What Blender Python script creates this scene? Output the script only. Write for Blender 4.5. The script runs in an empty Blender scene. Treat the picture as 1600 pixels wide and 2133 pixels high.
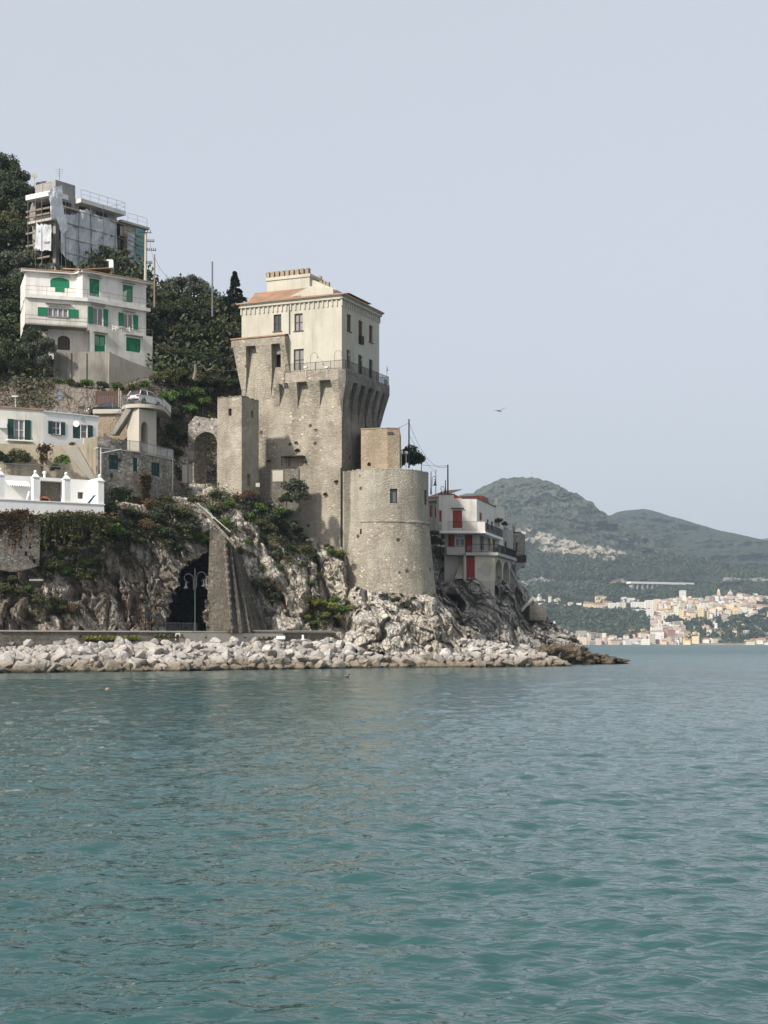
import bpy, math, random
import numpy as np
from mathutils import Vector
R = math.radians
random.seed(7); rng = np.random.default_rng(7)
col = bpy.context.scene.collection
scene = bpy.context.scene
# ---------------------------------------------------------------- camera
F, CX, HY, CH = 3200.0, 800.0, 1339.0, 2.6     # focal length (photo pixels), optical axis, eye height
cam = bpy.data.objects.new('camera', bpy.data.cameras.new('camera')); col.objects.link(cam)
cam.location = (0, 0, CH); cam.rotation_euler = (R(90), 0, 0)
cam.data.sensor_fit = 'VERTICAL'; cam.data.sensor_height = 36; cam.data.lens = F / 2133 * 36
cam.data.shift_y = (HY - 1066.5) / 2133
cam.data.clip_start = 0.5; cam.data.clip_end = 30000
scene.camera = cam
scene.render.resolution_x, scene.render.resolution_y = 768, 1024
# ---------------------------------------------------------------- sky and sun
SUN_EL, SUN_AZ = R(36), (-0.66, -0.75)          # direction towards the sun (behind the viewer, to the left)
world = bpy.data.worlds.new('World'); scene.world = world; world.use_nodes = True
wn = world.node_tree; wn.nodes.clear()
sky = wn.nodes.new('ShaderNodeTexSky'); sky.sky_type = 'NISHITA'; sky.sun_disc = False
sky.sun_elevation = SUN_EL; sky.sun_rotation = math.atan2(SUN_AZ[0], SUN_AZ[1])
sky.air_density = 1.0; sky.dust_density = 6.0; sky.ozone_density = 1.5
hs = wn.nodes.new('ShaderNodeHueSaturation'); hs.inputs['Saturation'].default_value = 0.5
mixc = wn.nodes.new('ShaderNodeMix'); mixc.data_type = 'RGBA'; mixc.inputs['Factor'].default_value = 0.62
mixc.inputs['B'].default_value = (6.12, 6.48, 7.2, 1)      # a bright even haze veil over the sky
bgn = wn.nodes.new('ShaderNodeBackground'); bgn.inputs['Strength'].default_value = 0.12
wo = wn.nodes.new('ShaderNodeOutputWorld')
wn.links.new(sky.outputs[0], hs.inputs['Color']); wn.links.new(hs.outputs[0], mixc.inputs['A'])
wn.links.new(mixc.outputs['Result'], bgn.inputs['Color']); wn.links.new(bgn.outputs[0], wo.inputs[0])
sun = bpy.data.objects.new('sun', bpy.data.lights.new('sun', 'SUN')); col.objects.link(sun)
sun.data.energy = 5.0; sun.data.angle = R(3); sun.data.color = (1.0, 0.95, 0.87)
sdir = Vector((SUN_AZ[0], SUN_AZ[1], 0)).normalized() * math.cos(SUN_EL) + Vector((0, 0, math.sin(SUN_EL)))
sun.rotation_euler = sdir.to_track_quat('Z', 'Y').to_euler()
scene.view_settings.view_transform = 'Standard'; scene.view_settings.look = 'None'
scene.view_settings.exposure = 0.13; scene.view_settings.gamma = 1.0
scene.render.engine = 'CYCLES'
scene.cycles.use_denoising = True
scene.cycles.max_bounces = 6; scene.cycles.diffuse_bounces = 3; scene.cycles.glossy_bounces = 3
scene.cycles.volume_bounces = 1; scene.cycles.transparent_max_bounces = 8

# ---------------------------------------------------------------- geometry helpers
def W(x, y, D): return Vector(((x - CX) / F * D, D, CH + (HY - y) / F * D))
def P2(x, D): return Vector(((x - CX) / F * D, D))
def zat(y, D): return CH + (HY - y) / F * D
OFF = {}
def link(o):
    col.objects.link(o); return o
def tag(o, label=None, cat=None, group=None, kind=None):
    if label: o['label'] = label
    if cat: o['category'] = cat
    if group: o['group'] = group
    if kind: o['kind'] = kind
    return o
def thing(name, loc, label, cat, group=None):
    o = link(bpy.data.objects.new(name, None)); o.location = loc; o.empty_display_size = 0.3
    OFF[o] = Vector(loc); return tag(o, label, cat, group)
def dup(o, parent=None, loc=None):
    c = o.copy(); link(c)
    if parent: c.parent = parent
    if loc is not None: c.location = loc
    for ch in o.children: dup(ch, c)
    return c
class MB:
    """collects faces in world space and links them as one mesh object"""
    def __init__(s): s.v = []; s.f = []; s.m = []
    def face(s, pts, m=0):
        i = len(s.v); s.v += [tuple(p) for p in pts]; s.f.append(tuple(range(i, i + len(pts)))); s.m.append(m)
    def hexa(s, b, t, m=0):
        i = len(s.v); s.v += [tuple(p) for p in b] + [tuple(p) for p in t]
        for f in ((3, 2, 1, 0), (4, 5, 6, 7), (0, 1, 5, 4), (1, 2, 6, 5), (2, 3, 7, 6), (3, 0, 4, 7)):
            s.f.append(tuple(i + k for k in f)); s.m.append(m)
    def bx(s, fr, s0, s1, z0, z1, d0, d1, m=0):
        p = fr.pt
        s.hexa([p(s0, z0, d0), p(s0, z0, d1), p(s1, z0, d1), p(s1, z0, d0)][::-1], [p(s0, z1, d0), p(s0, z1, d1), p(s1, z1, d1), p(s1, z1, d0)][::-1], m)
    def box(s, c, sz, m=0, rz=0):
        a, b = math.cos(rz), math.sin(rz)
        def q(x, y, z): return (c[0] + x * a - y * b, c[1] + x * b + y * a, c[2] + z)
        X, Y, Z = sz[0] / 2, sz[1] / 2, sz[2] / 2
        s.hexa([q(-X, -Y, -Z), q(X, -Y, -Z), q(X, Y, -Z), q(-X, Y, -Z)], [q(-X, -Y, Z), q(X, -Y, Z), q(X, Y, Z), q(-X, Y, Z)], m)
    def prism(s, fr, poly, d0, d1, m=0):
        a = [fr.pt(x, z, d1) for x, z in poly]; b = [fr.pt(x, z, d0) for x, z in poly]
        s.face(a, m); s.face(b[::-1], m)
        for i in range(len(poly)):
            j = (i + 1) % len(poly); s.face([a[i], b[i], b[j], a[j]], m)
    def tube(s, pts, r, n=6, m=0, r1=None, cap=True):
        pts = [Vector(p) for p in pts]; i0 = len(s.v); N = len(pts)
        for k, p in enumerate(pts):
            t = (pts[min(k + 1, N - 1)] - pts[max(k - 1, 0)]).normalized()
            a = t.cross(Vector((0, 0, 1)) if abs(t.z) < 0.9 else Vector((1, 0, 0))).normalized(); b = t.cross(a)
            rr = r + ((r1 if r1 is not None else r) - r) * k / max(1, N - 1)
            for j in range(n):
                th = 2 * math.pi * j / n; s.v.append(tuple(p + (a * math.cos(th) + b * math.sin(th)) * rr))
        for k in range(N - 1):
            for j in range(n):
                s.f.append((i0 + k * n + j, i0 + k * n + (j + 1) % n, i0 + (k + 1) * n + (j + 1) % n, i0 + (k + 1) * n + j)); s.m.append(m)
        if cap:
            s.f.append(tuple(i0 + j for j in range(n))[::-1]); s.m.append(m)
            s.f.append(tuple(i0 + (N - 1) * n + j for j in range(n))); s.m.append(m)
    def lathe(s, c, prof, n=12, m=0):
        i0 = len(s.v)
        for r, z in prof:
            for j in range(n):
                th = 2 * math.pi * j / n; s.v.append((c[0] + r * math.cos(th), c[1] + r * math.sin(th), c[2] + z))
        for k in range(len(prof) - 1):
            for j in range(n):
                s.f.append((i0 + k * n + j, i0 + k * n + (j + 1) % n, i0 + (k + 1) * n + (j + 1) % n, i0 + (k + 1) * n + j)); s.m.append(m)
        s.f.append(tuple(i0 + j for j in range(n))[::-1]); s.m.append(m)
        s.f.append(tuple(i0 + (len(prof) - 1) * n + j for j in range(n))); s.m.append(m)
    def build(s, name, mats, parent=None, smooth=False):
        if not isinstance(mats, (list, tuple)): mats = [mats]
        off = Vector((0, 0, 0)); p = parent
        while p is not None: off = off + (OFF.get(p) or Vector((0, 0, 0))); p = p.parent
        me = bpy.data.meshes.new(name)
        me.from_pydata([(a - off.x, b - off.y, c - off.z) for a, b, c in s.v], [], s.f)
        for m in mats: me.materials.append(m)
        me.polygons.foreach_set('material_index', s.m)
        if smooth: me.polygons.foreach_set('use_smooth', [True] * len(s.f))
        me.update()
        o = link(bpy.data.objects.new(name, me)); o.parent = parent; return o
def np_mesh(name, verts, quads, mats, smooth=False, mi=None, attrs=None):
    me = bpy.data.meshes.new(name); nv, nf = len(verts), len(quads); k = quads.shape[1]
    me.vertices.add(nv); me.vertices.foreach_set('co', np.ascontiguousarray(verts, dtype=np.float32).ravel())
    me.loops.add(nf * k); me.loops.foreach_set('vertex_index', quads.astype(np.int32).ravel())
    me.polygons.add(nf); me.polygons.foreach_set('loop_start', np.arange(0, nf * k, k, dtype=np.int32))
    me.polygons.foreach_set('loop_total', np.full(nf, k, dtype=np.int32))
    for m in (mats if isinstance(mats, (list, tuple)) else [mats]): me.materials.append(m)
    if mi is not None: me.polygons.foreach_set('material_index', mi.astype(np.int32))
    if smooth: me.polygons.foreach_set('use_smooth', np.ones(nf, dtype=bool))
    me.update(calc_edges=True)
    for an, av in (attrs or {}).items():
        a = me.attributes.new(an, 'FLOAT', 'POINT'); a.data.foreach_set('value', av.astype(np.float32))
    return me
def grid_quads(nr, nc):
    i = np.arange((nr - 1) * (nc - 1)); r, c = i // (nc - 1), i % (nc - 1); a = r * nc + c
    return np.stack([a, a + 1, a + nc + 1, a + nc], 1)
class Fr:
    """vertical facade plane from A to B (left to right as seen from outside); s along, z height, d outwards"""
    def __init__(s, A, B):
        s.O = Vector((A[0], A[1])); d = Vector((B[0] - A[0], B[1] - A[1])); s.L = d.length; s.u = d / s.L; s.n = Vector((s.u.y, -s.u.x))
    def pt(s, a, z, d=0.0): return Vector((s.O.x + s.u.x * a + s.n.x * d, s.O.y + s.u.y * a + s.n.y * d, z))
    def hit(s, px, py, d=0.0):
        a = (px - CX) / F; O = s.O + s.n * d
        t = (O.x * s.n.x + O.y * s.n.y) / (a * s.n.x + s.n.y)
        return (a * t - O.x) * s.u.x + (t - O.y) * s.u.y, CH + (HY - py) / F * t
    def rect(s, x0, y0, x1, y1, d=0.0):
        s0, s1 = s.hit(x0, y0, d)[0], s.hit(x1, y0, d)[0]; xm = (x0 + x1) / 2
        return [s0, s1, s.hit(xm, y1, d)[1], s.hit(xm, y0, d)[1]]
def reach(C, dr, px):
    a = (px - CX) / F; return (a * C[1] - C[0]) / (dr[0] - a * dr[1])
def go(C, dr, px):
    t = reach(C, dr, px); return Vector((C[0] + dr[0] * t, C[1] + dr[1] * t))
def wall(mb, pt, s0, s1, z0, z1, holes=(), depth=0.25, m=0, mr=None, cuts=()):
    hs_ = [(max(s0, h[0]), min(s1, h[1]), max(z0, h[2]), min(z1, h[3])) for h in holes]
    S = sorted(set([s0, s1] + [x for h in hs_ for x in h[:2]] + [c for c in cuts if s0 < c < s1]))
    Z = sorted(set([z0, z1] + [x for h in hs_ for x in h[2:]]))
    for i in range(len(S) - 1):
        for j in range(len(Z) - 1):
            a, b, c, d = S[i], S[i + 1], Z[j], Z[j + 1]; ms, mz = (a + b) / 2, (c + d) / 2
            if any(h[0] < ms < h[1] and h[2] < mz < h[3] for h in hs_): continue
            mb.face([pt(a, c, 0), pt(b, c, 0), pt(b, d, 0), pt(a, d, 0)], m)
    mr = m if mr is None else mr
    for a, b, c, d in hs_:
        e = -depth
        mb.face([pt(a, c, 0), pt(a, d, 0), pt(a, d, e), pt(a, c, e)], mr); mb.face([pt(b, d, 0), pt(b, c, 0), pt(b, c, e), pt(b, d, e)], mr)
        mb.face([pt(a, d, 0), pt(b, d, 0), pt(b, d, e), pt(a, d, e)], mr); mb.face([pt(b, c, 0), pt(a, c, 0), pt(a, c, e), pt(b, c, e)], mr)
def plain(mb, A, B, z0, z1, m=0):
    mb.face([(A[0], A[1], z0), (B[0], B[1], z0), (B[0], B[1], z1), (A[0], A[1], z1)], m)
def cap(mb, pts, z, m=0): mb.face([(p[0], p[1], z) for p in pts], m)

# ---------------------------------------------------------------- numpy noise
_T = rng.integers(0, 2**31 - 1, 4096)
def _h(ix, iy, iz, k=0):
    return _T[(_T[(_T[(ix + k * 131) & 4095] + iy) & 4095] + iz) & 4095]
def vnoise(p, k=0):
    i = np.floor(p).astype(np.int64); f = p - i; f = f * f * f * (f * (f * 6 - 15) + 10)
    r = 0
    for a in (0, 1):
        for b in (0, 1):
            for c in (0, 1):
                w = (f[:, 0] if a else 1 - f[:, 0]) * (f[:, 1] if b else 1 - f[:, 1]) * (f[:, 2] if c else 1 - f[:, 2])
                r = r + w * ((_h(i[:, 0] + a, i[:, 1] + b, i[:, 2] + c, k) & 65535) / 32767.5 - 1)
    return r
def fbm(p, o=4, g=0.5, k=0):
    s, a = 0, 1.0
    for i in range(o): s = s + a * vnoise(p * 2.0 ** i, k + i); a *= g
    return s
def blocks(p, k=0, tilt=0.8):
    """blocky offset field: every Voronoi cell gets its own step and tilt"""
    i = np.floor(p).astype(np.int64); best = np.full(len(p), 1e9); off = np.zeros(len(p)); sec = np.full(len(p), 1e9)
    for a in (-1, 0, 1):
        for b in (-1, 0, 1):
            for c in (-1, 0, 1):
                ci = i + np.array([a, b, c]); r = [(_h(ci[:, 0], ci[:, 1], ci[:, 2], k + q) & 65535) / 65535. for q in range(6)]
                q = p - (ci + np.stack(r[:3], 1)); d = (q * q).sum(1)
                v = (r[3] - .5) + tilt * ((r[4] - .5) * 2 * q[:, 0] + (r[5] - .5) * 2 * q[:, 2])
                nw = d < best; sec = np.where(nw, best, np.minimum(sec, d)); off = np.where(nw, v, off); best = np.where(nw, d, best)
    edge = np.sqrt(sec) - np.sqrt(best)
    return off - 0.25 * np.clip(1 - edge * 5, 0, 1)
# ---------------------------------------------------------------- materials
class N:
    k = 0.84                                       # overall albedo calibration
    def __init__(s, name, rough=0.9, spec=0.25):
        s.mat = bpy.data.materials.new(name); s.mat.use_nodes = True; s.t = s.mat.node_tree
        s.b = s.t.nodes['Principled BSDF']; s.b.inputs['Roughness'].default_value = rough; s.b.inputs['Specular IOR Level'].default_value = spec
        s.geo = s.t.nodes.new('ShaderNodeNewGeometry'); s.pos = s.geo.outputs['Position']
        s.tc = s.t.nodes.new('ShaderNodeTexCoord'); s.obj = s.tc.outputs['Object']
    def l(s, a, b): s.t.links.new(a, b)
    def scale(s, vec, sc, rot=(0, 0, 0)):
        m = s.t.nodes.new('ShaderNodeMapping'); m.inputs['Scale'].default_value = sc; m.inputs['Rotation'].default_value = rot; s.l(vec, m.inputs['Vector']); return m.outputs[0]
    def noise(s, vec, sc, det=4, rough=0.55, dist=0):
        n = s.t.nodes.new('ShaderNodeTexNoise'); n.inputs['Scale'].default_value = sc; n.inputs['Detail'].default_value = det
        n.inputs['Roughness'].default_value = rough; n.inputs['Distortion'].default_value = dist; s.l(vec, n.inputs['Vector']); return n.outputs['Fac']
    def vor(s, vec, sc, feat='F1', out='Distance', rnd=1):
        n = s.t.nodes.new('ShaderNodeTexVoronoi'); n.feature = feat; n.inputs['Scale'].default_value = sc; n.inputs['Randomness'].default_value = rnd
        s.l(vec, n.inputs['Vector']); return n.outputs[out]
    def ramp(s, fac, stops, const=False):
        r = s.t.nodes.new('ShaderNodeValToRGB'); s.l(fac, r.inputs[0]); e = r.color_ramp.elements
        if const: r.color_ramp.interpolation = 'CONSTANT'
        while len(e) < len(stops): e.new(0.5)
        for el, (p, c) in zip(e, stops): el.position = p; el.color = (*c, 1) if len(c) == 3 else c
        return r.outputs[0]
    def mr(s, fac, a, b, c=0, d=1):
        m = s.t.nodes.new('ShaderNodeMapRange'); s.l(fac, m.inputs[0])
        for i, v in enumerate((a, b, c, d)): m.inputs[i + 1].default_value = v
        return m.outputs[0]
    def mix(s, fac, a, b, mode='MIX'):
        m = s.t.nodes.new('ShaderNodeMix'); m.data_type = 'RGBA'; m.blend_type = mode
        for k, v in (('Factor', fac), ('A', a), ('B', b)):
            i = [q for q in m.inputs if q.name == k and (q.type == 'RGBA' or k == 'Factor' and q.type == 'VALUE')][0]
            if isinstance(v, (int, float)): i.default_value = v
            elif isinstance(v, tuple): i.default_value = (*v, 1)
            else: s.l(v, i)
        return [q for q in m.outputs if q.type == 'RGBA'][0]
    def math(s, op, a, b):
        m = s.t.nodes.new('ShaderNodeMath'); m.operation = op
        for i, v in enumerate((a, b)):
            if isinstance(v, (int, float)): m.inputs[i].default_value = v
            else: s.l(v, m.inputs[i])
        return m.outputs[0]
    def attr(s, name):
        a = s.t.nodes.new('ShaderNodeAttribute'); a.attribute_name = name; return a.outputs['Fac']
    def sep(s, v):
        m = s.t.nodes.new('ShaderNodeSeparateXYZ'); s.l(v, m.inputs[0]); return m.outputs
    def rand(s):
        return s.t.nodes.new('ShaderNodeObjectInfo').outputs['Random']
    def isl(s): return s.geo.outputs['Random Per Island']
    def color(s, c):
        if isinstance(c, tuple): s.b.inputs['Base Color'].default_value = (*[x * s.k for x in c], 1)
        else: s.l(s.mix(1.0, c, (s.k, s.k, s.k), 'MULTIPLY') if s.k != 1 else c, s.b.inputs['Base Color'])
    def bump(s, h, st=0.5, dist=0.1):
        b = s.t.nodes.new('ShaderNodeBump'); b.inputs['Strength'].default_value = st; b.inputs['Distance'].default_value = dist
        s.l(h, b.inputs['Height']); s.l(b.outputs[0], s.b.inputs['Normal'])
def simple(name, c, rough=0.7, metal=0, var=0.12):
    n = N(name, rough); n.b.inputs['Metallic'].default_value = metal
    n.color(n.mix(n.noise(n.pos, 1.7, 5), tuple(x * (1 - var) for x in c), tuple(min(1, x * (1 + var)) for x in c))); return n.mat
def plaster(name, c, stain, amount=0.5, fine=1.0):
    n = N(name); n.k = 0.9; st = n.noise(n.scale(n.pos, (1.3, 1.3, 0.22)), 1.0, 8, 0.65); bl = n.noise(n.pos, 0.35, 5, 0.6); fi = n.noise(n.pos, 5 * fine, 4)
    a = n.mix(n.mr(st, 0.5, 0.72, 0, amount), c, stain); a = n.mix(n.mr(bl, 0.42, 0.7, 0, amount * 0.7), a, stain)
    a = n.mix(n.mr(n.noise(n.scale(n.pos, (3, 3, .12)), 1.0, 6, .7), .56, .75, 0, amount * .8), a, stain)
    a = n.mix(n.mr(fi, 0.3, 0.7, 0, 0.25), a, tuple(x * 0.75 for x in c)); n.color(a); n.bump(n.noise(n.pos, 3, 6), 0.3, 0.05); return n.mat
def masonry(name, c1, c2, mortar, speck, sc=3.2, plasterc=None, pa=0.0, speckth=0.93, dark=(0.1, 0.09, 0.08), darkamt=0.5):
    """rubble stone wall: cells of differing tone, mortar, pale specks, patches of old plaster, dark weathering"""
    n = N(name, 0.95, 0.15); v = n.scale(n.pos, (1, 1, 1.6)); wob = n.noise(n.pos, 2.2, 3); sc = sc * 1.25
    cellc = n.sep(n.vor(v, sc, out='Color'))[0]; edge = n.vor(v, sc, 'DISTANCE_TO_EDGE')
    a = n.mix(cellc, c1, c2); a = n.mix(n.mr(n.noise(n.pos, 0.45, 6, 0.6), 0.4, 0.65, 0, 0.5), a, mortar)
    a = n.mix(n.mr(edge, 0.02, 0.09, 0.55, 0), a, mortar)
    sp = n.sep(n.vor(v, sc * 0.75, out='Color'))[1]; sd = n.vor(v, sc * 0.75)
    a = n.mix(n.math('MULTIPLY', n.mr(sp, speckth - 0.04, speckth), n.mr(sd, 0.3, 0.42, 1, 0)), a, speck)
    if plasterc: a = n.mix(n.mr(n.noise(n.pos, 0.28, 7, 0.62), 0.52 - pa * 0.2, 0.6 - pa * 0.2), a, plasterc)
    a = n.mix(n.mr(n.noise(n.scale(n.pos, (0.8, 0.8, 0.16)), 0.9, 8, 0.68), 0.5, 0.74, 0, darkamt * 1.25), a, dark); a = n.mix(n.mr(n.noise(n.pos, 0.2, 8, 0.68), 0.46, 0.62, 0, 0.5), a, tuple(x * .62 for x in c1)); a = n.mix(n.mr(n.noise(n.pos, 0.33, 9, 0.75), 0.55, 0.66, 0, 0.5), a, tuple(x * .85 for x in speck))
    hole = n.sep(n.vor(n.pos, 0.55, out='Color'))[2]; hd = n.vor(n.pos, 0.55)
    a = n.mix(n.math('MULTIPLY', n.mr(hole, 0.6, 0.62), n.mr(hd, 0.10, 0.16, 1, 0)), a, (0.03, 0.026, 0.022))
    a = n.mix(n.mr(n.noise(n.pos, 1.3, 8, 0.72), 0.38, 0.7, 0, 0.55), a, tuple(x * .62 for x in mortar)); a = n.mix(n.mr(n.noise(n.pos, 4.5, 5, 0.7), 0.55, 0.8, 0, 0.6), a, speck)
    n.color(a); h = n.mr(edge, 0, 0.15, 0, .35); h = n.math('ADD', h, n.noise(n.pos, 2.2, 8, .7)); n.bump(h, 0.8, 0.15); return n.mat
def foliage(name, c1, c2, c3):
    n = N(name, 0.6, 0.3)
    a = n.mix(n.isl(), c1, c2); a = n.mix(n.mr(n.noise(n.obj, 0.5, 3), 0.4, 0.65), a, c3)
    a = n.mix(n.mr(n.rand(), 0, 1, 0, 0.35), a, tuple(x * 0.6 for x in c1)); n.color(a); return n.mat
M = {}
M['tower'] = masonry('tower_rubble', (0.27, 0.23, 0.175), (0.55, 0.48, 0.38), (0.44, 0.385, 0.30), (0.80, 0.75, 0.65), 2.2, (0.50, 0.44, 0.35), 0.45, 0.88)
M['tower_side'] = masonry('tower_side_rubble', (0.14, 0.125, 0.11), (0.36, 0.33, 0.28), (0.27, 0.245, 0.21), (0.5, 0.47, 0.42), 3.4, (0.36, 0.325, 0.27), 0.2, 0.95, (0.08, 0.07, 0.065), 0.85)  # darker, greyer rubble for the tower's side and rear walls and the turret coping
M['bastion'] = masonry('bastion_rubble', (0.28, 0.24, 0.185), (0.54, 0.475, 0.375), (0.44, 0.385, 0.305), (0.82, 0.77, 0.67), 2.4, (0.47, 0.42, 0.335), 0.25, 0.82)
M['bastion_up'] = masonry('bastion_plastered', (0.36, 0.315, 0.25), (0.52, 0.46, 0.37), (0.47, 0.415, 0.33), (0.68, 0.63, 0.54), 2.2, (0.48, 0.435, 0.35), 0.6, 0.92)
M['rubble'] = masonry('house_rubble', (0.15, 0.13, 0.11), (0.56, 0.51, 0.44), (0.27, 0.24, 0.205), (0.66, 0.62, 0.56), 2.6, None, 0, 0.8)
M['rubble_dark'] = masonry('weathered_rubble', (0.15, 0.135, 0.11), (0.34, 0.30, 0.25), (0.24, 0.215, 0.18), (0.45, 0.42, 0.36), 3.4, None, 0, 0.92)
M['buttress'] = masonry('buttress_stone', (0.08, 0.07, 0.055), (0.25, 0.22, 0.175), (0.13, 0.115, 0.09), (0.36, 0.33, 0.28), 3.6, None, 0, 0.93, (0.05, 0.045, 0.035), 0.8)
M['tan'] = masonry('tan_stone', (0.36, 0.275, 0.19), (0.56, 0.455, 0.33), (0.46, 0.37, 0.265), (0.72, 0.65, 0.53), 2.4, (0.46, 0.37, 0.265), 0.8, 0.95, (0.25, 0.17, 0.12), 0.5)
M['cream'] = plaster('cream_plaster', (0.54, 0.505, 0.42), (0.37, 0.335, 0.265), 0.8)
M['oldwall'] = plaster('old_stained_wall', (0.27, 0.25, 0.215), (0.10, 0.09, 0.075), 1.1)
M['raw'] = plaster('raw_concrete', (0.36, 0.34, 0.32), (0.16, 0.14, 0.13), 0.9)
M['white'] = plaster('white_plaster', (0.80, 0.77, 0.72), (0.36, 0.33, 0.29), 0.55)
M['white2'] = plaster('flaking_white_plaster', (0.76, 0.73, 0.66), (0.42, 0.38, 0.32), 0.8)
M['bright'] = plaster('fresh_white_plaster', (0.84, 0.83, 0.80), (0.6, 0.58, 0.54), 0.3)
M['cornice'] = plaster('cornice_plaster', (0.53, 0.495, 0.41), (0.35, 0.315, 0.25), 0.6)
M['ochre'] = plaster('ochre_plaster', (0.58, 0.50, 0.36), (0.28, 0.235, 0.175), 1.0)
M['grey_plaster'] = plaster('grey_plaster', (0.45, 0.43, 0.39), (0.27, 0.25, 0.22), 0.6)
M['concrete'] = plaster('concrete', (0.30, 0.275, 0.24), (0.14, 0.125, 0.105), 0.7)
M['pale_concrete'] = plaster('pale_concrete', (0.50, 0.46, 0.39), (0.3, 0.27, 0.22), 0.5)
M['pink'] = plaster('pinkish_plaster', (0.74, 0.70, 0.64), (0.50, 0.44, 0.38), 0.5)
M['green'] = simple('green_paint', (0.012, 0.20, 0.095), 0.6)
M['dkgreen'] = simple('dark_green_paint', (0.012, 0.06, 0.05), 0.6)
M['red'] = simple('red_paint', (0.28, 0.022, 0.02), 0.6)
M['redorange'] = simple('faded_red_paint', (0.36, 0.065, 0.04), 0.7)
M['brown'] = simple('brown_wood', (0.14, 0.07, 0.045), 0.7)
M['frame'] = simple('white_frame', (0.75, 0.74, 0.72), 0.5)
M['dkframe'] = simple('dark_frame', (0.09, 0.075, 0.06), 0.6)
M['iron'] = simple('dark_iron', (0.03, 0.03, 0.035), 0.6)
M['steel'] = simple('galvanised_steel', (0.17, 0.18, 0.19), 0.5, 0.3)
M['lampgrey'] = simple('grey_lamp_paint', (0.07, 0.08, 0.09), 0.7)
M['floatpink'] = simple('faded_float', (0.38, 0.22, 0.18), 0.8)
M['wood_pole'] = simple('wood_pole', (0.24, 0.20, 0.16), 0.9)
M['dark'] = simple('dark_interior', (0.012, 0.011, 0.010), 0.95)
M['asphalt'] = simple('asphalt', (0.08, 0.078, 0.075), 0.95)
M['wire'] = simple('wire', (0.10, 0.10, 0.11), 0.6)
M['white_paint'] = simple('white_car_paint', (0.75, 0.76, 0.78), 0.3)
M['black_paint'] = simple('black_car_paint', (0.03, 0.03, 0.035), 0.3)
M['tyre'] = simple('tyre_rubber', (0.02, 0.02, 0.02), 0.9)
M['plastic'] = simple('white_plastic', (0.8, 0.8, 0.8), 0.4)
M['redlight'] = simple('red_lamp_glass', (0.35, 0.02, 0.02), 0.3)
M['rust'] = simple('rusty_sheet', (0.13, 0.07, 0.05), 0.9)
M['orange'] = simple('orange_brick', (0.42, 0.16, 0.07), 0.9)
M['blue'] = simple('blue_fabric', (0.05, 0.08, 0.2), 0.9)
M['bluesign'] = simple('blue_sign', (0.13, 0.18, 0.24), 0.6)
M['gull'] = simple('gull_feathers', (0.25, 0.25, 0.26), 0.9)
M['bark'] = simple('bark', (0.13, 0.105, 0.085), 0.95)
M['teal_glass'] = simple('teal_panel', (0.16, 0.34, 0.31), 0.35)
n = N('window_glass', 0.08, 0.6); n.color(n.mix(n.noise(n.pos, 0.9, 2), (0.02, 0.022, 0.026), (0.07, 0.075, 0.085))); M['glass'] = n.mat
n = N('curtained_glass', 0.4, 0.5); n.color(n.mix(n.noise(n.scale(n.pos, (6, 6, 0.3)), 1, 3), (0.10, 0.09, 0.09), (0.38, 0.35, 0.34))); M['curtain'] = n.mat
n = N('terracotta', 0.9)
w_ = n.noise(n.pos, 2.5, 5); n.color(n.mix(n.mr(n.noise(n.pos, 0.8, 5), 0.35, 0.65), n.mix(w_, (0.40, 0.20, 0.12), (0.55, 0.33, 0.2)), (0.27, 0.2, 0.15))); n.bump(w_, 0.6, 0.1); M['tile'] = n.mat
n = N('debris_net', 0.8)
n.color(n.mix(n.mr(n.noise(n.pos, 0.8, 6, 0.65), 0.35, 0.7), (0.62, 0.64, 0.65), (0.42, 0.43, 0.44))); n.bump(n.noise(n.scale(n.pos, (1.2, 1.2, .5)), 1.2, 5), 0.8, 0.3); M['net'] = n.mat
n = N('white_tarp', 0.7)
n.color(n.mix(n.noise(n.pos, 0.7, 6), (0.66, 0.67, 0.68), (0.86, 0.87, 0.88))); n.bump(n.noise(n.pos, 1.4, 5), 0.8, 0.3); M['tarp'] = n.mat
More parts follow.
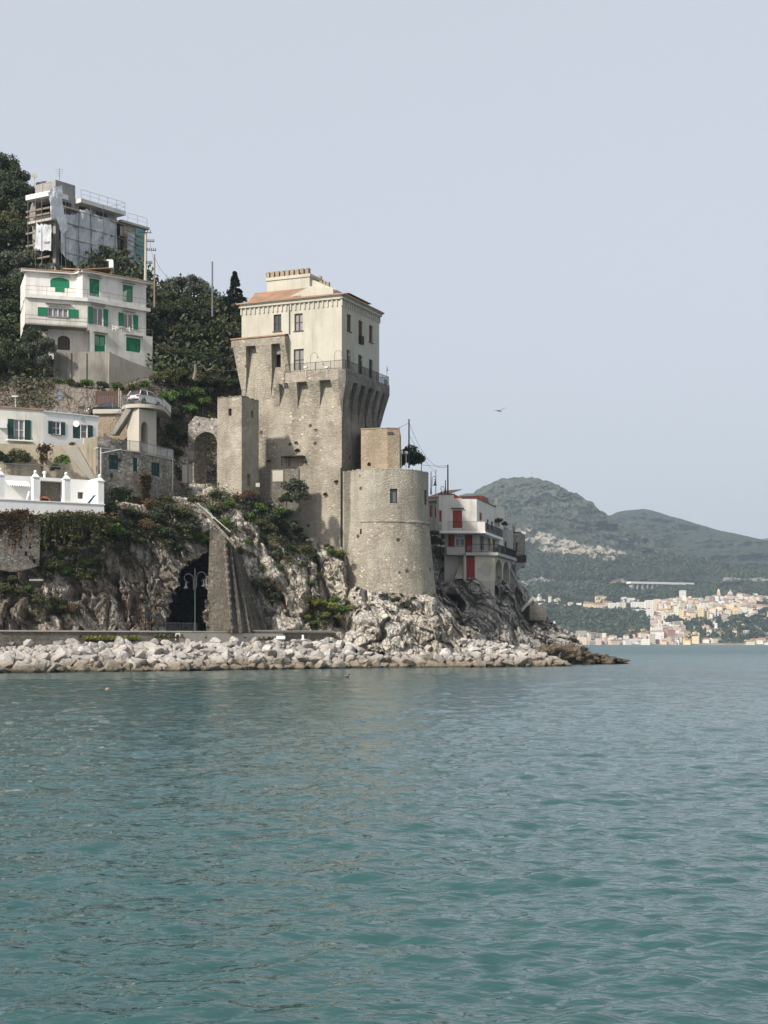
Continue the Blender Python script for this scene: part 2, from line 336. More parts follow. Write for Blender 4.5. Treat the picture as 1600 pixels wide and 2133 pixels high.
# rock: pale limestone with warm and dark stains, dark joints, moss where plants grow (attribute veg); attribute stain also holds painted cave shade
def rockmat(name, pale, warm, grey, dark, darkamt, sc=1.0, wet=None):
    n = N(name, 0.95, 0.15); v = n.scale(n.pos, (1, 1, 0.6), (0, R(28), 0))
    big = n.noise(n.pos, 0.16 * sc, 6, 0.6); mid = n.noise(v, 0.7 * sc, 8, 0.68, 0.4); fi = n.noise(n.pos, 3.5 * sc, 6, 0.7)
    a = n.mix(n.mr(big, 0.4, 0.62), pale, warm); a = n.mix(n.mr(mid, 0.45, 0.7, 0, 0.8), a, grey)
    a = n.mix(n.mr(fi, 0.5, 0.8, 0, 0.55), a, dark)
    wrp = n.t.nodes.new('ShaderNodeVectorMath'); wrp.operation = 'MULTIPLY_ADD'
    nz = n.t.nodes.new('ShaderNodeTexNoise'); nz.inputs['Scale'].default_value = 1.1; nz.inputs['Detail'].default_value = 4; n.l(v, nz.inputs['Vector'])
    n.l(nz.outputs['Color'], wrp.inputs[0]); wrp.inputs[1].default_value = (1.3, 1.3, 1.3); n.l(v, wrp.inputs[2])
    cr = n.vor(wrp.outputs[0], 0.42 * sc, 'DISTANCE_TO_EDGE'); cr2 = n.vor(wrp.outputs[0], 1.3 * sc, 'DISTANCE_TO_EDGE')
    crm = n.math('MAXIMUM', n.mr(cr, 0.0, 0.035, 0.85, 0), n.mr(cr2, 0.0, 0.04, 0.45, 0))
    a = n.mix(crm, a, dark); a = n.mix(n.mr(n.noise(n.scale(n.pos, (1, 1, 0.25)), 0.55 * sc, 7, 0.65), 0.5, 0.72, 0, darkamt), a, dark)
    if wet: a = n.mix(n.mr(n.sep(n.pos)[2], wet[0], wet[1], 1, 0), a, wet[2])
    a = n.mix(n.mr(n.attr('veg'), 0.2, 0.8, 0, 0.8), a, n.mix(n.noise(n.pos, 1.5, 5), (0.05, 0.06, 0.025), (0.11, 0.085, 0.045)))
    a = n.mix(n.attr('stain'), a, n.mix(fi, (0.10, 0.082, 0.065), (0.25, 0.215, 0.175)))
    n.color(a); h = n.math('ADD', n.mr(cr2, 0, 0.08, 0, .5), n.noise(v, 1.6, 8, 0.7)); n.bump(h, 0.9, 0.28); return n.mat
M['rock'] = rockmat('limestone_cliff', (0.68, 0.635, 0.57), (0.60, 0.53, 0.43), (0.42, 0.39, 0.35), (0.10, 0.085, 0.068), 0.6)
M['rock2'] = rockmat('grey_limestone', (0.52, 0.49, 0.45), (0.45, 0.42, 0.38), (0.32, 0.30, 0.28), (0.085, 0.075, 0.065), 0.5, .8, (0.5, 2.2, (0.11, 0.08, 0.055)))
M['rock_wet'] = rockmat('weedy_rock', (0.20, 0.155, 0.11), (0.17, 0.13, 0.09), (0.13, 0.10, 0.07), (0.05, 0.04, 0.03), 0.6)
n = N('boulder_limestone', 0.9, 0.2); z = n.sep(n.pos)[2]
a = n.mix(n.rand(), (0.74, 0.71, 0.67), (0.48, 0.45, 0.42)); a = n.mix(n.mr(n.noise(n.obj, 1.3, 6, 0.65), 0.42, 0.7, 0, 0.7), a, (0.44, 0.355, 0.27))
a = n.mix(n.mr(n.noise(n.obj, 2.6, 7, 0.7), 0.5, 0.75, 0, 0.5), a, (0.27, 0.235, 0.20))
a = n.mix(n.mr(n.math('ADD', z, n.mr(n.noise(n.pos, 0.5, 4), 0, 1, -0.8, 0.8)), 0.4, 1.45, 0.8, 0), a, (0.21, 0.16, 0.098)); a = n.mix(n.mr(z, 0.05, 0.25, 1, 0), a, (0.07, 0.05, 0.03))
n.color(a); n.bump(n.noise(n.obj, 1.7, 9, 0.75), 1.0, 0.3); M['boulder'] = n.mat
n = N('rubble_gravel', 0.95); n.color(n.mix(n.noise(n.pos, 2.5, 7, 0.7), (0.32, 0.29, 0.26), (0.56, 0.52, 0.48))); n.bump(n.noise(n.pos, 3, 7, 0.7), 0.8, 0.2); M['gravel'] = n.mat
n = N('forest_floor', 0.95); n.color(n.mix(n.noise(n.pos, 0.6, 7, 0.7), (0.025, 0.032, 0.018), (0.06, 0.065, 0.035))); n.bump(n.noise(n.pos, 1.2, 7, 0.7), 1, 0.5); M['floor'] = n.mat
M['leaf_dark'] = foliage('dark_leaves', (0.034, 0.054, 0.02), (0.064, 0.086, 0.033), (0.05, 0.06, 0.03))
M['leaf_grey'] = foliage('greyish_leaves', (0.075, 0.09, 0.055), (0.15, 0.165, 0.115), (0.10, 0.11, 0.08))
M['leaf_olive'] = foliage('olive_brown_leaves', (0.07, 0.08, 0.025), (0.12, 0.115, 0.038), (0.085, 0.085, 0.035))
M['leaf_light'] = foliage('bright_green_leaves', (0.065, 0.14, 0.022), (0.14, 0.23, 0.045), (0.08, 0.12, 0.035))
M['leaf_yellow'] = foliage('yellow_green_leaves', (0.18, 0.19, 0.03), (0.30, 0.27, 0.05), (0.12, 0.16, 0.04))
M['leaf_brown'] = foliage('dry_brown_leaves', (0.11, 0.06, 0.03), (0.19, 0.11, 0.055), (0.08, 0.065, 0.03))
M['leaf_pear'] = foliage('cactus_pads', (0.13, 0.18, 0.09), (0.22, 0.28, 0.15), (0.12, 0.14, 0.08))
M['leaf_spruce'] = foliage('spruce_needles', (0.012, 0.02, 0.014), (0.026, 0.038, 0.024), (0.02, 0.028, 0.02))
# sea
n = N('sea_water', 0.05, 0.5); n.k = 1; n.b.inputs['IOR'].default_value = 1.5; n.l(n.mr(n.sep(n.pos)[1], 50, 400, 0.05, 0.36), n.b.inputs['Roughness'])
n.color(n.mix(n.noise(n.pos, 0.05, 3), (0.017, 0.062, 0.061), (0.022, 0.072, 0.070)))
h = n.math('ADD', n.math('MULTIPLY', n.noise(n.scale(n.pos, (1, 2.2, 1)), 1.6, 3, 0.6), 1.0), n.math('MULTIPLY', n.noise(n.scale(n.pos, (1, 2.4, 1)), 6.0, 2, 0.5), 0.22))
n.bump(h, 0.6, 0.11); M['sea'] = n.mat
# ---------------------------------------------------------------- sea
def build_sea():
    Ds = [4.0]
    while Ds[-1] < 7000: Ds.append(Ds[-1] * (1.0036 if Ds[-1] < 110 else 1.005 if Ds[-1] < 500 else 1.015) + (0.15 if Ds[-1] < 7 else 0))
    Ds = np.array([-120.0, -60, -25, -8, 0, 2.5] + Ds); nr = len(Ds); ui = np.linspace(-1, 1, 860); uo = 1 + np.cumsum(0.012 * 1.12 ** np.arange(48)); u = np.concatenate([-uo[::-1], ui, uo]); nc = len(u)
    X = u[None, :] * (np.maximum(Ds, 6)[:, None] * 0.34 + 4); Y = np.repeat(Ds[:, None], nc, 1)
    Z = np.zeros_like(X); st = np.maximum(np.gradient(Ds)[:, None], 1.3 * np.gradient(X, axis=1)); st[Ds < 3] = 9; dx = 0; dy = 0
    for i in range(110):
        lam = 0.13 * (7.0 / 0.13) ** rng.random(); th = R(-90) + rng.normal() * 0.48 + 0.2; kx, ky = math.cos(th) * 2 * math.pi / lam, math.sin(th) * 2 * math.pi / lam
        amp = lam * 0.0074 * (1.0 if lam < .25 else 1.35 if lam < .8 else 0.65 if lam < 1.5 else 0.34 if lam < 3 else .2); w = np.clip(lam / (2.6 * st) - 0.6, 0, 1); ph = rng.random() * 6.28
        g = 0.75 + 0.25 * np.sin(X * 0.11 + ph) * np.sin(Y * 0.06 + 2 * ph)
        a = kx * X + ky * Y + ph; Z += w * g * amp * (np.sin(a) + 0.25 * np.sin(2 * a)); dx = dx + w * amp * 0.7 * math.cos(th) * np.cos(a); dy = dy + w * amp * 0.7 * math.sin(th) * np.cos(a)
    v = np.stack([X - dx, Y - dy, Z], 2).reshape(-1, 3)
    o = link(bpy.data.objects.new('sea', np_mesh('sea', v, grid_quads(nr, nc), M['sea'], True)))
    tag(o, 'turquoise rippled sea in front of the breakwater', None, None, 'structure')
build_sea()

# ---------------------------------------------------------------- near cliff and hillside
PROF = {
 -220: [(1345,143),(1312,144.5),(1200,146),(1080,148),(1068,158),(985,158.5),(940,159),(925,170),(862,171),(845,172),(770,175),(740,184),(560,196),(340,216),(200,228)],
 0: [(1345,144),(1312,146),(1230,146.8),(1180,147.5),(1080,149),(1070,158),(940,159),(925,170),(866,171),(848,172),(772,175),(755,182),(700,187),(500,202),(330,216)],
 110: [(1345,146),(1312,148),(1230,149),(1150,150),(1080,151),(1068,159),(945,160),(925,170),(866,171),(848,172),(790,174),(775,180.5),(745,189),(560,198),(400,212)],
 215: [(1345,148),(1312,150),(1200,151.5),(1090,153),(1045,155.5),(1030,163),(930,166),(866,171),(850,172),(812,174),(790,182.5),(770,192),(560,198),(420,210)],
 290: [(1345,150),(1312,152.5),(1200,154),(1100,156),(1050,158.5),(1036,165),(930,170),(860,172),(800,176),(770,184),(600,194),(540,202)],
 330: [(1345,151),(1312,153.5),(1200,155),(1100,157),(1050,160),(1030,165),(940,170),(840,174),(760,183),(640,193),(580,200)],
 370: [(1345,153),(1312,154.5),(1200,156),(1060,161),(1030,166),(1000,173),(900,178),(800,182),(700,189),(600,198)],
 440: [(1345,155.5),(1312,157.5),(1150,160.5),(1050,165),(1015,168.5),(1000,177),(900,181),(800,185),(700,191),(612,200)],
 500: [(1345,158),(1312,160),(1200,162),(1100,164.5),(1020,167.8),(1008,178),(900,184),(800,188),(700,194),(630,202)],
 545: [(1345,159.5),(1312,161.5),(1200,163.5),(1100,166.5),(1035,170.5),(1020,184),(800,190),(640,204)],
 600: [(1345,161),(1312,163),(1200,165.5),(1100,169.5),(1045,173),(1030,186),(800,192),(680,204)],
 660: [(1345,163),(1312,165),(1200,167.5),(1125,171),(1110,186),(800,196),(740,204)],
 715: [(1345,163.5),(1312,165.5),(1240,167.5),(1150,170),(1130,186),(900,196),(860,204)],
 760: [(1355,162.5),(1312,164),(1245,167.5),(1228,169.3),(1215,186),(960,200)],
 830: [(1365,162.5),(1300,164.5),(1255,167),(1235,169),(1222,186),(1020,200)],
 905: [(1372,163),(1300,166),(1262,169),(1240,172),(1228,186),(1200,200)],
 940: [(1376,164.5),(1320,168),(1285,172),(1265,177),(1255,186),(1240,196)],
 980: [(1380,166),(1345,170),(1320,174),(1305,179),(1297,188)],
 1020: [(1382,167.5),(1360,171),(1345,175),(1330,183)],
 1100: [(1386,169.5),(1374,172),(1362,177)],
 1190: [(1389,172),(1386,173),(1382,175)],
}
PX = sorted(PROF)
YT = {-220: 215, 0: 345, 60: 385, 110: 470, 215: 520, 290: 560, 330: 598, 370: 612, 440: 622, 500: 640, 600: 690, 660: 740, 715: 862, 760: 962, 830: 1022, 905: 1204, 940: 1244, 980: 1299, 1020: 1332, 1100: 1364, 1190: 1383}
def prof_eval(PROF, PX, x, y):
    cols = np.array([np.interp(-y, [-a for a, b in PROF[p]], [b for a, b in PROF[p]]) for p in PX]) if np.ndim(y) else None
    if cols is None:
        return float(np.interp(x, PX, [np.interp(-y, [-a for a, b in PROF[p]], [b for a, b in PROF[p]]) for p in PX]))
    j = np.clip(np.searchsorted(PX, x) - 1, 0, len(PX) - 2); a = np.array(PX, float)
    t = np.clip((x - a[j]) / (a[j + 1] - a[j]), 0, 1); i = np.arange(len(x)); return cols[j, i] * (1 - t) + cols[j + 1, i] * t
CAVE = [(342,1318),(354,1268),(366,1225),(374,1190),(390,1174),(412,1160),(430,1146),(438,1150),(430,1200),(424,1318)]
def in_poly(x, y, poly):
    r = np.zeros(len(x), bool); n_ = len(poly)
    for i in range(n_):
        (x0, y0), (x1, y1) = poly[i], poly[(i + 1) % n_]
        r ^= ((y0 > y) != (y1 > y)) & (x < (x1 - x0) * (y - y0) / ((y1 - y0) or 1e-9) + x0)
    return r
# plants on the cliff: (x, y, radius, kind), photo pixels
SHRUBS = [(30,1098,20,'brown'),(22,1135,16,'brown'),(95,1105,17,'olive'),(96,1135,13,'yellow'),(140,1090,18,'brown'),(178,1098,20,'brown'),(160,1120,16,'olive'),(222,1060,26,'dark'),(228,1105,30,'light'),(258,1118,26,'dark'),(272,1070,22,'dark'),(248,1140,20,'dark'),(205,1118,16,'pear'),(196,1140,10,'pear'),
 (112,1180,26,'olive'),(140,1190,18,'light'),(95,1200,14,'dark'),(14,1172,16,'light'),(12,1225,22,'olive'),(40,1235,16,'olive'),(180,1172,16,'light'),(205,1162,13,'pear'),(190,1192,14,'olive'),(184,1202,8,'yellow'),(75,1250,16,'olive'),(105,1262,18,'dark'),(130,1262,16,'olive'),(155,1270,18,'brown'),(80,1272,12,'olive'),(60,1160,14,'brown'),(150,1150,14,'brown'),
 (300,1092,24,'brown'),(330,1075,26,'dark'),(345,1110,26,'dark'),(352,1128,16,'pear'),(388,1100,24,'dark'),(402,1085,14,'pear'),(412,1115,12,'light'),(428,1125,12,'light'),(385,1068,22,'olive'),(320,1048,18,'brown'),(372,1140,18,'dark'),(265,1165,12,'olive'),(270,1178,8,'brown'),
 (450,1032,16,'dark'),(460,1055,18,'olive'),(478,1048,14,'light'),(470,1090,18,'light'),(486,1108,11,'pear'),(440,1060,12,'light'),(500,1035,16,'brown'),(519,1030,18,'brown'),(545,1058,20,'light'),(568,1078,26,'dark'),(590,1070,24,'light'),(560,1100,20,'olive'),(600,1098,24,'dark'),(618,1105,16,'dark'),(604,1112,10,'pear'),(540,1090,16,'olive'),(585,1125,16,'olive'),(575,1152,10,'pear'),(630,1120,15,'dark'),(640,1142,15,'olive'),(655,1160,12,'dark'),(600,1165,13,'brown'),(498,1150,15,'dark'),
 (535,1215,14,'dark'),(560,1225,15,'dark'),(575,1240,14,'dark'),(693,1148,13,'light'),(710,1152,12,'yellow'),(740,1148,13,'brown'),(741,1170,12,'brown'),(684,1138,10,'olive'),
 (664,1258,19,'yellow'),(688,1264,19,'yellow'),(712,1270,18,'light'),(678,1282,14,'yellow'),(655,1297,10,'light'),(698,1250,14,'light'),(730,1266,12,'yellow'),(640,1252,10,'light'),(720,1250,9,'pear'),(705,1285,9,'yellow'),(520,1075,14,'light'),(532,1065,9,'pear'),(560,1120,10,'pear'),(607,1140,12,'light'),(582,1180,9,'light'),(630,1175,9,'olive'),(665,1195,7,'olive'),(648,1215,7,'light'),(545,1180,8,'olive'),(520,1130,10,'light'),(390,1120,12,'light'),(310,1110,14,'olive'),(295,1125,10,'light'),(240,1085,16,'light'),(190,1090,14,'olive'),(130,1110,14,'light'),(125,1160,12,'light'),(30,1205,14,'olive'),(165,1200,10,'light'),(60,1225,10,'light'),(640,1285,8,'yellow'),
 (826,1250,12,'dark'),(848,1256,13,'grey'),(862,1248,10,'dark'),(852,1222,10,'yellow'),(864,1228,8,'yellow'),(816,1275,7,'dark'),(956,1290,8,'olive'),(776,1260,6,'brown'),
 (903,1112,14,'light'),(911,1130,15,'olive'),(919,1143,11,'yellow'),(905,1122,13,'olive'),(250,1025,18,'dark'),(283,1035,15,'dark'),(310,1022,12,'brown'),(348,1040,15,'olive'),(352,1062,18,'dark'),(405,1045,14,'dark')]
def veg_mask(x, y):
    v = np.zeros(len(x))
    for a, b, r, k in SHRUBS: v = np.maximum(v, np.clip(1.35 - np.hypot(x - a, y - b) / (r * 1.15), 0, 1))
    return v
def rocky(P, amp, k=0):
    q = P.copy(); q = q + 0.5 * np.stack([fbm(P * 0.35, 3, k=9), fbm(P * 0.35, 3, k=19), fbm(P * 0.35, 3, k=29)], 1)
    c, s = math.cos(0.5), -math.sin(0.5); q = np.stack([(q[:, 0] * c - q[:, 2] * s) * 1.12, q[:, 1], (q[:, 0] * s + q[:, 2] * c) * 0.42], 1)
    return amp * (1.9 * blocks(q * 0.24, k, 1.3) + 1.15 * blocks(q * 0.5, k + 3, 1.3) + 0.5 * blocks(q * np.array([1.2, 1.2, 1.9]), k + 5, 1.5) + 0.2 * blocks(q * np.array([2.6, 2.6, 4.5]), k + 6, 1.4) + 0.12 * fbm(P * 0.9, 4, 0.6, k))
def wrap_sheet(V, nr, nc):
    return V
def build_near():
    nc, nr = 1150, 720
    xs = np.linspace(-218, 1188, nc); YTX = np.interp(xs, sorted(YT), [YT[k] for k in sorted(YT)]); YB = np.interp(xs, PX, [PROF[p][0][0] for p in PX])
    t = np.linspace(0, 1, nr); ys = YB[None, :] + (YTX - YB)[None, :] * t[:, None]
    x = np.repeat(xs[None, :], nr, 0).ravel(); y = ys.ravel()
    D = prof_eval(PROF, PX, x, y)
    nz = fbm(np.stack([x * 0.05, y * 0.05, x * 0], 1), 3, k=40) * 6
    cave = in_poly(x + nz, y, CAVE); D = np.where(cave, D + 22, D)
    sm = [(905, 1185, 1236, 1262)]
    P = np.stack([(x - CX) / F * D, D, CH + (HY - y) / F * D], 1)
    forest = np.clip((790 - y) / 40, 0, 1)
    amp = np.where(y < 1000, 0.55, 1.0); bench = np.clip((1085 - y) / 20, 0, 1) * (x < 560); amp = amp * (1 - 0.55 * bench)
    amp = np.where(x > 640, amp * 1.15, amp)
    d = rocky(P, 0.85) * amp
    c5, s5 = math.cos(-.35), math.sin(-.35); q5 = np.stack([P[:, 0] * c5 - P[:, 2] * s5, P[:, 1], (P[:, 0] * s5 + P[:, 2] * c5) * .6], 1) + .8 * np.stack([fbm(P * .4, 3, k=9), fbm(P * .4, 3, k=19), fbm(P * .4, 3, k=29)], 1)
    big = 1.0 * (1.9 * blocks(q5 * 0.3, 31, 1.2) + 0.75 * blocks(q5 * 0.75, 33, 1.4) + .16 * blocks(q5 * 2.4, 35, 1.4) + .12 * fbm(P * 1.1, 4, .6, 37)); wb = np.clip((x - 520) / 60, 0, .8) * np.clip((y - 1040) / 40, 0, 1); d = d * (1 - wb) + big * wb
    q6 = P * np.array([.5, .5, .17]) + .35 * np.stack([fbm(P * .35, 3, k=12), fbm(P * .35, 3, k=13), fbm(P * .3, 3, k=14)], 1); left = 1.5 * blocks(q6, 51, 1.1) + .75 * blocks(q6 * np.array([2.1, 2.1, 3.2]), 53, 1.3) + .3 * blocks(q6 * np.array([4.5, 4.5, 9]), 55, 1.3)
    wl_ = np.clip((440 - x) / 60, 0, .85) * np.clip((y - 1040) / 40, 0, 1); d = d * (1 - wl_) + left * wl_
    edge = np.clip((y - 1330) / 15, 0, 1) * (x < 700); d = d * (1 - edge)
    # oblique clefts
    for (a, b, c_, e, w, dep) in ((655,1150,700,1290,9,2.2),(700,1290,790,1330,12,1.4),(760,1240,800,1320,8,1.6),(540,1110,620,1240,10,1.6),(520,1200,560,1310,8,1.0),(235,1200,265,1312,12,2.0),(300,1180,312,1300,5,1.2),(150,1215,215,1310,7,1.2),(640,1170,655,1310,7,1.2),(880,1262,960,1345,9,1.5),(830,1290,900,1350,8,1.4)):
        L2 = (c_ - a) ** 2 + (e - b) ** 2; tt = np.clip(((x - a) * (c_ - a) + (y - b) * (e - b)) / L2, 0, 1)
        dd = np.hypot(x - a - tt * (c_ - a), y - b - tt * (e - b)) + nz * 0.6; d = d - dep * np.clip(1 - dd / w, 0, 1)
    P[:, 1] -= d * 0.85; P[:, 2] += d * 0.25; P[:, 0] += fbm(P * 0.9, 3, k=50) * 0.18
    veg = veg_mask(x, y); veg = np.maximum(veg, np.clip((1090 - y) / 60, 0, 0.6) * (x < 640) * (fbm(P * 0.25, 3, k=60) > -0.2))
    veg = np.clip(veg + 0.35 * fbm(P * 0.5, 3, k=61), 0, 1); veg = np.where((x > 700) & (y > 1170), veg * 0.5, veg)
    stain = np.clip((450 - x) / 110, 0, 1) * np.clip((fbm(P * np.array([.25, .25, .12]), 4, k=70) + 0.85), 0, 0.88); stain = np.maximum(stain, cave * 0.9)  # brown staining on the left cliff; cave interior painted dark as shade
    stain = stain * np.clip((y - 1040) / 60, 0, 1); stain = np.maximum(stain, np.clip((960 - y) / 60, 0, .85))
    stain = np.clip(stain + np.clip((y - 1352) / 30, 0, 1) * 0.4 * (x > 700), 0, 1)
    q = grid_quads(nr, nc); fy = y.reshape(nr, nc)[:-1, :-1].ravel(); mi = ((fy < 782)).astype(int)
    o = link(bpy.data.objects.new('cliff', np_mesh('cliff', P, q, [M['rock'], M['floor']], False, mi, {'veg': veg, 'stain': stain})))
    tag(o, 'pale limestone cliff and wooded slope under the tower and houses', None, None, 'structure')
    return P.reshape(nr, nc, 3), x.reshape(nr, nc), y.reshape(nr, nc), veg.reshape(nr, nc)
NEAR = build_near()
def near_pt(x, y):
    """surface point of the cliff seen at photo position x, y"""
    D = prof_eval(PROF, PX, x, y); return W(x, y, D)

# ---------------------------------------------------------------- darker promontory behind the bastion
PR2 = {880: [(1372,180),(1300,184),(1200,188),(1130,192)], 905: [(1374,179),(1310,184),(1250,189),(1230,187),(1150,190),(1130,193)], 950: [(1378,177),(1320,180.5),(1270,184),(1240,184.6),(1205,186),(1180,189),(1150,193)], 1000: [(1382,178),(1310,181.5),(1250,184.6),(1213,186.4),(1200,190),(1190,194)],
 1060: [(1384,180),(1310,183.5),(1250,187),(1215,191),(1200,199)], 1100: [(1385,182),(1320,188),(1260,194),(1225,199)], 1140: [(1386,184),(1330,189),(1290,194),(1280,198)], 1180: [(1386,186),(1340,189),(1318,193)], 1205: [(1386,187),(1345,190),(1333,192)], 1222: [(1386,188),(1356,190),(1350,191)]}
YT2 = {880: 1128, 905: 1132, 930: 1150, 960: 1178, 1000: 1200, 1060: 1212, 1095: 1218, 1106: 1240, 1130: 1272, 1160: 1298, 1190: 1318, 1212: 1334, 1222: 1352}
def build_prom():
    PX2 = sorted(PR2); nc, nr = 420, 300; xs = np.linspace(882, 1221, nc); yt = np.interp(xs, sorted(YT2), [YT2[k] for k in sorted(YT2)])
    yb = np.full(nc, 1388.0); t = np.linspace(0, 1, nr); ys = yb[None, :] + (yt - yb)[None, :] * t[:, None]
    x = np.repeat(xs[None, :], nr, 0).ravel(); y = ys.ravel(); D = prof_eval(PR2, PX2, x, y)
    hole = np.clip(1.3 - np.hypot((x - 930) / 32, (y - 1262) / 22), 0, 1); D = D + 5 * np.clip(hole * 3, 0, 1)
    P = np.stack([(x - CX) / F * D, D, CH + (HY - y) / F * D], 1)
    d = rocky(P, 0.95, 11); P[:, 1] -= d * 0.9; P[:, 2] += d * 0.2 * np.clip((1386 - y) / 30, 0, 1)
    G = P.reshape(nr, nc, 3)
    back = [G]
    ext = []                                       # carry the rock round its right end and backwards
    for k in range(1, 26): ext.append(G[:, -1:, :] + np.array([-k * 0.25 + 0.6 * math.sin(k), k * 1.2, 0]) + rng.normal(0, 0.15, (nr, 1, 3)))
    G = np.concatenate([G] + ext, 1)
    top = [G[-1:, :, :] + np.array([0, k * 2.0, -k * 0.5]) for k in range(1, 12)]
    G = np.concatenate([G] + top, 0); nr2, nc2 = G.shape[:2]; z = np.zeros(nr2 * nc2)
    o = link(bpy.data.objects.new('promontory_rock', np_mesh('promontory_rock', G.reshape(-1, 3), grid_quads(nr2, nc2), M['rock2'], False, None, {'veg': z + 0.05, 'stain': z})))
    tag(o, 'grey rock promontory sloping into the sea below the red shuttered houses', None, None, 'structure')
build_prom()
def blob(name, c, sz, mat, amp=0.35, sub=(60, 30), k=0, fl=1.5):
    th = np.linspace(0, 2 * math.pi, sub[0]); ph = np.linspace(-math.pi / 2, math.pi / 2, sub[1]); T, Pp = np.meshgrid(th, ph)
    u = np.stack([np.cos(Pp) * np.cos(T), np.cos(Pp) * np.sin(T), np.sin(Pp)], 2).reshape(-1, 3)
    q = u * np.array(sz); d = 1 + amp * (blocks(q * fl + k * 7.3, k) + 0.5 * fbm(q * fl, 4, 0.6, k)); v = q * d[:, None]
    v = v.reshape(sub[1], sub[0], 3); v[:, -1] = v[:, 0]; v[0] = v[0, 0]; v[-1] = v[-1, 0]
    z = np.zeros(sub[0] * sub[1])
    me = np_mesh(name, v.reshape(-1, 3), grid_quads(sub[1], sub[0]), mat, False, None, {'veg': z, 'stain': z})
    o = link(bpy.data.objects.new(name, me)); o.location = c; return o
for (px, py, D, sx, sy, sz, m, lb) in ((1238,1377,190,3.6,2.5,0.75,'rock_wet','low brown weedy rock shelf trailing off the promontory into the sea'),(1271,1380,192,1.4,1.3,0.5,'rock_wet','outermost small brown rock at the tip of the weedy shelf'),(1188,1372,187,2.2,2.0,1.6,'rock_wet','dark weedy rock knob at the foot of the promontory'),(1146,1368,184,2.2,1.5,1.3,'rock_wet','dark hollowed rock between the pale boulders and the promontory tip')):
    o = blob('shore_rock', W(px, py, D), (sx, sy, sz), M[m], 0.45, (110, 60), int(px), 1.3); tag(o, lb, 'rock', 'dark rocks at the foot of the promontory')

# ---------------------------------------------------------------- far hills across the bay
FPX = [700, 975, 1105, 1265, 1400, 1600, 1900]
FPR = {
 700: [(1346,1950),(1335,2030),(1310,2150),(1285,2300),(1250,2450),(1215,2650),(1165,2750),(1150,2800),(1105,2860),(1060,3050),(1030,3400)],
 975: [(1346,1960),(1335,2030),(1310,2120),(1285,2200),(1250,2400),(1215,2600),(1165,2750),(1150,2800),(1105,2860),(1060,3000),(1028,3250)],
 1105: [(1346,1960),(1335,2030),(1310,2120),(1285,2200),(1250,2400),(1215,2600),(1165,2750),(1150,2800),(1105,2850),(1060,3000),(995,3250)],
 1265: [(1346,1960),(1335,2040),(1310,2120),(1285,2200),(1250,2400),(1215,2600),(1165,2750),(1155,2800),(1125,2840),(1100,3000),(1074,3200)],
 1400: [(1346,1960),(1335,2040),(1310,2100),(1285,2150),(1255,2350),(1235,2500),(1215,2650),(1180,2850),(1150,3000),(1140,3100)],
 1600: [(1346,1960),(1335,2040),(1310,2100),(1285,2150),(1255,2350),(1235,2500),(1215,2700),(1200,2850),(1185,3000)],
 1900: [(1346,1960),(1335,2040),(1310,2100),(1285,2150),(1255,2350),(1235,2500),(1220,2700),(1210,2900)]}
FYT = [(700,1052),(890,1044),(965,1031),(985,1026),(1010,1012),(1040,1001),(1060,998),(1085,995),(1105,996),(1125,999),(1145,1004),(1165,1011),(1185,1023),(1200,1028),(1225,1044),(1245,1060),(1262,1074),(1275,1082),(1300,1094),(1340,1112),(1400,1140),(1480,1164),(1600,1185),(1900,1212)]
n = N('far_hillside', 0.95, 0.1)
big = n.noise(n.pos, 0.006, 7, 0.6); mid = n.noise(n.scale(n.pos, (1, 1, 2.5)), 0.03, 8, 0.7); fi = n.noise(n.pos, 0.09, 6, 0.7)
wood = n.mix(n.mr(fi, 0.35, 0.65), (0.018, 0.028, 0.016), (0.045, 0.06, 0.032))
scrub = n.mix(n.mr(mid, 0.4, 0.66), (0.038, 0.05, 0.032), (0.15, 0.152, 0.115)); scrub = n.mix(n.mr(fi, 0.55, 0.75, 0, 0.7), scrub, (0.24, 0.23, 0.17))
a = n.mix(n.attr('wood'), scrub, wood)
rk = n.mix(n.mr(n.noise(n.scale(n.pos, (1, 1, 0.35)), 0.05, 8, 0.7), 0.35, 0.65), (0.62, 0.57, 0.48), (0.12, 0.115, 0.09)); rk = n.mix(n.mr(n.noise(n.pos, 0.02, 4), 0.5, 0.6, 0, 0.6), rk, (0.50, 0.36, 0.24))
a = n.mix(n.attr('cliff'), a, rk); n.color(a); n.bump(n.noise(n.pos, 0.07, 8, 0.75), 1.0, 9); M['far'] = n.mat
def far_D(x, y): return prof_eval(FPR, FPX, x, y)
def seg_mask(x, y, pts, w, k, wob=3):
    nz = fbm(np.stack([x * 0.07, y * 0.07, x * 0 + k], 1), 4, 0.6, k) * wob
    yc = np.interp(x, [p[0] for p in pts], [p[1] for p in pts]); ww = np.interp(x, [p[0] for p in pts], [p[2] for p in pts])
    return np.clip((ww + nz - np.abs(y - yc)) / w, 0, 1)
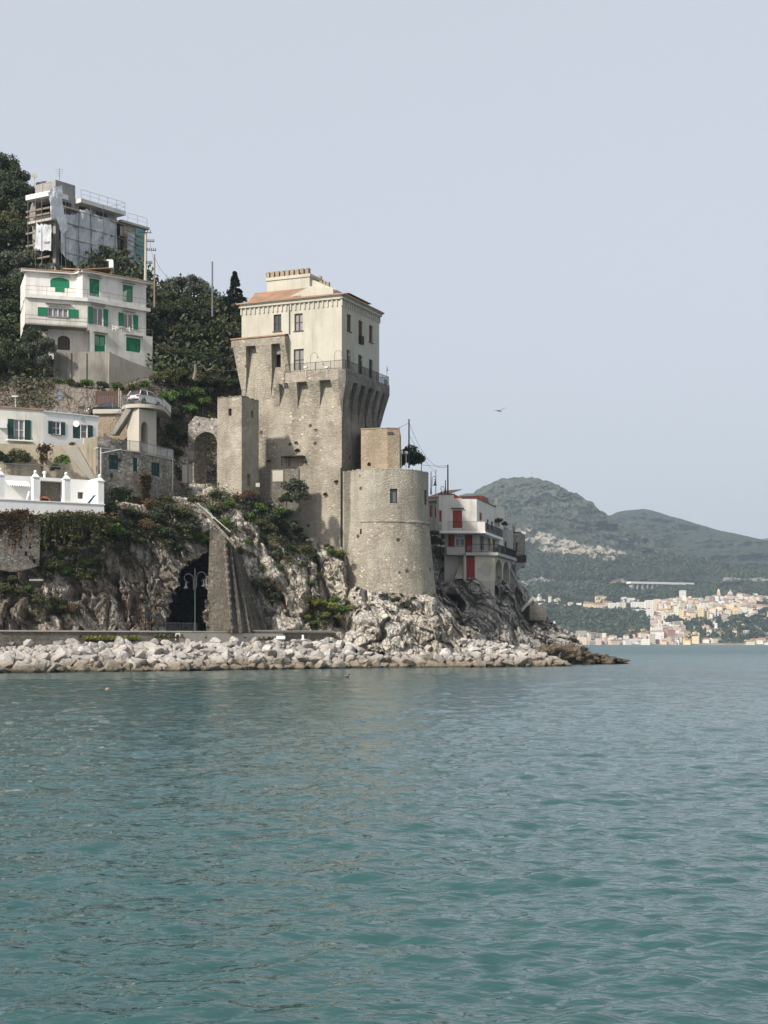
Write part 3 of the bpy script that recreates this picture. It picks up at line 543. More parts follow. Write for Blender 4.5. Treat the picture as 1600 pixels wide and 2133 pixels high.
def build_far():
    nc, nr = 1000, 300; xs = np.linspace(860, 1760, nc); yt = np.interp(xs, [a for a, b in FYT], [b for a, b in FYT]); t = np.linspace(0, 1, nr) ** 0.9
    ys = 1346 + (yt - 1346)[None, :] * t[:, None]; x = np.repeat(xs[None, :], nr, 0).ravel(); y = ys.ravel(); D = far_D(x, y)
    P = np.stack([(x - CX) / F * D, D, CH + (HY - y) / F * D], 1)
    d = 34 * fbm(P * 0.0045, 4, 0.5, 80) + 10 * fbm(P * 0.02, 4, 0.6, 81) + 5 * fbm(P * 0.07, 3, 0.7, 82)
    w = np.clip((1338 - y) / 30, 0, 1) * np.clip((y - yt.repeat(1)[None, :].repeat(nr, 0).ravel()) / 12, 0.25, 1)
    P[:, 1] -= d * w * 1.6; P[:, 2] += (3.5 * fbm(P * 0.05, 3, 0.7, 83)) * np.clip((1338 - y) / 30, 0, 1)
    cl = seg_mask(x, y, [(700,1125,24),(1000,1125,24),(1080,1126,24),(1150,1130,20),(1160,1136,10),(1180,1140,19),(1240,1146,17),(1300,1157,12),(1345,1167,6),(1370,1178,-4),(1900,1200,-9)], 3, 90, 6)
    cl = np.maximum(cl, 0.8 * seg_mask(x, y, [(700,1209,5),(1080,1209,6),(1200,1210,5),(1290,1212,5),(1320,1216,2),(1360,1222,-6),(1480,1222,-5),(1500,1208,3),(1560,1206,5),(1640,1212,3),(1900,1215,2)], 2, 91, 2))
    cl = np.maximum(cl, 0.7 * seg_mask(x, y, [(1160,1290,-9),(1380,1310,-4),(1420,1310,12),(1500,1318,16),(1560,1320,8),(1900,1325,6)], 4, 92, 12))
    wood = np.clip(0.35 + fbm(P * 0.006, 4, 0.6, 93) + (y - 1130) / 120, 0, 1); wood = np.maximum(wood, ((y > 1160) & (y < 1203)) * 0.9)
    cl = np.clip(cl, 0, 1); beach = np.clip((y - 1338) / 2, 0, 1); cl = np.maximum(cl, beach)
    G = P.reshape(nr, nc, 3); top = [G[-1:] + np.array([0, k * 60.0, -k * k * 2.5]) for k in range(1, 10)]; G = np.concatenate([G] + top, 0)
    pad = lambda a_: np.concatenate([a_.reshape(nr, nc)] + [a_.reshape(nr, nc)[-1:]] * 9, 0).ravel()
    o = link(bpy.data.objects.new('far_hill', np_mesh('far_hill', G.reshape(-1, 3), grid_quads(nr + 9, nc), M['far'], True, None, {'cliff': pad(cl), 'wood': pad(wood)})))
    tag(o, 'green hill with a mast and a pale cliff band across the bay', None, None, 'structure')
    # second ridge to the right
    xs = np.linspace(1180, 1900, 560); yt = np.interp(xs, [1180,1265,1285,1300,1320,1340,1360,1400,1440,1500,1550,1600,1700,1900], [1110,1077,1067,1064,1062,1060,1063,1076,1087,1104,1115,1128,1150,1190]); nr = 150; t = np.linspace(0, 1, nr)
    ys = 1250 + (yt - 1250)[None, :] * t[:, None]; x = np.repeat(xs[None, :], nr, 0).ravel(); y = ys.ravel(); D = 3150 + (1250 - y) / 190 * 1000 + 0 * x
    P = np.stack([(x - CX) / F * D, D, CH + (HY - y) / F * D], 1); m_ = np.clip((y - yt[None, :].repeat(nr, 0).ravel()) / 12, 0.15, 1)
    P[:, 1] -= m_ * (110 * fbm(P * 0.0035, 5, 0.6, 101) + 16 * fbm(P * 0.03, 4, 0.65, 102)); P[:, 2] += m_ * 3 * fbm(P * 0.04, 3, 0.7, 103)
    G = P.reshape(nr, len(xs), 3); G = np.concatenate([G] + [G[-1:] + np.array([0, k * 80.0, -k * k * 3]) for k in range(1, 10)], 0); z = np.zeros(G.shape[0] * G.shape[1])
    o = link(bpy.data.objects.new('far_ridge', np_mesh('far_ridge', G.reshape(-1, 3), grid_quads(nr + 9, len(xs)), M['far'], True, None, {'cliff': z, 'wood': z + 0.75})))
    tag(o, 'dark wooded ridge falling to the right behind the far town', None, None, 'structure')
    xs = np.linspace(1500, 2000, 60); yt = 1122 + 3 * np.sin(xs * 0.03) + np.abs(xs - 1620) * 0.06; G = np.stack([np.stack([(xs - CX) / F * 6300, xs * 0 + 6300 - 200 * k, CH + (HY - yt) / F * 6300 * (1 - k / 6.0)], 1) for k in range(6, -1, -1)], 0); z = np.zeros(G.shape[0] * 60)
    o = link(bpy.data.objects.new('distant_mountain', np_mesh('distant_mountain', G.reshape(-1, 3), grid_quads(7, 60), M['far'], True, None, {'cliff': z, 'wood': z + 0.5})))
    tag(o, 'faint pale mountain at the right edge beyond the ridge', None, None, 'structure')
build_far()
# ---------------------------------------------------------------- haze
def build_haze():
    n_ = bpy.data.materials.new('haze_air'); n_.use_nodes = True; t = n_.node_tree; t.nodes.clear()
    o_ = t.nodes.new('ShaderNodeOutputMaterial'); v = t.nodes.new('ShaderNodeVolumePrincipled'); v.inputs['Density'].default_value = 0.00009; v.inputs['Color'].default_value = (0.74, 0.87, 1.0, 1); v.inputs['Anisotropy'].default_value = 0.2
    t.links.new(v.outputs[0], o_.inputs['Volume']); mb = MB(); mb.box((600, 3400, 250), (6000, 7400, 504)); o = mb.build('haze', n_); tag(o, 'thin pale sea haze over the bay', None, None, 'stuff')
build_haze()
# ---------------------------------------------------------------- building parts
def window(parent, fr, rc, kind='double', fm='frame', gm='glass', rec=0.16, bars=1, sill=True, sillm=None, mid=True):
    s0, s1, z0, z1 = rc; mb = MB(); w = 0.075; d0, d1 = -rec, -rec + 0.07
    mb.bx(fr, s0, s0 + w, z0, z1, d0, d1); mb.bx(fr, s1 - w, s1, z0, z1, d0, d1); mb.bx(fr, s0 + w, s1 - w, z1 - w, z1, d0, d1); mb.bx(fr, s0 + w, s1 - w, z0, z0 + w, d0, d1)
    for k in range(bars):
        c = s0 + (s1 - s0) * (k + 1) / (bars + 1); mb.bx(fr, c - 0.05, c + 0.05, z0 + w, z1 - w, d0, d1 + 0.01)
    if mid: mb.bx(fr, s0 + w, s1 - w, (z0 + z1) / 2 - 0.03, (z0 + z1) / 2 + 0.03, d0 + 0.01, d1 - 0.01)
    o = mb.build('window', M[fm], parent)
    g = MB(); g.bx(fr, s0 + 0.02, s1 - 0.02, z0 + 0.02, z1 - 0.02, d0 - 0.06, d0 - 0.01); g.build('pane', M[gm], o)
    if sill:
        g = MB(); g.bx(fr, s0 - 0.12, s1 + 0.12, z0 - 0.09, z0 - 0.003, -rec, 0.10); g.build('sill', M[sillm or 'concrete'], o)
    return o
def leaf(mb, fr, s0, s1, z0, z1, d, th=0.04):
    b = 0.06; mb.bx(fr, s0, s0 + b, z0, z1, d, d + th); mb.bx(fr, s1 - b, s1, z0, z1, d, d + th); mb.bx(fr, s0 + b, s1 - b, z0, z0 + b, d, d + th); mb.bx(fr, s0 + b, s1 - b, z1 - b, z1, d, d + th)
    z = z0 + b
    while z < z1 - b - 0.02:
        mb.face([fr.pt(s0 + b, z, d + th - 0.006), fr.pt(s1 - b, z, d + th - 0.006), fr.pt(s1 - b, z + 0.09, d + 0.004), fr.pt(s0 + b, z + 0.09, d + 0.004)]); z += 0.1
def shut(parent, fr, rc, m, d=-0.10, leaves=2, label=None):
    s0, s1, z0, z1 = rc
    for k in range(leaves):
        mb = MB(); a = s0 + (s1 - s0) * k / leaves; b = s0 + (s1 - s0) * (k + 1) / leaves; leaf(mb, fr, a + 0.01, b - 0.01, z0, z1, d); o = mb.build('shutter', M[m], parent)
        if label: o['label'] = label
def open_sh(parent, fr, rc, m, w=None, left=True, right=True):
    s0, s1, z0, z1 = rc; w = w or (s1 - s0) / 2
    for ok, a, b in ((left, s0 - w, s0 - 0.02), (right, s1 + 0.02, s1 + w)):
        if ok: mb = MB(); leaf(mb, fr, a, b, z0, z1, 0.03); mb.build('shutter', M[m], parent)
def lintel(mb, fr, rc, m=0, up=0.22, out=0.28, ext=0.2, th=0.09): mb.bx(fr, rc[0] - ext, rc[1] + ext, rc[3] + up, rc[3] + up + th, 0.0, out, m)
def rail_mesh(pts, h=1.0, gap=0.14, bar=0.014, post=1.6, pr=0.025, mid=False, mb=None):
    mb = mb or MB(); pts = [Vector(p) for p in pts]
    for a, b in zip(pts, pts[1:]):
        L = (b - a).length; mb.tube([a + Vector((0, 0, h)), b + Vector((0, 0, h))], pr, 4)
        if gap: mb.tube([a + Vector((0, 0, 0.1)), b + Vector((0, 0, 0.1))], bar, 4)
        if mid: mb.tube([a + Vector((0, 0, h * .5)), b + Vector((0, 0, h * .5))], bar, 4)
        k = max(1, int(L / post))
        for i in range(k + 1): p = a.lerp(b, i / k); mb.tube([p, p + Vector((0, 0, h))], pr, 4)
        if gap:
            k = int(L / gap)
            for i in range(1, k): p = a.lerp(b, i / k); mb.tube([p + Vector((0, 0, .1)), p + Vector((0, 0, h))], bar, 3, cap=False)
    return mb
def body(mb, pts, z0, z1, m=0, holes=None, depth=0.25, mr=None, skip=(), capm=None):
    """closed prism building from a counter-clockwise footprint; holes: {edge index: [rects]}"""
    n_ = len(pts); frs = []
    for i in range(n_):
        fr = Fr(pts[i], pts[(i + 1) % n_]); frs.append(fr)
        if i not in skip: wall(mb, fr.pt, 0, fr.L, z0, z1, (holes or {}).get(i, ()), depth, m, mr)
    cap(mb, pts, z1, m if capm is None else capm); return frs
def roof_tiles(mb, fr, s0, s1, z, d_front, d_back, rise, m=0, pitch=0.22, th=0.1, hip=0):
    """pent roof of half-round tile rows: from the eave (d_front, z) back to (d_back, z + rise)"""
    k = max(1, int((s1 - s0) / pitch)); w = (s1 - s0) / k
    ins = lambda a: s0 + hip + (a - s0) * (s1 - s0 - 2 * hip) / (s1 - s0)
    for i in range(k):
        a = s0 + i * w; P = [fr.pt(a + w * t, z + h, d_front) for t, h in ((0, 0), (0.2, th * .8), (0.5, th), (0.8, th * .8), (1, 0))]
        Q = [fr.pt(ins(a + w * t), z + rise + h, d_back) for t, h in ((0, 0), (0.2, th * .8), (0.5, th), (0.8, th * .8), (1, 0))]
        for j in range(4): mb.face([P[j], P[j + 1], Q[j + 1], Q[j]], m)
        mb.face([fr.pt(a, z - 0.04, d_front)] + [fr.pt(a + w, z - 0.04, d_front)] + P[::-1], m)
U_, V_ = Vector((-.916, .401)), Vector((.401, .916))
# ================================================================ the main tower
C0 = P2(712, 172.0); CL = go(C0, U_, 503.5); CR = go(C0, V_, 790); CB = CL + (CR - C0)
T = thing('stone_tower', (C0.x, C0.y, zat(1130, 172)), 'tall rubble stone tower topped by a cream plastered house with crenellated roof', 'tower')
fL, fR = Fr(CL, C0), Fr(C0, CR)
ZB, ZG, ZH, ZT = zat(1190, 172), zat(772, 172), zat(772, 172), zat(617, 172)
sJ = fL.hit(601, 700)[0]                       # where the higher left gallery stops
zGL = fL.hit(545, 706)[1]                      # top of the higher gallery
mb = MB()
slit = fL.rect(573, 738, 585, 765)
wall(mb, fL.pt, 0, sJ, ZB, zGL, [slit], 0.5); wall(mb, fL.pt, sJ, fL.L, ZB, ZG, [fL.rect(597, 953, 632, 972)], 0.4)
mb.build('wall', M['tower'], T)
mb = MB(); wall(mb, fR.pt, 0, fR.L, ZB, ZG, [fR.rect(741, 964, 749, 974), fR.rect(760, 862, 766, 893)], 0.5); o = mb.build('side_wall', M['tower_side'], T); o['label'] = 'dark side wall with black rubble patches'
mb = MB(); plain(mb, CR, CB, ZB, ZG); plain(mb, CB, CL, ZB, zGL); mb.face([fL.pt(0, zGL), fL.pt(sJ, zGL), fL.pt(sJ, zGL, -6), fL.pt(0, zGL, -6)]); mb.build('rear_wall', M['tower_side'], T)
mb = MB(); mb.bx(fL, slit[0], slit[1], slit[2], slit[3], -0.6, -0.5); r = fL.rect(597, 953, 632, 972); mb.build('slit', M['dark'], T); mb = MB(); mb.bx(fL, r[0], r[1], r[2], r[3], -0.5, -0.4); mb.build('niche', M['ochre'], T)
mb = MB(); mb.bx(fL, r[0] - 0.3, r[1] + 0.25, r[3] + 0.02, r[3] + 0.12, 0, 0.9); mb.bx(fL, r[0] - .25, r[0] - .17, r[2], r[3], .7, .8); mb.build('canopy', M['dkframe'], T)
window(T, fR, fR.rect(760, 862, 766, 893), fm='dkframe', bars=0, rec=0.3)
# machicolated galleries: tapering corbels under an overhanging band
def corbel(mb, fr, s0, s1, sb0, sb1, zt, zb, dep, m=0):
    q = [fr.pt(s0, zt, 0), fr.pt(s0, zt, dep), fr.pt(s1, zt, dep), fr.pt(s1, zt, 0)]; zm = zt - (zt - zb) * 0.5; f = 0.42; a, b = s0 + (sb0 - s0) * .4, s1 + (sb1 - s1) * .4
    h = [fr.pt(a, zm, 0), fr.pt(a, zm, dep * f), fr.pt(b, zm, dep * f), fr.pt(b, zm, 0)]
    l = [fr.pt(sb0, zb, 0), fr.pt(sb0, zb, 0.03), fr.pt(sb1, zb, 0.03), fr.pt(sb1, zb, 0)]
    mb.hexa(h, q, m); mb.hexa(l, h, m)
GD = 0.95
mb = MB(); zb1 = fL.hit(545, 722)[1]
mb.bx(fL, -0.85, sJ + 0.0, zb1, zGL, 0.003, GD); wall(mb, Fr(CB, CL).pt, 0, Fr(CB, CL).L, zb1, zGL); mb.bx(Fr(CB, CL), 0, Fr(CB, CL).L, zb1, zGL, 0.003, 0.85)
def sx(px, y=740): return fL.hit(px, y, 0.5)[0]
for (a, b, c, d, yb) in ((489,516,503,507,832),(536,569,547,560,830),(586,601.5,592,602,790)):
    corbel(mb, fL, max(-0.85, sx(a)), min(sx(b), sJ + .0), max(0, sx(c)), sx(d), zb1, fL.hit((c + d) / 2, yb)[1], GD)
fBK = Fr(CB, CL)
for k in range(5):
    a = fBK.L - 2.0 * k; corbel(mb, fBK, a - 1.3, a, a - 1.0, a - .3, zb1, zb1 - 5.4, 0.85)
o = mb.build('high_gallery', M['tower'], T); o['label'] = 'higher overhanging masonry gallery with tiled coping'
mb = MB(); roof_tiles(mb, fL, -0.95, sJ + 0.02, zGL + .01, GD + 0.12, -0.1, 0.28, 0, 0.2, 0.09); mb.build('tile_coping', M['tile'], T)
mb = MB(); zb2 = zat(792, 172)
mb.bx(fL, sJ + 0.0, fL.L + 0.0, zb2, ZG, 0.003, GD); mb.bx(fL, sJ - .9, sJ, zb2 + .3, ZG + .35, 0.96, GD + .1)
for (a, b, c, d, yb) in ((572,584,568,578,842),(603,621,608,616,850),(642,669,650,662,850),(691,717,700,712,846)):
    corbel(mb, fL, sx(a, 790), min(sx(b, 790), fL.L), sx(c, 830), min(sx(d, 830), fL.L), zb2, zat(yb, 173.5), GD)
mb.build('front_gallery', M['tower'], T)
mb = MB(); LR = fR.L
mb.bx(fR, -GD, LR + 0.9, zb2 - 0.1, ZG, 0.003, GD); 
for k, (a, b) in enumerate(((0.0, 1.15), (2.25, 3.3), (4.3, 5.35), (6.3, 7.4), (8.35, 9.3))):
    corbel(mb, fR, a - (GD if k == 0 else 0), b, a + .15, b - .25, zb2 - .1, zb2 - 4.3, GD)
fRB = Fr(CR, CB); mb.bx(fRB, 0, fRB.L, zb2, ZG, 0.003, 0.9)
corbel(mb, fR, 9.8, LR + 0.9, LR - .5, LR, zb2 - .1, zb2 - 4.3, GD)
for k in range(6): corbel(mb, fRB, 2.1 * k, 2.1 * k + 1.1, 2.1 * k + .2, 2.1 * k + .8, zb2, zb2 - 4.2, 0.9)
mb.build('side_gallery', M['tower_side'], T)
mb = MB(); p = fL.hit(716, 980); mb.tube([fL.pt(fL.L - 0.02, zat(975, 172), 0.12), fL.pt(fL.L - 0.02, zat(1138, 172), 0.12)], 0.09, 6); mb.build('drainpipe', M['iron'], T)
# plastered house on top
wl = [fL.rect(570, 655, 586, 690), fL.rect(613.5, 653, 630.5, 689), fL.rect(612, 727, 633, 771.0)]
wr = [fR.rect(723, 655, 731.5, 690), fR.rect(747, 668, 755.5, 718), fR.rect(769, 678, 776.5, 713), fR.rect(722.5, 729, 730.5, 768), fR.rect(746.5, 740, 755.5, 783), fR.rect(769, 749, 776, 790)]
for h in wl[2:] + wr[3:]: h[2] = max(h[2], ZH + 0.06)
mb = MB(); e = 0.003
ptL = lambda s, z, d=0: fL.pt(s, z, d + e); ptR = lambda s, z, d=0: fR.pt(s, z, d + e)
wall(mb, ptL, 0, sJ, zGL - .3, ZT, wl[:1], 0.3); wall(mb, ptL, sJ, fL.L + e, ZH, ZT, wl[1:], 0.3); wall(mb, ptR, 0, fR.L, ZH, ZT, wr, 0.3); wall(mb, fRB.pt, 0, fRB.L, ZH, ZT); wall(mb, fBK.pt, 0, fBK.L, zGL - .3, ZT); mb.build('house_wall', M['cream'], T)
for i, h in enumerate(wl): window(T, fL, h, fm='dkframe', gm='curtain' if i else 'glass', rec=0.22, sill=i < 2, sillm='dkframe')
for i, h in enumerate(wr): window(T, fR, h, fm='brown' if i < 3 else 'dkframe', gm='glass' if i > 2 else 'brown', rec=0.2, bars=1, sill=i in (0, 2), sillm='dkframe')
h = wr[1]; mb = rail_mesh([fR.pt(h[0] - .05, h[2], .15), fR.pt(h[1] + .05, h[2], .15)], 1.0, 0.1, 0.02); mb.build('balconette', M['iron'], T)
mb = MB(); ss = fL.hit(603.5, 640)[0]; mb.tube([fL.pt(ss, ZT - .1, 0.1), fL.pt(ss, zGL + .3, 0.1)], 0.07, 6); mb.build('downpipe', M['steel'], T)
mb = MB()
for fr, L in ((fL, fL.L), (fR, fR.L), (fRB, fRB.L), (fBK, fBK.L)):
    mb.bx(fr, -0.25, L + 0.25, ZT - 0.30, ZT, 0.004, 0.25); mb.bx(fr, -0.38, L + 0.38, ZT + 0.001, ZT + 0.13, 0.004, 0.38)
    k = int(L / 0.56); w = L / k
    for i in range(k + 1):
        mb.bx(fr, max(-.1, i * w - 0.08), min(L + .1, i * w + 0.08), ZT - 1.05, ZT - 0.301, 0.004, 0.13)
        if i < k:
            for t in range(5):
                a0, a1 = math.pi * t / 5, math.pi * (t + 1) / 5; r_ = (w - .16) / 2; cx_ = i * w + w / 2; zc = ZT - 0.301 - r_ * .7
                mb.face([fr.pt(cx_ - r_ * math.cos(a0), zc + r_ * .7 * math.sin(a0), 0.13), fr.pt(cx_ - r_ * math.cos(a1), zc + r_ * .7 * math.sin(a1), 0.13), fr.pt(cx_ - r_ * math.cos(a1), ZT - .301, 0.13), fr.pt(cx_ - r_ * math.cos(a0), ZT - .301, 0.13)])
                mb.face([fr.pt(cx_ - r_ * math.cos(a0), zc + r_ * .7 * math.sin(a0), 0.004), fr.pt(cx_ - r_ * math.cos(a1), zc + r_ * .7 * math.sin(a1), 0.004), fr.pt(cx_ - r_ * math.cos(a1), zc + r_ * .7 * math.sin(a1), 0.13), fr.pt(cx_ - r_ * math.cos(a0), zc + r_ * .7 * math.sin(a0), 0.13)])
mb.build('cornice', M['cornice'], T)
mb = MB()
for fr in (fL, fR, fRB, fBK): roof_tiles(mb, fr, -0.45, fr.L + 0.45, ZT + 0.14, 0.5, -2.2, 0.75, 0, 0.24, 0.1, 2.65)
cap(mb, [fL.pt(0, 0, -2), fL.pt(fL.L, 0, -2), fRB.pt(0, 0, -2), fRB.pt(fRB.L, 0, -2)], ZT + .8, 0)
mb.build('roof', M['tile'], T)
# attic storey: crenellated parapet block, tiled pent roof and gables
mb = MB(); dA = -2.6
s0, za = fL.hit(556, 603, dA); s1, zc_ = fL.hit(645, 600, dA); zt = fL.hit(600, 581, dA)[1]
mb.bx(fL, s0, s1, ZT + .3, zt, dA - 3.4, dA); mb.bx(fL, s0 - .12, s1 + .12, zt + .002, zt + .35, dA - 3.5, dA + .12)
o = mb.build('attic', M['cream'], T)
k = 9; w = (s1 - s0 + .2) / (k * 1.0)
for i in range(k): mb = MB(); mb.bx(fL, s0 - .1 + i * w, s0 - .1 + i * w + w * .68, zt + .352, zt + 1.0, dA - .45, dA + .1); mb.build('merlon', M['tan'], T)
for i in range(k): mb = MB(); mb.bx(fL, s0 - .1 + i * w, s0 - .1 + i * w + w * .68, zt + .352, zt + .8, dA - 3.5, dA - 3.1); mb.build('merlon', M['tan'], T)
mb = MB(); a0, zz = fL.hit(519, 614, -0.9); a1 = fL.hit(607, 604, -1.3)[0]
roof_tiles(mb, fL, a0 - .2, a1 + 1.3, ZT + .62, -.9, dA - .02, 1.35, 0, .24, .1); mb.build('pent_roof', M['tile'], T)
mb = MB(); mb.bx(fL, a0, a1 + 1.2, ZT + .2, ZT + .6, -3, -1.0)
g0, g1 = fL.hit(605, 610, -1.1)[0], fL.hit(694, 605, -1.1)[0]; gm = fL.hit(646, 595, -1.1)[0]; zp = fL.hit(646, 596, -1.1)[1]; zr = fL.hit(646, 611, -1.1)[1]
mb.prism(fL, [(g0, zr - .3), (g1, zr - .3), (g1, zr + .25), (gm, zp), (g0, zr - .1)], -4.2, -1.1)
mb.build('gable', M['cornice'], T)
mb = MB(); s_a, s_b = fL.hit(648, 590, -3.0)[0], fL.hit(700, 600, -3.0)[0]; z_a, z_b = fL.hit(648, 581, -3)[1], fL.hit(700, 603, -3)[1]
mb.prism(fL, [(s_a, z_b - .6), (s_b, z_b - .6), (s_b, z_b), (s_a, z_a)], -6.5, -3.0); mb.build('gable', M['cream'], T)
mb = MB()
for i, px in enumerate((668, 675, 682)): s_, z_ = fL.hit(px, 589 + i * 1.5, -3.2); mb.bx(fL, s_ - .17, s_ + .17, z_ - 1.0, z_ + .25, -3.6, -3.2)
mb.build('chimney', M['tan'], T)
# gallery railing with hooped lamp brackets
pA, pB, pC, pD = fL.pt(sJ + .1, ZG, GD - .08), fL.pt(fL.L, ZG, 0) + (fL.n * (GD - .08)).to_3d() + (fR.n * (GD - .08)).to_3d(), fR.pt(fR.L + .8, ZG, GD - .08), fRB.pt(4, ZG, .8)
rail_mesh([pA, pB, pC, pD], 1.0, 0.11, 0.014).build('gallery_railing', M['iron'], T)
def hoop(mb, base, dr, h=2.1, r=0.45):
    b = Vector(base); dr = Vector(dr).normalized(); pts = [b, b + Vector((0, 0, h - r))]
    for k in range(1, 8): a = math.pi * k / 7; pts.append(b + Vector((0, 0, h - r)) + dr * (r - r * math.cos(a)) + Vector((0, 0, r * math.sin(a))))
    mb.tube(pts, 0.022, 4); e_ = pts[-1]; mb.lathe((e_.x, e_.y, e_.z - .16), [(.12, 0), (.05, .12), (.02, .16)], 8)
for px, q in ((647, 0), (697, 0), (727, 1), (753, 1), (775, 1), (806, 1)):
    mb = MB(); fr = (fL, fR)[q]; s_ = fr.hit(px, 765, GD - .1)[0]; hoop(mb, fr.pt(min(s_, fr.L + .7), ZG, GD - .1), -fL.u.to_3d() * (-.6) if q == 0 else fR.u.to_3d() * -.6 + fR.n.to_3d() * .3); mb.build('lamp_bracket', M['steel'], T)
for px in (636, 680):
    s_, z_ = fL.hit(px, 766, GD + .3); mb = MB(); mb.tube([fL.pt(s_, z_ - 1.1, GD + .15), fL.pt(s_, z_, GD + .15)], .03, 5); mb.bx(fL, s_ - .2, s_ + .2, z_, z_ + .13, GD, GD + .35); mb.build('floodlight', M['frame'], T)
mb = MB(); q = fR.hit(803, 796, GD); c = fR.pt(q[0], q[1], GD + .02); mb.tube([c, c + fR.n.to_3d() * .08], .38, 18); mb.build('round_plaque', M['steel'], T)

# ================================================================ small square tower and arch wall
S0 = P2(503.5, 167.5); SL = go(S0, U_, 453); SR = go(S0, V_, 539); T = thing('square_turret', (S0.x, S0.y, zat(1015, 167.5)), 'small square stone turret with tiny windows left of the big tower', 'tower')
mb = MB(); a, b = Fr(SL, S0), Fr(S0, SR); SBk = SL + (SR - S0); zt = zat(826, 167.5); zb = zat(1085, 167.5)
h1 = a.rect(476, 851, 482.5, 866); h2 = b.rect(523, 856, 528, 870); h3 = b.rect(515, 988, 522, 1012)
wall(mb, a.pt, 0, a.L, zb, zt, [h1], .5); wall(mb, b.pt, 0, b.L, zb, zt, [h2, h3], .5); plain(mb, SR, SBk, zb, zt); plain(mb, SBk, SL, zb, zt); cap(mb, [SL, S0, SR, SBk], zt - .02); mb.build('wall', M['tower'], T)
mb = MB(); mb.bx(a, h1[0], h1[1], h1[2], h1[3], -.6, -.5); mb.build('window', M['dark'], T); mb = MB(); mb.bx(b, h2[0], h2[1], h2[2], h2[3], -.6, -.5); mb.build('window', M['dark'], T)
mb = MB(); mb.bx(b, h3[0], h3[1], h3[2], h3[3], -.4, -.3); mb.build('door', M['orange'], T)
mb = MB(); random.seed(3)
for fr in (a, b):
    x = 0
    while x < fr.L: w = random.uniform(.3, .7); mb.bx(fr, x, min(x + w, fr.L), zt - .015, zt + random.uniform(.05, .22), -.45, .02); x += w
mb.build('coping', M['tower_side'], T)
A0, B0 = P2(392, 171.5), P2(456, 168.8); fr = Fr(A0, B0)
T = thing('arched_wall', (A0.x, A0.y, zat(1000, 171)), 'ruined stone wall with a tall open arch left of the small square turret', 'wall')
mb = MB(); X = lambda px: fr.hit(px, 930)[0]; Z = lambda py: fr.hit(425, py)[1]
arch = []; cx_, rx = (X(404) + X(452)) / 2, (X(452) - X(404)) / 2
for k in range(13): t = math.pi * k / 12; arch.append((cx_ - rx * math.cos(t), Z(925) + (Z(900) - Z(925)) * math.sin(t)))
poly = [(0, Z(1050)), (X(404), Z(1050))] + arch + [(X(452), Z(1050)), (fr.L, Z(1050)), (fr.L, Z(876)), (X(440), Z(872)), (X(432), Z(878)), (X(420), Z(874)), (X(412), Z(868)), (X(406), Z(864)), (X(400), Z(872)), (0, Z(880))]
mb.prism(fr, poly, -2.2, 0); mb.build('wall', M['rubble'], T)
mb = MB(); mb.bx(fr, X(396), X(399), Z(965), Z(1005), .01, .3); mb.box(fr.pt(X(391), Z(985), .4), (.6, .6, 2), 0); mb.build('gate_pier', M['pale_concrete'], T)
# low walls between turret and tower
A0, B0 = P2(540, 171.2), P2(622, 170.2); fr = Fr(A0, B0)
T = thing('terrace_wall', (A0.x, A0.y, zat(1030, 171)), 'low stone terrace wall between the turret and the big tower', 'wall')
mb = MB(); mb.bx(fr, 0, fr.L, zat(1085, 171), zat(978, 171), -.5, 0); mb.build('wall', M['rubble_dark'], T)
mb = MB(); r = fr.rect(568, 980, 590, 1003, .02); mb.bx(fr, *r, .003, .06); mb.build('plaster_patch', M['pale_concrete'], T)
mb = MB(); mb.box(W(537, 1010, 166.5), (.42, .1, .42)); tag(mb.build('notice_board', M['pale_concrete']), 'small white board on a post beside the turret door', 'sign')
# ================================================================ round bastion
DC = 175.0; BC = P2(803.5, DC)
T = thing('round_bastion', (BC.x, BC.y, zat(1250, 170)), 'squat round stone bastion with a string course and one dark window', 'tower')
zs, zt, zb = zat(1084, 170), zat(977, 170), zat(1275, 170); rT, rB = 4.86, 5.85
def drum(s, z, d):
    th = s; r_ = rT + .02 if z >= zs else rT + .08 + (rB - rT) * ((zs - z) / (zs - zb)) ** 1.0
    r_ += d; return Vector((BC.x + r_ * math.sin(th), BC.y - r_ * math.cos(th), z))
def drum_rect(x0, y0, x1, y1):
    def ang(px, py):
        a_ = (px - CX) / F; best = None
        for k in range(-900, 901):
            th = k * .00175; x = BC.x + rT * math.sin(th); y = BC.y - rT * math.cos(th); e_ = abs(x / y - a_)
            if best is None or e_ < best[0]: best = (e_, th, y)
        return best
    a, b = ang(x0, y0), ang(x1, y0); D = (a[2] + b[2]) / 2; return [a[1], b[1], zat(y1, D), zat(y0, D)]
h1, h2 = drum_rect(812.5, 1018, 828, 1048), drum_rect(884, 1021, 889.5, 1052)
cuts = [k * .08 for k in range(-28, 29)]
mb = MB(); wall(mb, drum, -2.24, 2.24, zs, zt, [h1, h2], .35, cuts=cuts)
mb.face([(BC.x + 4.6 * math.sin(a_), BC.y - 4.6 * math.cos(a_), zt - .25) for a_ in [k * .2 for k in range(31)]])
mb.build('upper_wall', M['bastion_up'], T)
mb = MB(); zz = [zb + (zs - .02 - zb) * k / 8 for k in range(9)]
for k in range(8): wall(mb, drum, -2.24, 2.24, zz[k], zz[k + 1], cuts=cuts)
mb.build('battered_base', M['bastion'], T)
mb = MB()
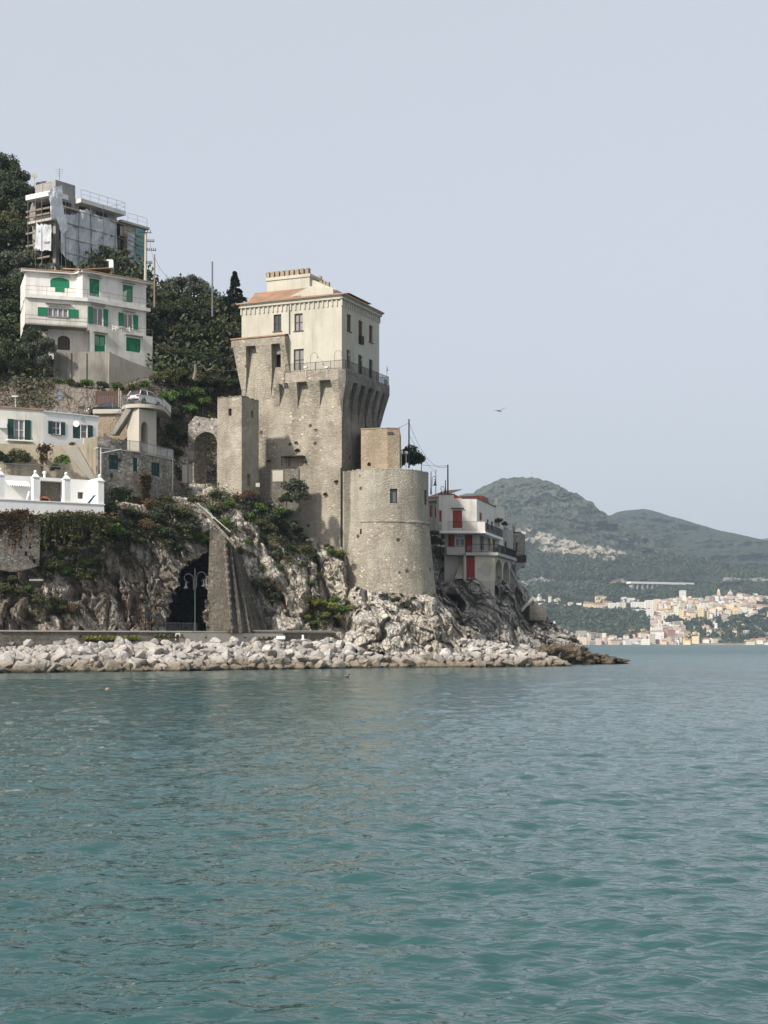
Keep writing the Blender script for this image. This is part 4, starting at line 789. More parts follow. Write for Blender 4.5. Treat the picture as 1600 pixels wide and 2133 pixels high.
for k in range(64):
    a_, b_ = -.62 + k * 2.62 / 64, -.62 + (k + 1) * 2.62 / 64; jz = .02 * math.sin(k * 1.7)
    P = lambda th, z, r_: Vector((BC.x + r_ * math.sin(th), BC.y - r_ * math.cos(th), z))
    mb.hexa([P(a_, zs - .13, rT - .1), P(b_, zs - .13, rT - .1), P(b_, zs - .13, rT + .2), P(a_, zs - .13, rT + .2)][::-1], [P(a_, zs + .1 + jz, rT - .1), P(b_, zs + .1, rT - .1), P(b_, zs + .1, rT + .15), P(a_, zs + .1 + jz, rT + .15)][::-1])
mb.build('string_course', M['bastion'], T)
for h, gm in ((h1, 'curtain'), (h2, 'brown')):
    mb = MB(); P = lambda s, z, d: drum(s, z, d); w = .025
    for (a, b, c, d) in ((h[0], h[0] + w, h[2], h[3]), (h[1] - w, h[1], h[2], h[3]), (h[0] + w, h[1] - w, h[3] - .1, h[3]), (h[0] + w, h[1] - w, h[2], h[2] + .1)):
        mb.hexa([P(a, c, -.28), P(b, c, -.28), P(b, c, -.18), P(a, c, -.18)][::-1], [P(a, d, -.28), P(b, d, -.28), P(b, d, -.18), P(a, d, -.18)][::-1])
    o = mb.build('window', M['iron'], T); mb = MB(); mb.face([P(h[0], h[2], -.3), P(h[1], h[2], -.3), P(h[1], h[3], -.3), P(h[0], h[3], -.3)]); mb.build('pane', M['steel' if h is h1 else 'brown'], o)
random.seed(5); mb = MB()
for k in range(90):
    a_ = -2.2 + k * 4.4 / 90; b_ = a_ + .05; hh = random.uniform(.0, .13)
    mb.hexa([P(a_, zt - .01, -.5), P(b_, zt - .01, -.5), P(b_, zt - .01, .02), P(a_, zt - .01, .02)][::-1], [P(a_, zt + hh, -.45), P(b_, zt + hh, -.45), P(b_, zt + hh, .0), P(a_, zt + hh, .0)][::-1])
mb.build('coping', M['bastion_up'], T)
A0, B0 = P2(717, 171.7), P2(745, 172.6); fr = Fr(A0, B0)
mb = MB(); mb.bx(fr, 0, fr.L, zat(1215, 171), zat(980, 171), -3, 0); mb.build('curtain_wall', M['bastion_up'], T)
mb = MB(); z_ = zat(1108, 171.5); t_ = -.60; mb.hexa([drum(t_, z_ - .3, -.2), drum(t_ + .045, z_ - .3, -.2), drum(t_ + .045, z_ - .3, .015), drum(t_, z_ - .3, .015)][::-1], [drum(t_, z_ + .3, -.2), drum(t_ + .045, z_ + .3, -.2), drum(t_ + .045, z_ + .3, .015), drum(t_, z_ + .3, .015)][::-1]); mb.build('slit', M['dark'], T)
# tan block behind the bastion
A0, B0, B1 = P2(752, 173.5), P2(807, 172.6), P2(832.5, 172.9)
T = thing('tan_annex', (A0.x, A0.y, zat(975, 173)), 'plain tan stone annex standing on the bastion against the tower', 'building')
mb = MB(); frA, frB = Fr(A0, B0), Fr(B0, B1); zt = zat(893, 172.8); zb = zat(985, 172)
Bk, Ak = P2(832, 180) + Vector((.2, 0)), P2(752, 181)
body(mb, [A0, B0, B1, Bk, Ak], zb, zt); mb.build('wall', M['tan'], T)
mb = MB(); mb.bx(frA, -.05, frA.L, zt + .002, zt + .12, -.4, .06); mb.bx(frB, .0, frB.L + .05, zt + .002, zt + .12, -.4, .06); s_, z_ = frB.hit(814, 902); mb.bx(frB, s_ - .4, s_ + .3, z_ - .15, z_ + .12, .0, .08, 1); mb.build('coping', [M['tan'], M['dkframe']], T)
mb = MB(); s_, z_ = frA.hit(769, 967); mb.tube([frA.pt(s_, z_, -.1), frA.pt(s_, z_, .03)], .22, 12); mb.build('round_vent', M['dark'], T)
# ================================================================ white villa with green shutters
D0 = 178.0
vr = Vector((.75, .66)).normalized(); vl = Vector((.95, .31)).normalized()
VB = P2(183, D0)                                   # front corner of the balconies
def hz(px, py, D): return zat(py, D)
T = thing('white_villa', (VB.x, VB.y, zat(765, D0)), 'three storey white villa with bright green shutters on the hillside', 'house')
Rf = P2(172, D0 + .4); Rr = go(Rf, vr, 304.5); Lf = go(P2(159, D0 + 1.6), -vl, 53.5); Lr = P2(159, D0 + 1.6)
zt = zat(566, D0); zm = zat(620, D0); zl = zat(680, D0)
f1, f2, f3 = Fr(Lf, Lr), Fr(Lr, Rf), Fr(Rf, Rr); back1 = Rr + Vector((-.66, .75)) * 8; back0 = Lf + Vector((-.3, .95)) * 8
hA = [f1.rect(105, 578, 145, 609)]; hR = [f3.rect(186.5, 581, 207.5, 617), f3.rect(256, 594, 277, 629)]
mb = MB(); wall(mb, f1.pt, 0, f1.L, zm, zt, hA, .2); wall(mb, f2.pt, 0, f2.L, zm, zt); wall(mb, f3.pt, 0, f3.L, zm, zt, hR, .2); plain(mb, Rr, back1, zm, zt); plain(mb, back1, back0, zm, zt); plain(mb, back0, Lf, zm, zt); mb.build('upper_wall', M['white'], T)
# arched shutter: wide leaves with a door below the middle
r = hA[0]; mb = MB(); c = (r[0] + r[1]) / 2; hw = (r[1] - r[0]) / 2
arc = [(c + hw * math.cos(math.pi * k / 10), r[3] - .45 + .45 * math.sin(math.pi * k / 10)) for k in range(11)]
zmid = f1.hit(125, 599)[1]; dw = hw * .5
mb.prism(f1, [(r[0], zmid), (c - dw, zmid), (c - dw, r[2]), (c + dw, r[2]), (c + dw, zmid), (r[1], zmid)] + arc, -.12, -.05)
for q in (-.5, 0, .5): mb.bx(f1, c + hw * q - .015, c + hw * q + .015, zmid, r[3] - .2, -.05, -.035)
mb.build('arched_shutter', M['green'], T)
mb = MB(); mb.prism(f1, [(r[0], r[2]), (c - dw, r[2]), (c - dw, zmid - .01), (r[0], zmid - .01)], -.2, .004); mb.build('infill', M['white'], T); mb = MB(); mb.prism(f1, [(c + dw, r[2]), (r[1], r[2]), (r[1], zmid - .01), (c + dw, zmid - .01)], -.2, .004); mb.build('infill', M['white'], T); mb = MB(); cor = [(r[0], r[3] + .003)] + [(x, z) for x, z in arc[::-1] if x <= c] + [(c, r[3] + .003)]; mb.prism(f1, cor[::-1], -.2, .004); mb.build('infill', M['white'], T); mb = MB(); cor = [(r[1], r[3] + .003), (c, r[3] + .003)] + [(x, z) for x, z in arc[::-1] if x >= c]; mb.prism(f1, cor[::-1], -.2, .004); mb.build('infill', M['white'], T)
for h in hR: shut(T, f3, h, 'green')
for fr, h in ((f3, hR[0]), (f3, hR[1])): mb = MB(); lintel(mb, fr, h, 0, .15); mb.build('window_hood', M['concrete'], T)
mb = MB(); mb.bx(f1, r[0] - .1, r[1] + .1, r[3] + .12, r[3] + .2, 0, .3); mb.build('window_hood', M['concrete'], T)
mb = MB(); E = .5
ol = [Lf - vl * .5, None]
for fr, a, b in ((f1, -.5, f1.L + .2), (f2, .0, f2.L), (f3, -.3, f3.L + 1.0)):
    mb.bx(fr, a, b, zt - .02, zt + .16, -.5, .45)
mb.build('eaves', M['pink'], T)
mb = MB()
for fr, a, b in ((f1, -.5, f1.L + .2), (f2, -.2, f2.L + .3), (f3, -.3, f3.L + 1.0)): roof_tiles(mb, fr, a, b, zt + .2, .5, -4, .9, 0, .22, .1)
mb.build('roof', M['tile'], T)
# middle storey under a wrap-around balcony slab
sl = Fr(go(VB, -vl, 52.5), VB); sr = Fr(VB, go(VB, vr, 313.5))
mb = MB(); mb.bx(sl, 0, sl.L, zm - .42, zm, -3, 0); mb.bx(sr, -.0, sr.L, zm - .42, zm - .001, -3, 0); mb.build('balcony_slab', M['white'], T)
MLf, MC = go(P2(182, D0 + .3), -vl, 52.5), P2(182, D0 + .3); MR = go(MC, vr, 304.5); m1, m2 = Fr(MLf, MC), Fr(MC, MR)
w1 = m1.rect(100, 642, 142, 660); w2 = m2.rect(193, 641.5, 215, 677); w3 = m2.rect(257, 654, 277, 684)
mb = MB(); wall(mb, m1.pt, 0, m1.L, zl, zm - .43, [w1], .2); wall(mb, m2.pt, 0, m2.L, zl, zm - .43, [w2, w3], .3); plain(mb, MR, back1, zl, zm - .43); plain(mb, back1, back0, zl, zm - .43); plain(mb, back0, MLf, zl, zm - .43); mb.build('middle_wall', M['white2'], T)
window(T, m1, w1, bars=3, gm='curtain', mid=False); window(T, m2, w2, bars=1, gm='curtain', sill=False, mid=False); window(T, m2, w3, bars=1, gm='curtain', sill=False, mid=False)
s_ = (w1[0], w1[1], w1[2], w1[3] - .02); open_sh(T, m1, s_, 'green', 1.15); open_sh(T, m2, w2, 'green', .62); open_sh(T, m2, w3, 'green', .68)
mb = MB(); lintel(mb, m1, w1, 0, .45, .3, .3); mb.build('window_hood', M['concrete'], T); mb = MB(); lintel(mb, m2, w2, 0, .25); mb.build('window_hood', M['concrete'], T); mb = MB(); lintel(mb, m2, w3, 0, .25); mb.build('window_hood', M['concrete'], T); mb = MB()
a_ = [((w1[0] + w1[1]) / 2 + (w1[1] - w1[0]) / 2 * 1.02 * math.cos(math.pi * k / 10), w1[3] - .25 + .45 * math.sin(math.pi * k / 10)) for k in range(11)]
mb.prism(m1, a_ + [(w1[0], w1[3] + .03), (w1[1], w1[3] + .03)][::-1] if False else [(w1[0] - .1, w1[3]), (w1[1] + .1, w1[3]), (w1[1] - .3, w1[3] + .2), (w1[0] + .3, w1[3] + .2)], .002, .06); mb.build('arch_band', M['concrete'], T)
# lower storey: recessed left part, projecting block with terrace on the right
GL, GC = go(P2(187, D0 + 2.2), -vl, 75), P2(187, D0 + 2.2); g1 = Fr(GL, GC); zb = zat(775, D0 + 1)
PC = P2(187, D0 - .6); PR_ = go(PC, vr, 318); g2, g3 = Fr(GC, PC), Fr(PC, PR_)
door = g1.rect(120, 699, 146, 729); hd, hw_ = g3.rect(197, 697, 219.5, 736.5), g3.rect(263, 704.5, 293, 733)
zp = zat(681, D0 - .6)
mb = MB(); wall(mb, g1.pt, 1.4, g1.L, zat(745, D0), zl, [door], .3); mb.bx(g1, 1.4, g1.L, zb, zat(745, D0) - .002, -1, 0.0, 1) if False else None; mb.build('lower_wall', M['white'], T)
mb = MB(); wall(mb, g2.pt, 0, g2.L, zb, zp); wall(mb, g3.pt, 0, g3.L, zat(752, D0 - 1), zp, [hd, hw_], .25); PB = PR_ + Vector((-.66, .75)) * 5; plain(mb, PR_, PB, zb, zp); cap(mb, [GC, PC, PR_, PB], zp - .3); mb.build('terrace_block', M['white2'], T)
shut(T, g3, hd, 'green'); shut(T, g3, hw_, 'green', leaves=3)
mb = MB(); lintel(mb, g3, hd, 0, .15); mb.build('window_hood', M['concrete'], T); mb = MB(); lintel(mb, g3, hw_, 0, .25); mb.build('window_hood', M['concrete'], T)
mb = MB(); mb.bx(sl, 0, sl.L + .0, zl - .16, zl, -3.5, -.05); mb.build('lower_slab', M['concrete'], T)
mb = MB(); c = (door[0] + door[1]) / 2; hw = (door[1] - door[0]) / 2; mb.prism(g1, [(door[0], door[2]), (door[1], door[2])] + [(c + hw * math.cos(math.pi * k / 8), door[3] - .5 + .5 * math.sin(math.pi * k / 8)) for k in range(9)], -.25, -.15)
mb.build('arched_door', M['dkframe'], T)
mb = MB(); mb.prism(g1, [(door[0], door[3] + .003)] + [(c - hw * math.cos(math.pi * k / 8), door[3] - .5 + .5 * math.sin(math.pi * k / 8)) for k in range(5)][::1], -.25, .003); mb.prism(g1, [(door[1], door[3] + .003), (c, door[3] + .003)] + [(c + hw * math.cos(math.pi * k / 8), door[3] - .5 + .5 * math.sin(math.pi * k / 8)) for k in range(4, -1, -1)], -.25, .003); mb.build('arch_surround', M['white'], T)
mb = rail_mesh([sl.pt(.1, zm, -.06), sl.pt(sl.L, zm, -.06), sr.pt(sr.L, zm, -.06)], .95, 0, .014, 2.2, .02, True)
mb = rail_mesh([m1.pt(0, zl, .25), m1.pt(m1.L, zl, .25)], .95, 0, .014, 2.2, .02, True, mb); rail_mesh([g3.pt(0, zp, -.05), g3.pt(g3.L, zp, -.05)], .8, 0, .014, 2.2, .02, True, mb); mb.build('railing', M['steel'], T)
# plastic garden furniture on its terrace
def chair(loc, rz, label):
    T = thing('garden_chair', loc, label, 'chair', 'white plastic furniture on the villa terrace'); T.rotation_euler[2] = 0; c, s = math.cos(rz), math.sin(rz); L = Vector(loc)
    q = lambda x, y, z: L + Vector((x * c - y * s, x * s + y * c, z))
    def bx3(mb, x0, x1, y0, y1, z0, z1): mb.hexa([q(x0, y0, z0), q(x1, y0, z0), q(x1, y1, z0), q(x0, y1, z0)], [q(x0, y0, z1), q(x1, y0, z1), q(x1, y1, z1), q(x0, y1, z1)])
    mb = MB(); bx3(mb, -.24, .24, -.24, .24, .40, .44); mb.build('seat', M['plastic'], T)
    mb = MB()
    for x in (-.2, -.07, .07, .2): bx3(mb, x - .035, x + .035, .2, .24, .44, .88)
    bx3(mb, -.24, .24, .2, .245, .86, .93); mb.build('backrest', M['plastic'], T)
    for x in (-.22, .22):
        for y in (-.22, .22): mb = MB(); bx3(mb, x - .025, x + .025, y - .025, y + .025, 0, .4); mb.build('leg', M['plastic'], T)
        mb = MB(); bx3(mb, x - .03, x + .03, -.24, .22, .62, .66); bx3(mb, x - .025, x + .025, -.24, -.2, .44, .62); mb.build('armrest', M['plastic'], T)
zf = zp - .29
def tp(px, d): q = g3.hit(px, 690)[0]; v = g3.pt(q, zp - .0, d); return (v.x, v.y, v.z)
mb = MB(); 
T = thing('garden_table', tp(262, -.9), 'white plastic table on the villa terrace between two chairs', 'table', 'white plastic furniture on the villa terrace'); L = T.location
mb.lathe((L.x, L.y, L.z + .7), [(.45, 0), (.45, .04)], 14); mb.build('tabletop', M['plastic'], T)
for a in (0, 1.57, 3.14, 4.71): mb = MB(); mb.tube([(L.x + .3 * math.cos(a), L.y + .3 * math.sin(a), L.z), (L.x + .2 * math.cos(a), L.y + .2 * math.sin(a), L.z + .7)], .025, 5); mb.build('leg', M['plastic'], T)
chair(tp(248, -.9), 1.3, 'white plastic garden chair left of the terrace table'); chair(tp(275, -1.0), -1.2, 'white plastic garden chair right of the terrace table')
# retaining wall and sloping buttress below the villa
A0, B0 = P2(112, 177), P2(228, 176.4); fr = Fr(A0, B0)
T = thing('retaining_wall', (A0.x, A0.y, zat(785, 177)), 'stained grey concrete retaining wall under the white villa', 'wall')
mb = MB(); mb.bx(fr, 0, fr.L, zat(830, 177), zat(734, 177), -1.5, 0); mb.build('wall', M['oldwall'], T)
mb = MB(); [mb.bx(fr, k, k + .5, zat(800, 177), zat(736, 177), .003, .18) for k in (1.6, 3.4)]; mb.build('pilaster', M['oldwall'], T)
T = thing('sloping_wall', tuple(W(228, 790, 176)), 'sloping buttress wall right of the concrete wall under the villa', 'wall')
A1, B1 = P2(226, 176.2), P2(322, 180); fr2 = Fr(A1, B1); mb = MB()
Pp = lambda px, py: fr2.hit(px, py)
mb.prism(fr2, [Pp(226, 825), Pp(320, 835), Pp(320, 772), Pp(300, 763), Pp(270, 752), Pp(228, 733)], -1.2, 0); mb.build('wall', M['concrete'], T)
rail_mesh([W(110, 731, 177), W(186, 740, 176.8)], 1.0, 0, .014, 2.2, .02, True).build('terrace_railing', M['steel'], T) if False else None
tag(rail_mesh([W(60, 672, 177), W(82, 690, 177), W(104, 711, 177)], .9, 0, .02, 1.5, .03, True).build('stair_handrail', M['steel']), 'grey handrail of the outdoor stair at the left of the white villa', 'railing')

# ================================================================ scaffolded building at the top
DS = 196.0
T = thing('scaffolded_building', tuple(W(120, 575, DS)), 'unfinished concrete apartment building behind scaffolding and netting on the hilltop', 'building')
A, B = P2(70, DS + 2), P2(116, DS); dR = Vector((.61, .79)); C = go(B, dR, 243.5); K = C + Vector((-.79, .61)) * 8; K0 = A + Vector((-.3, .95)) * 9
fa, fb, fc = Fr(A, B), Fr(B, C), Fr(C, K)
zr = zat(402, DS); zb = zat(585, DS)
st = 3.1; holes_a, holes_b = [], []
for k in range(3):
    z1 = zr - .75 - k * st
    holes_a += [[.35, fa.L - .5, z1 - 1.9, z1]]; x = .6
    while x < fb.L - 2.0: holes_b.append([x, x + 2.0, z1 - 2.1, z1]); x += 3.1
mb = MB(); wall(mb, fa.pt, 0, fa.L, zb, zr, holes_a, 1.2); wall(mb, fb.pt, 0, fb.L, zb, zr, holes_b, 1.2); plain(mb, C, K, zb, zr); plain(mb, K, K0, zb, zr); plain(mb, K0, A, zb, zr); cap(mb, [A, B, C, K, K0], zr); mb.build('wall', M['raw'], T)
mb = MB()
for h in holes_a: mb.bx(fa, h[0], h[1], h[2], h[3], -1.3, -1.2)
for h in holes_b: mb.bx(fb, h[0], h[1], h[2], h[3], -1.3, -1.2)
mb.build('dark_opening', M['dark'], T)
mb = MB(); mb.bx(fa, -.5, fa.L + .3, zr - .5, zr + .12, -2, .9); o = mb.build('roof_slab', M['bright'], T)
mb = MB(); mb.bx(fa, -.3, fa.L, zr - 3.6, zr - 3.3, -.5, .8); s5 = fb.hit(157, 400)[0]
mb.bx(fb, s5, fb.L + .6, zr - .62, zr - .08, -1, 1.1, 1); mb.bx(fb, .0, fb.L, zr - 1.6, zr - 1.4, .003, .35); mb.build('balcony_slab', [M['pale_concrete'], M['white']], T)
mb = MB(); zc = zat(374, DS); mb.bx(fb, 0, s5, zr + .002, zc, -4, -.02); mb.bx(fb, s5 - .3, fb.L, zr + .002, zr + .5, -4, -3.8); mb.build('stair_head', M['raw'], T)
rail_mesh([fb.pt(s5 + .1, zr - .08, 1.0), fb.pt(fb.L + .5, zr - .08, 1.0), fb.pt(fb.L + .5, zr - .08, -2)], 1.15, 0, .015, 1.4, .022, True).build('railing', M['steel'], T)
rail_mesh([fa.pt(fa.L - 1.6, zr + .12, .7), fa.pt(fa.L, zr + .12, .7)], 1.1, .2, .015, 1.4, .022, True).build('railing', M['steel'], T)
mb = MB(); q = fa.rect(101, 417, 110, 437); mb.bx(fa, *q, -1.15, -.3); mb.build('brick_infill', M['orange'], T)
# lower wing
C1 = C + dR * .6; E = go(C1, dR, 302); K1 = E + Vector((-.79, .61)) * 6; zw = zat(478, DS + 12); fw = Fr(C1, E)
T = thing('scaffolded_wing', (C1.x, C1.y, zb), 'lower cream wing with green glass panels right of the scaffolded building', 'building')
hw1 = [fw.rect(248, 492, 262, 530), fw.rect(264, 492, 281, 545)]
mb = MB(); wall(mb, fw.pt, 0, fw.L, zb, zw, hw1, .5); plain(mb, E, K1, zb, zw); plain(mb, K1, K1 - dR * fw.L, zb, zw); cap(mb, [C1, E, K1, K1 - dR * fw.L], zw); mb.build('wall', M['ochre'], T)
mb = MB(); [mb.bx(fw, *h, -.6, -.5) for h in hw1]; mb.build('window', M['dkgreen'], T)
mb = MB(); mb.bx(fw, -.3, fw.L + .3, zw + .002, zw + .3, -2, .6); mb.build('roof_slab', M['pale_concrete'], T)
mb = MB(); sa, sb = fw.hit(283, 500, .7)[0], fw.hit(300, 500, .7)[0]; z_ = zb + 1
while z_ < zw - .4: mb.bx(fw, sa, sb, z_, z_ + 1.0, .6, .7); z_ += 1.25
mb.build('glass_panel', M['teal_glass'], T)
rail_mesh([fw.pt(1, zw + .3, .4), fw.pt(fw.L, zw + .3, .4)], 1.2, 0, .015, 1.2, .02, True).build('railing', M['steel'], T)
# scaffolding in front of both
def net(name, m, fr, pts, label, cat='netting', d=1.6, nx=26, ny=26, k=0):
    """hanging sheet: four photo corners on the plane d in front of the facade, creased"""
    (a, b, c, e_) = [fr.hit(px, py, d) for px, py in pts]; u, v = np.meshgrid(np.linspace(0, 1, nx), np.linspace(0, 1, ny)); u, v = u.ravel(), v.ravel()
    S = (a[0] * (1 - u) + b[0] * u) * (1 - v) + (e_[0] * (1 - u) + c[0] * u) * v; Z = (a[1] * (1 - u) + b[1] * u) * (1 - v) + (e_[1] * (1 - u) + c[1] * u) * v
    q = np.stack([S * .8, Z * .35, u * 0 + k * 5], 1); dd = d + .14 * fbm(q, 4, .6, k); S = S + .14 * fbm(q + 40, 3, .6, k) * ((u > .98) | (u < .02)); Z = Z + .3 * fbm(q * 1.5 + 80, 3, .6, k) * ((v > .98) | (v < .02))
    V = np.stack([fr.O.x + fr.u.x * S + fr.n.x * dd, fr.O.y + fr.u.y * S + fr.n.y * dd, Z], 1)
    o = link(bpy.data.objects.new(name, np_mesh(name, V, grid_quads(ny, nx), M[m], True))); tag(o, label, cat, 'sheets hung on the scaffolding')
net('debris_net', 'net', fb, [(126,530),(168,560),(172,444),(130,450)], 'grey net panel just right of the torn white sheet', k=1)
net('debris_net', 'net', fa, [(74,520),(106,525),(106,470),(74,468)], 'sagging dark grey net over the left face of the scaffolded building', d=1.2, k=9)
net('debris_net', 'net', fb, [(166,548),(190,572),(190,436),(166,434)], 'grey net panel with dark crease in the middle of the scaffolding', k=2)
net('debris_net', 'net', fb, [(190,555),(216,585),(216,456),(190,446)], 'grey net panel under the long dark balcony gap', k=3)
net('debris_net', 'net', fb, [(214,560),(246,590),(244,462),(214,455)], 'ragged grey net panel behind the bare tree at the building corner', k=4)
net('white_sheet', 'tarp', fb, [(104,455),(133,452),(127,387),(101,398)], 'torn white tarpaulin hanging from the roof corner', 'tarpaulin', 1.8, k=5)
net('white_sheet', 'tarp', fb, [(128,490),(142,470),(137,450),(118,452)], 'narrow white tail of tarpaulin hanging below the torn one', 'tarpaulin', 1.9, k=6)
net('debris_net', 'net', fw, [(265,560),(280,572),(281,488),(264,484)], 'light net panel on the cream wing beside green glass', d=.8, k=7)
T = thing('scaffolding', tuple(fb.pt(0, zb, 1.5)), 'thin metal scaffolding poles and planks around the hilltop building', 'scaffolding')
mb = MB(); s_ = .2
while s_ < fb.L + 4: 
    for d in (.9, 1.7): mb.tube([fb.pt(s_, zb, d), fb.pt(s_, zr - (.9 if s_ < fb.L else 3.2) + random.uniform(-.3, .5), d)], .035, 4)
    s_ += 2.1
mb.build('upright_poles', M['steel'], T); mb = MB(); z_ = zb + 1.5
while z_ < zr - 1.2:
    mb.tube([fb.pt(0, z_, 1.72), fb.pt(fb.L + (3.5 if z_ < zr - 4 else 0), z_, 1.72)], .03, 4); mb.bx(fb, .2, fb.L, z_ - .05, z_ - .005, .95, 1.6); z_ += 1.9
[mb.bx(fa, -.3, fa.L, q_, q_ + .22, .9, 1.1) for q_ in (zr - 2.2, zr - 2.9, zr - 5.0, zr - 6.6, zr - 8.4)]; [mb.tube([fa.pt(s_q, zb, 1.2), fa.pt(s_q, zr - .6, 1.2)], .04, 4) for s_q in (.2, 1.5, 2.6)]; mb.build('ledgers_and_planks', M['wood_pole'], T)
mb = MB(); e0 = fb.pt(fb.L + .9, zr - 4.2, 1.2)
for k in range(9): p = fb.pt(fb.L + .6 + k * .5, zr - 4.6 - k * .25, random.uniform(-.6, 1.2)); mb.tube([p, p + Vector((random.uniform(-.1, .1), 0, random.uniform(1.6, 3.4)))], .03, 4)
for k in range(4): a_ = fb.pt(fb.L + .6, zr - 4.2 + k * .6, .8); mb.tube([a_, a_ + Vector((2.6, 1.5, -1.0))], .03, 4)
mb.build('pole_ends', M['iron'], T)
def antenna(px, py, D, h, label, r=.6):
    mb = MB(); b = W(px, py, D); mb.tube([b, b + Vector((0, 0, h))], .03, 4)
    for k in range(4): mb.tube([b + Vector((-r + .1 * k, 0, h - .1 - .28 * k)), b + Vector((r - .12 * k, .2, h - .1 - .28 * k))], .015, 3)
    tag(mb.build('tv_antenna', M['steel']), label, 'antenna', 'rooftop aerials')
antenna(124, 375, 197, 1.5, 'thin television aerial above the stair head of the scaffolded building')
antenna(159, 560, 180, 2.4, 'thin grey mast pole on the villa roof', .05)
mb = MB(); c = W(72, 366, 199); mb.tube([c, c + Vector((0, .12, .02))], .33, 14); mb.tube([c, c - Vector((0, 0, 1.6))], .03, 4); tag(mb.build('satellite_dish', M['pale_concrete']), 'pale satellite dish at the left of the hilltop building', 'satellite dish')
mb = MB(); c = W(232, 552, 181); mb.box(c, (.5, .4, 1.0)); mb.box(c + Vector((-.2, 0, .55)), (.7, .3, .12), 0); mb.tube([c - Vector((0, 0, .5)), c - Vector((0, 0, 1.2))], .04, 5); tag(mb.build('chimney_cowl', M['bright']), 'small white metal chimney cowl on the villa roof', 'chimney')

# ================================================================ low white house at the left
B = P2(90, 157.2); dl, dr = Vector((.9, .437)), Vector((.78, .62)).normalized(); A = go(B, -dl, -120); C = go(B, dr, 204.5); nb = Vector((-.62, .78))
T = thing('low_white_house', (B.x, B.y, zat(930, 157)), 'long low white house with dark green shutters and flaking plaster', 'house')
f1, f2 = Fr(A, B), Fr(B, C); K = C + nb * 7; K0 = A + nb * 7; zt, zb = zat(855, 157.2), zat(960, 157)
w1 = f1.rect(29, 874, 51, 917); w2 = f2.rect(109.5, 878, 126, 905); w3 = f2.rect(169, 885, 182, 913); hdr = f2.rect(152, 885, 168, 913)
w0 = f1.rect(-60, 876, -38, 917)
mb = MB(); wall(mb, f1.pt, 0, f1.L, zb, zt, [w1, w0], .25); mb.build('wall', M['white2'], T)
mb = MB(); wall(mb, f2.pt, 0, f2.L, zb, zt - .12, [w2, w3, hdr], .25); plain(mb, C, K, zb, zt - .12); cap(mb, [A, B, C, K, K0], zt - .12); o = mb.build('wall', M['bright'], T); o['label'] = 'whiter right half of the house'
for h, fr in ((w1, f1), (w0, f1)): window(T, fr, h, bars=1, gm='curtain', sill=False); open_sh(T, fr, h, 'dkgreen', .62)
window(T, f2, w2, bars=1); open_sh(T, f2, w2, 'dkgreen', .5); window(T, f2, w3, bars=0, gm='curtain', sill=False); open_sh(T, f2, w3, 'dkgreen', .6, left=False); shut(T, f2, hdr, 'dkgreen', leaves=1)
mb = MB(); mb.bx(f1, w1[0] - .75, w1[1] + .75, w1[2] - .14, w1[2] - .01, .0, .6); mb.build('balcony_slab', M['bright'], T)
rail_mesh([f1.pt(w1[0] - .7, w1[2], .55), f1.pt(w1[1] + .7, w1[2], .55)], .25, .1, .015, .6, .02).build('planter_rail', M['iron'], T)
mb = MB(); mb.bx(f1, 0, f1.L, zt + .002, zt + .16, -.6, .14, 1); mb.bx(f2, 0, f2.L, zt - .118, zt + .0, -.6, .12); mb.build('eaves', [M['bright'], M['tile']], T)
mb = MB(); s_, z_ = f1.hit(5, 886); mb.bx(f1, s_ - .38, s_ + .38, z_ - .3, z_ + .3, .05, .35); mb.build('air_conditioner', M['bright'], T)
mb = MB(); s_, z_ = f2.hit(155, 884); c = f2.pt(s_, z_, .45); mb.lathe(c, [(.0, 0), (.2, .03), (.33, .1)], 16); o = mb.build('satellite_dish', M['bright'], T)
for v in o.data.vertices: 
    q = Vector(v.co) - (c - T.location); v.co = (c - T.location) + Vector((q.x, q.z * -1.0, q.y))
mb = MB(); s_, z_ = f2.hit(172.5, 874); 
for k in range(16): a_, b_ = math.pi * k / 8, math.pi * (k + 1) / 8; mb.tube([f2.pt(s_ + .17 * math.cos(a_), z_ + .17 * math.sin(a_), .02), f2.pt(s_ + .17 * math.cos(b_), z_ + .17 * math.sin(b_), .02)], .03, 4, cap=False)
mb.build('round_vent', M['concrete'], T)
# garden walls under it
T = thing('garden_wall', tuple(W(150, 990, 156)), 'yellowed plaster garden wall stepping down under the low white house', 'wall')
fr = Fr(P2(-60, 153.2), P2(204, 158)); mb = MB(); Pp = fr.hit
mb.prism(fr, [Pp(-60, 1010), Pp(204, 1010), Pp(204, 908), Pp(184, 912), Pp(176, 912), Pp(174, 925), Pp(132, 928), Pp(-60, 922)], -.5, 0); mb.build('wall', M['ochre'], T)
mb = MB(); mb.prism(fr, [Pp(131, 935), Pp(160, 929), Pp(204, 1005), Pp(204, 1012), Pp(196, 1012)], .003, .12); mb.build('sloping_coping', M['pale_concrete'], T)
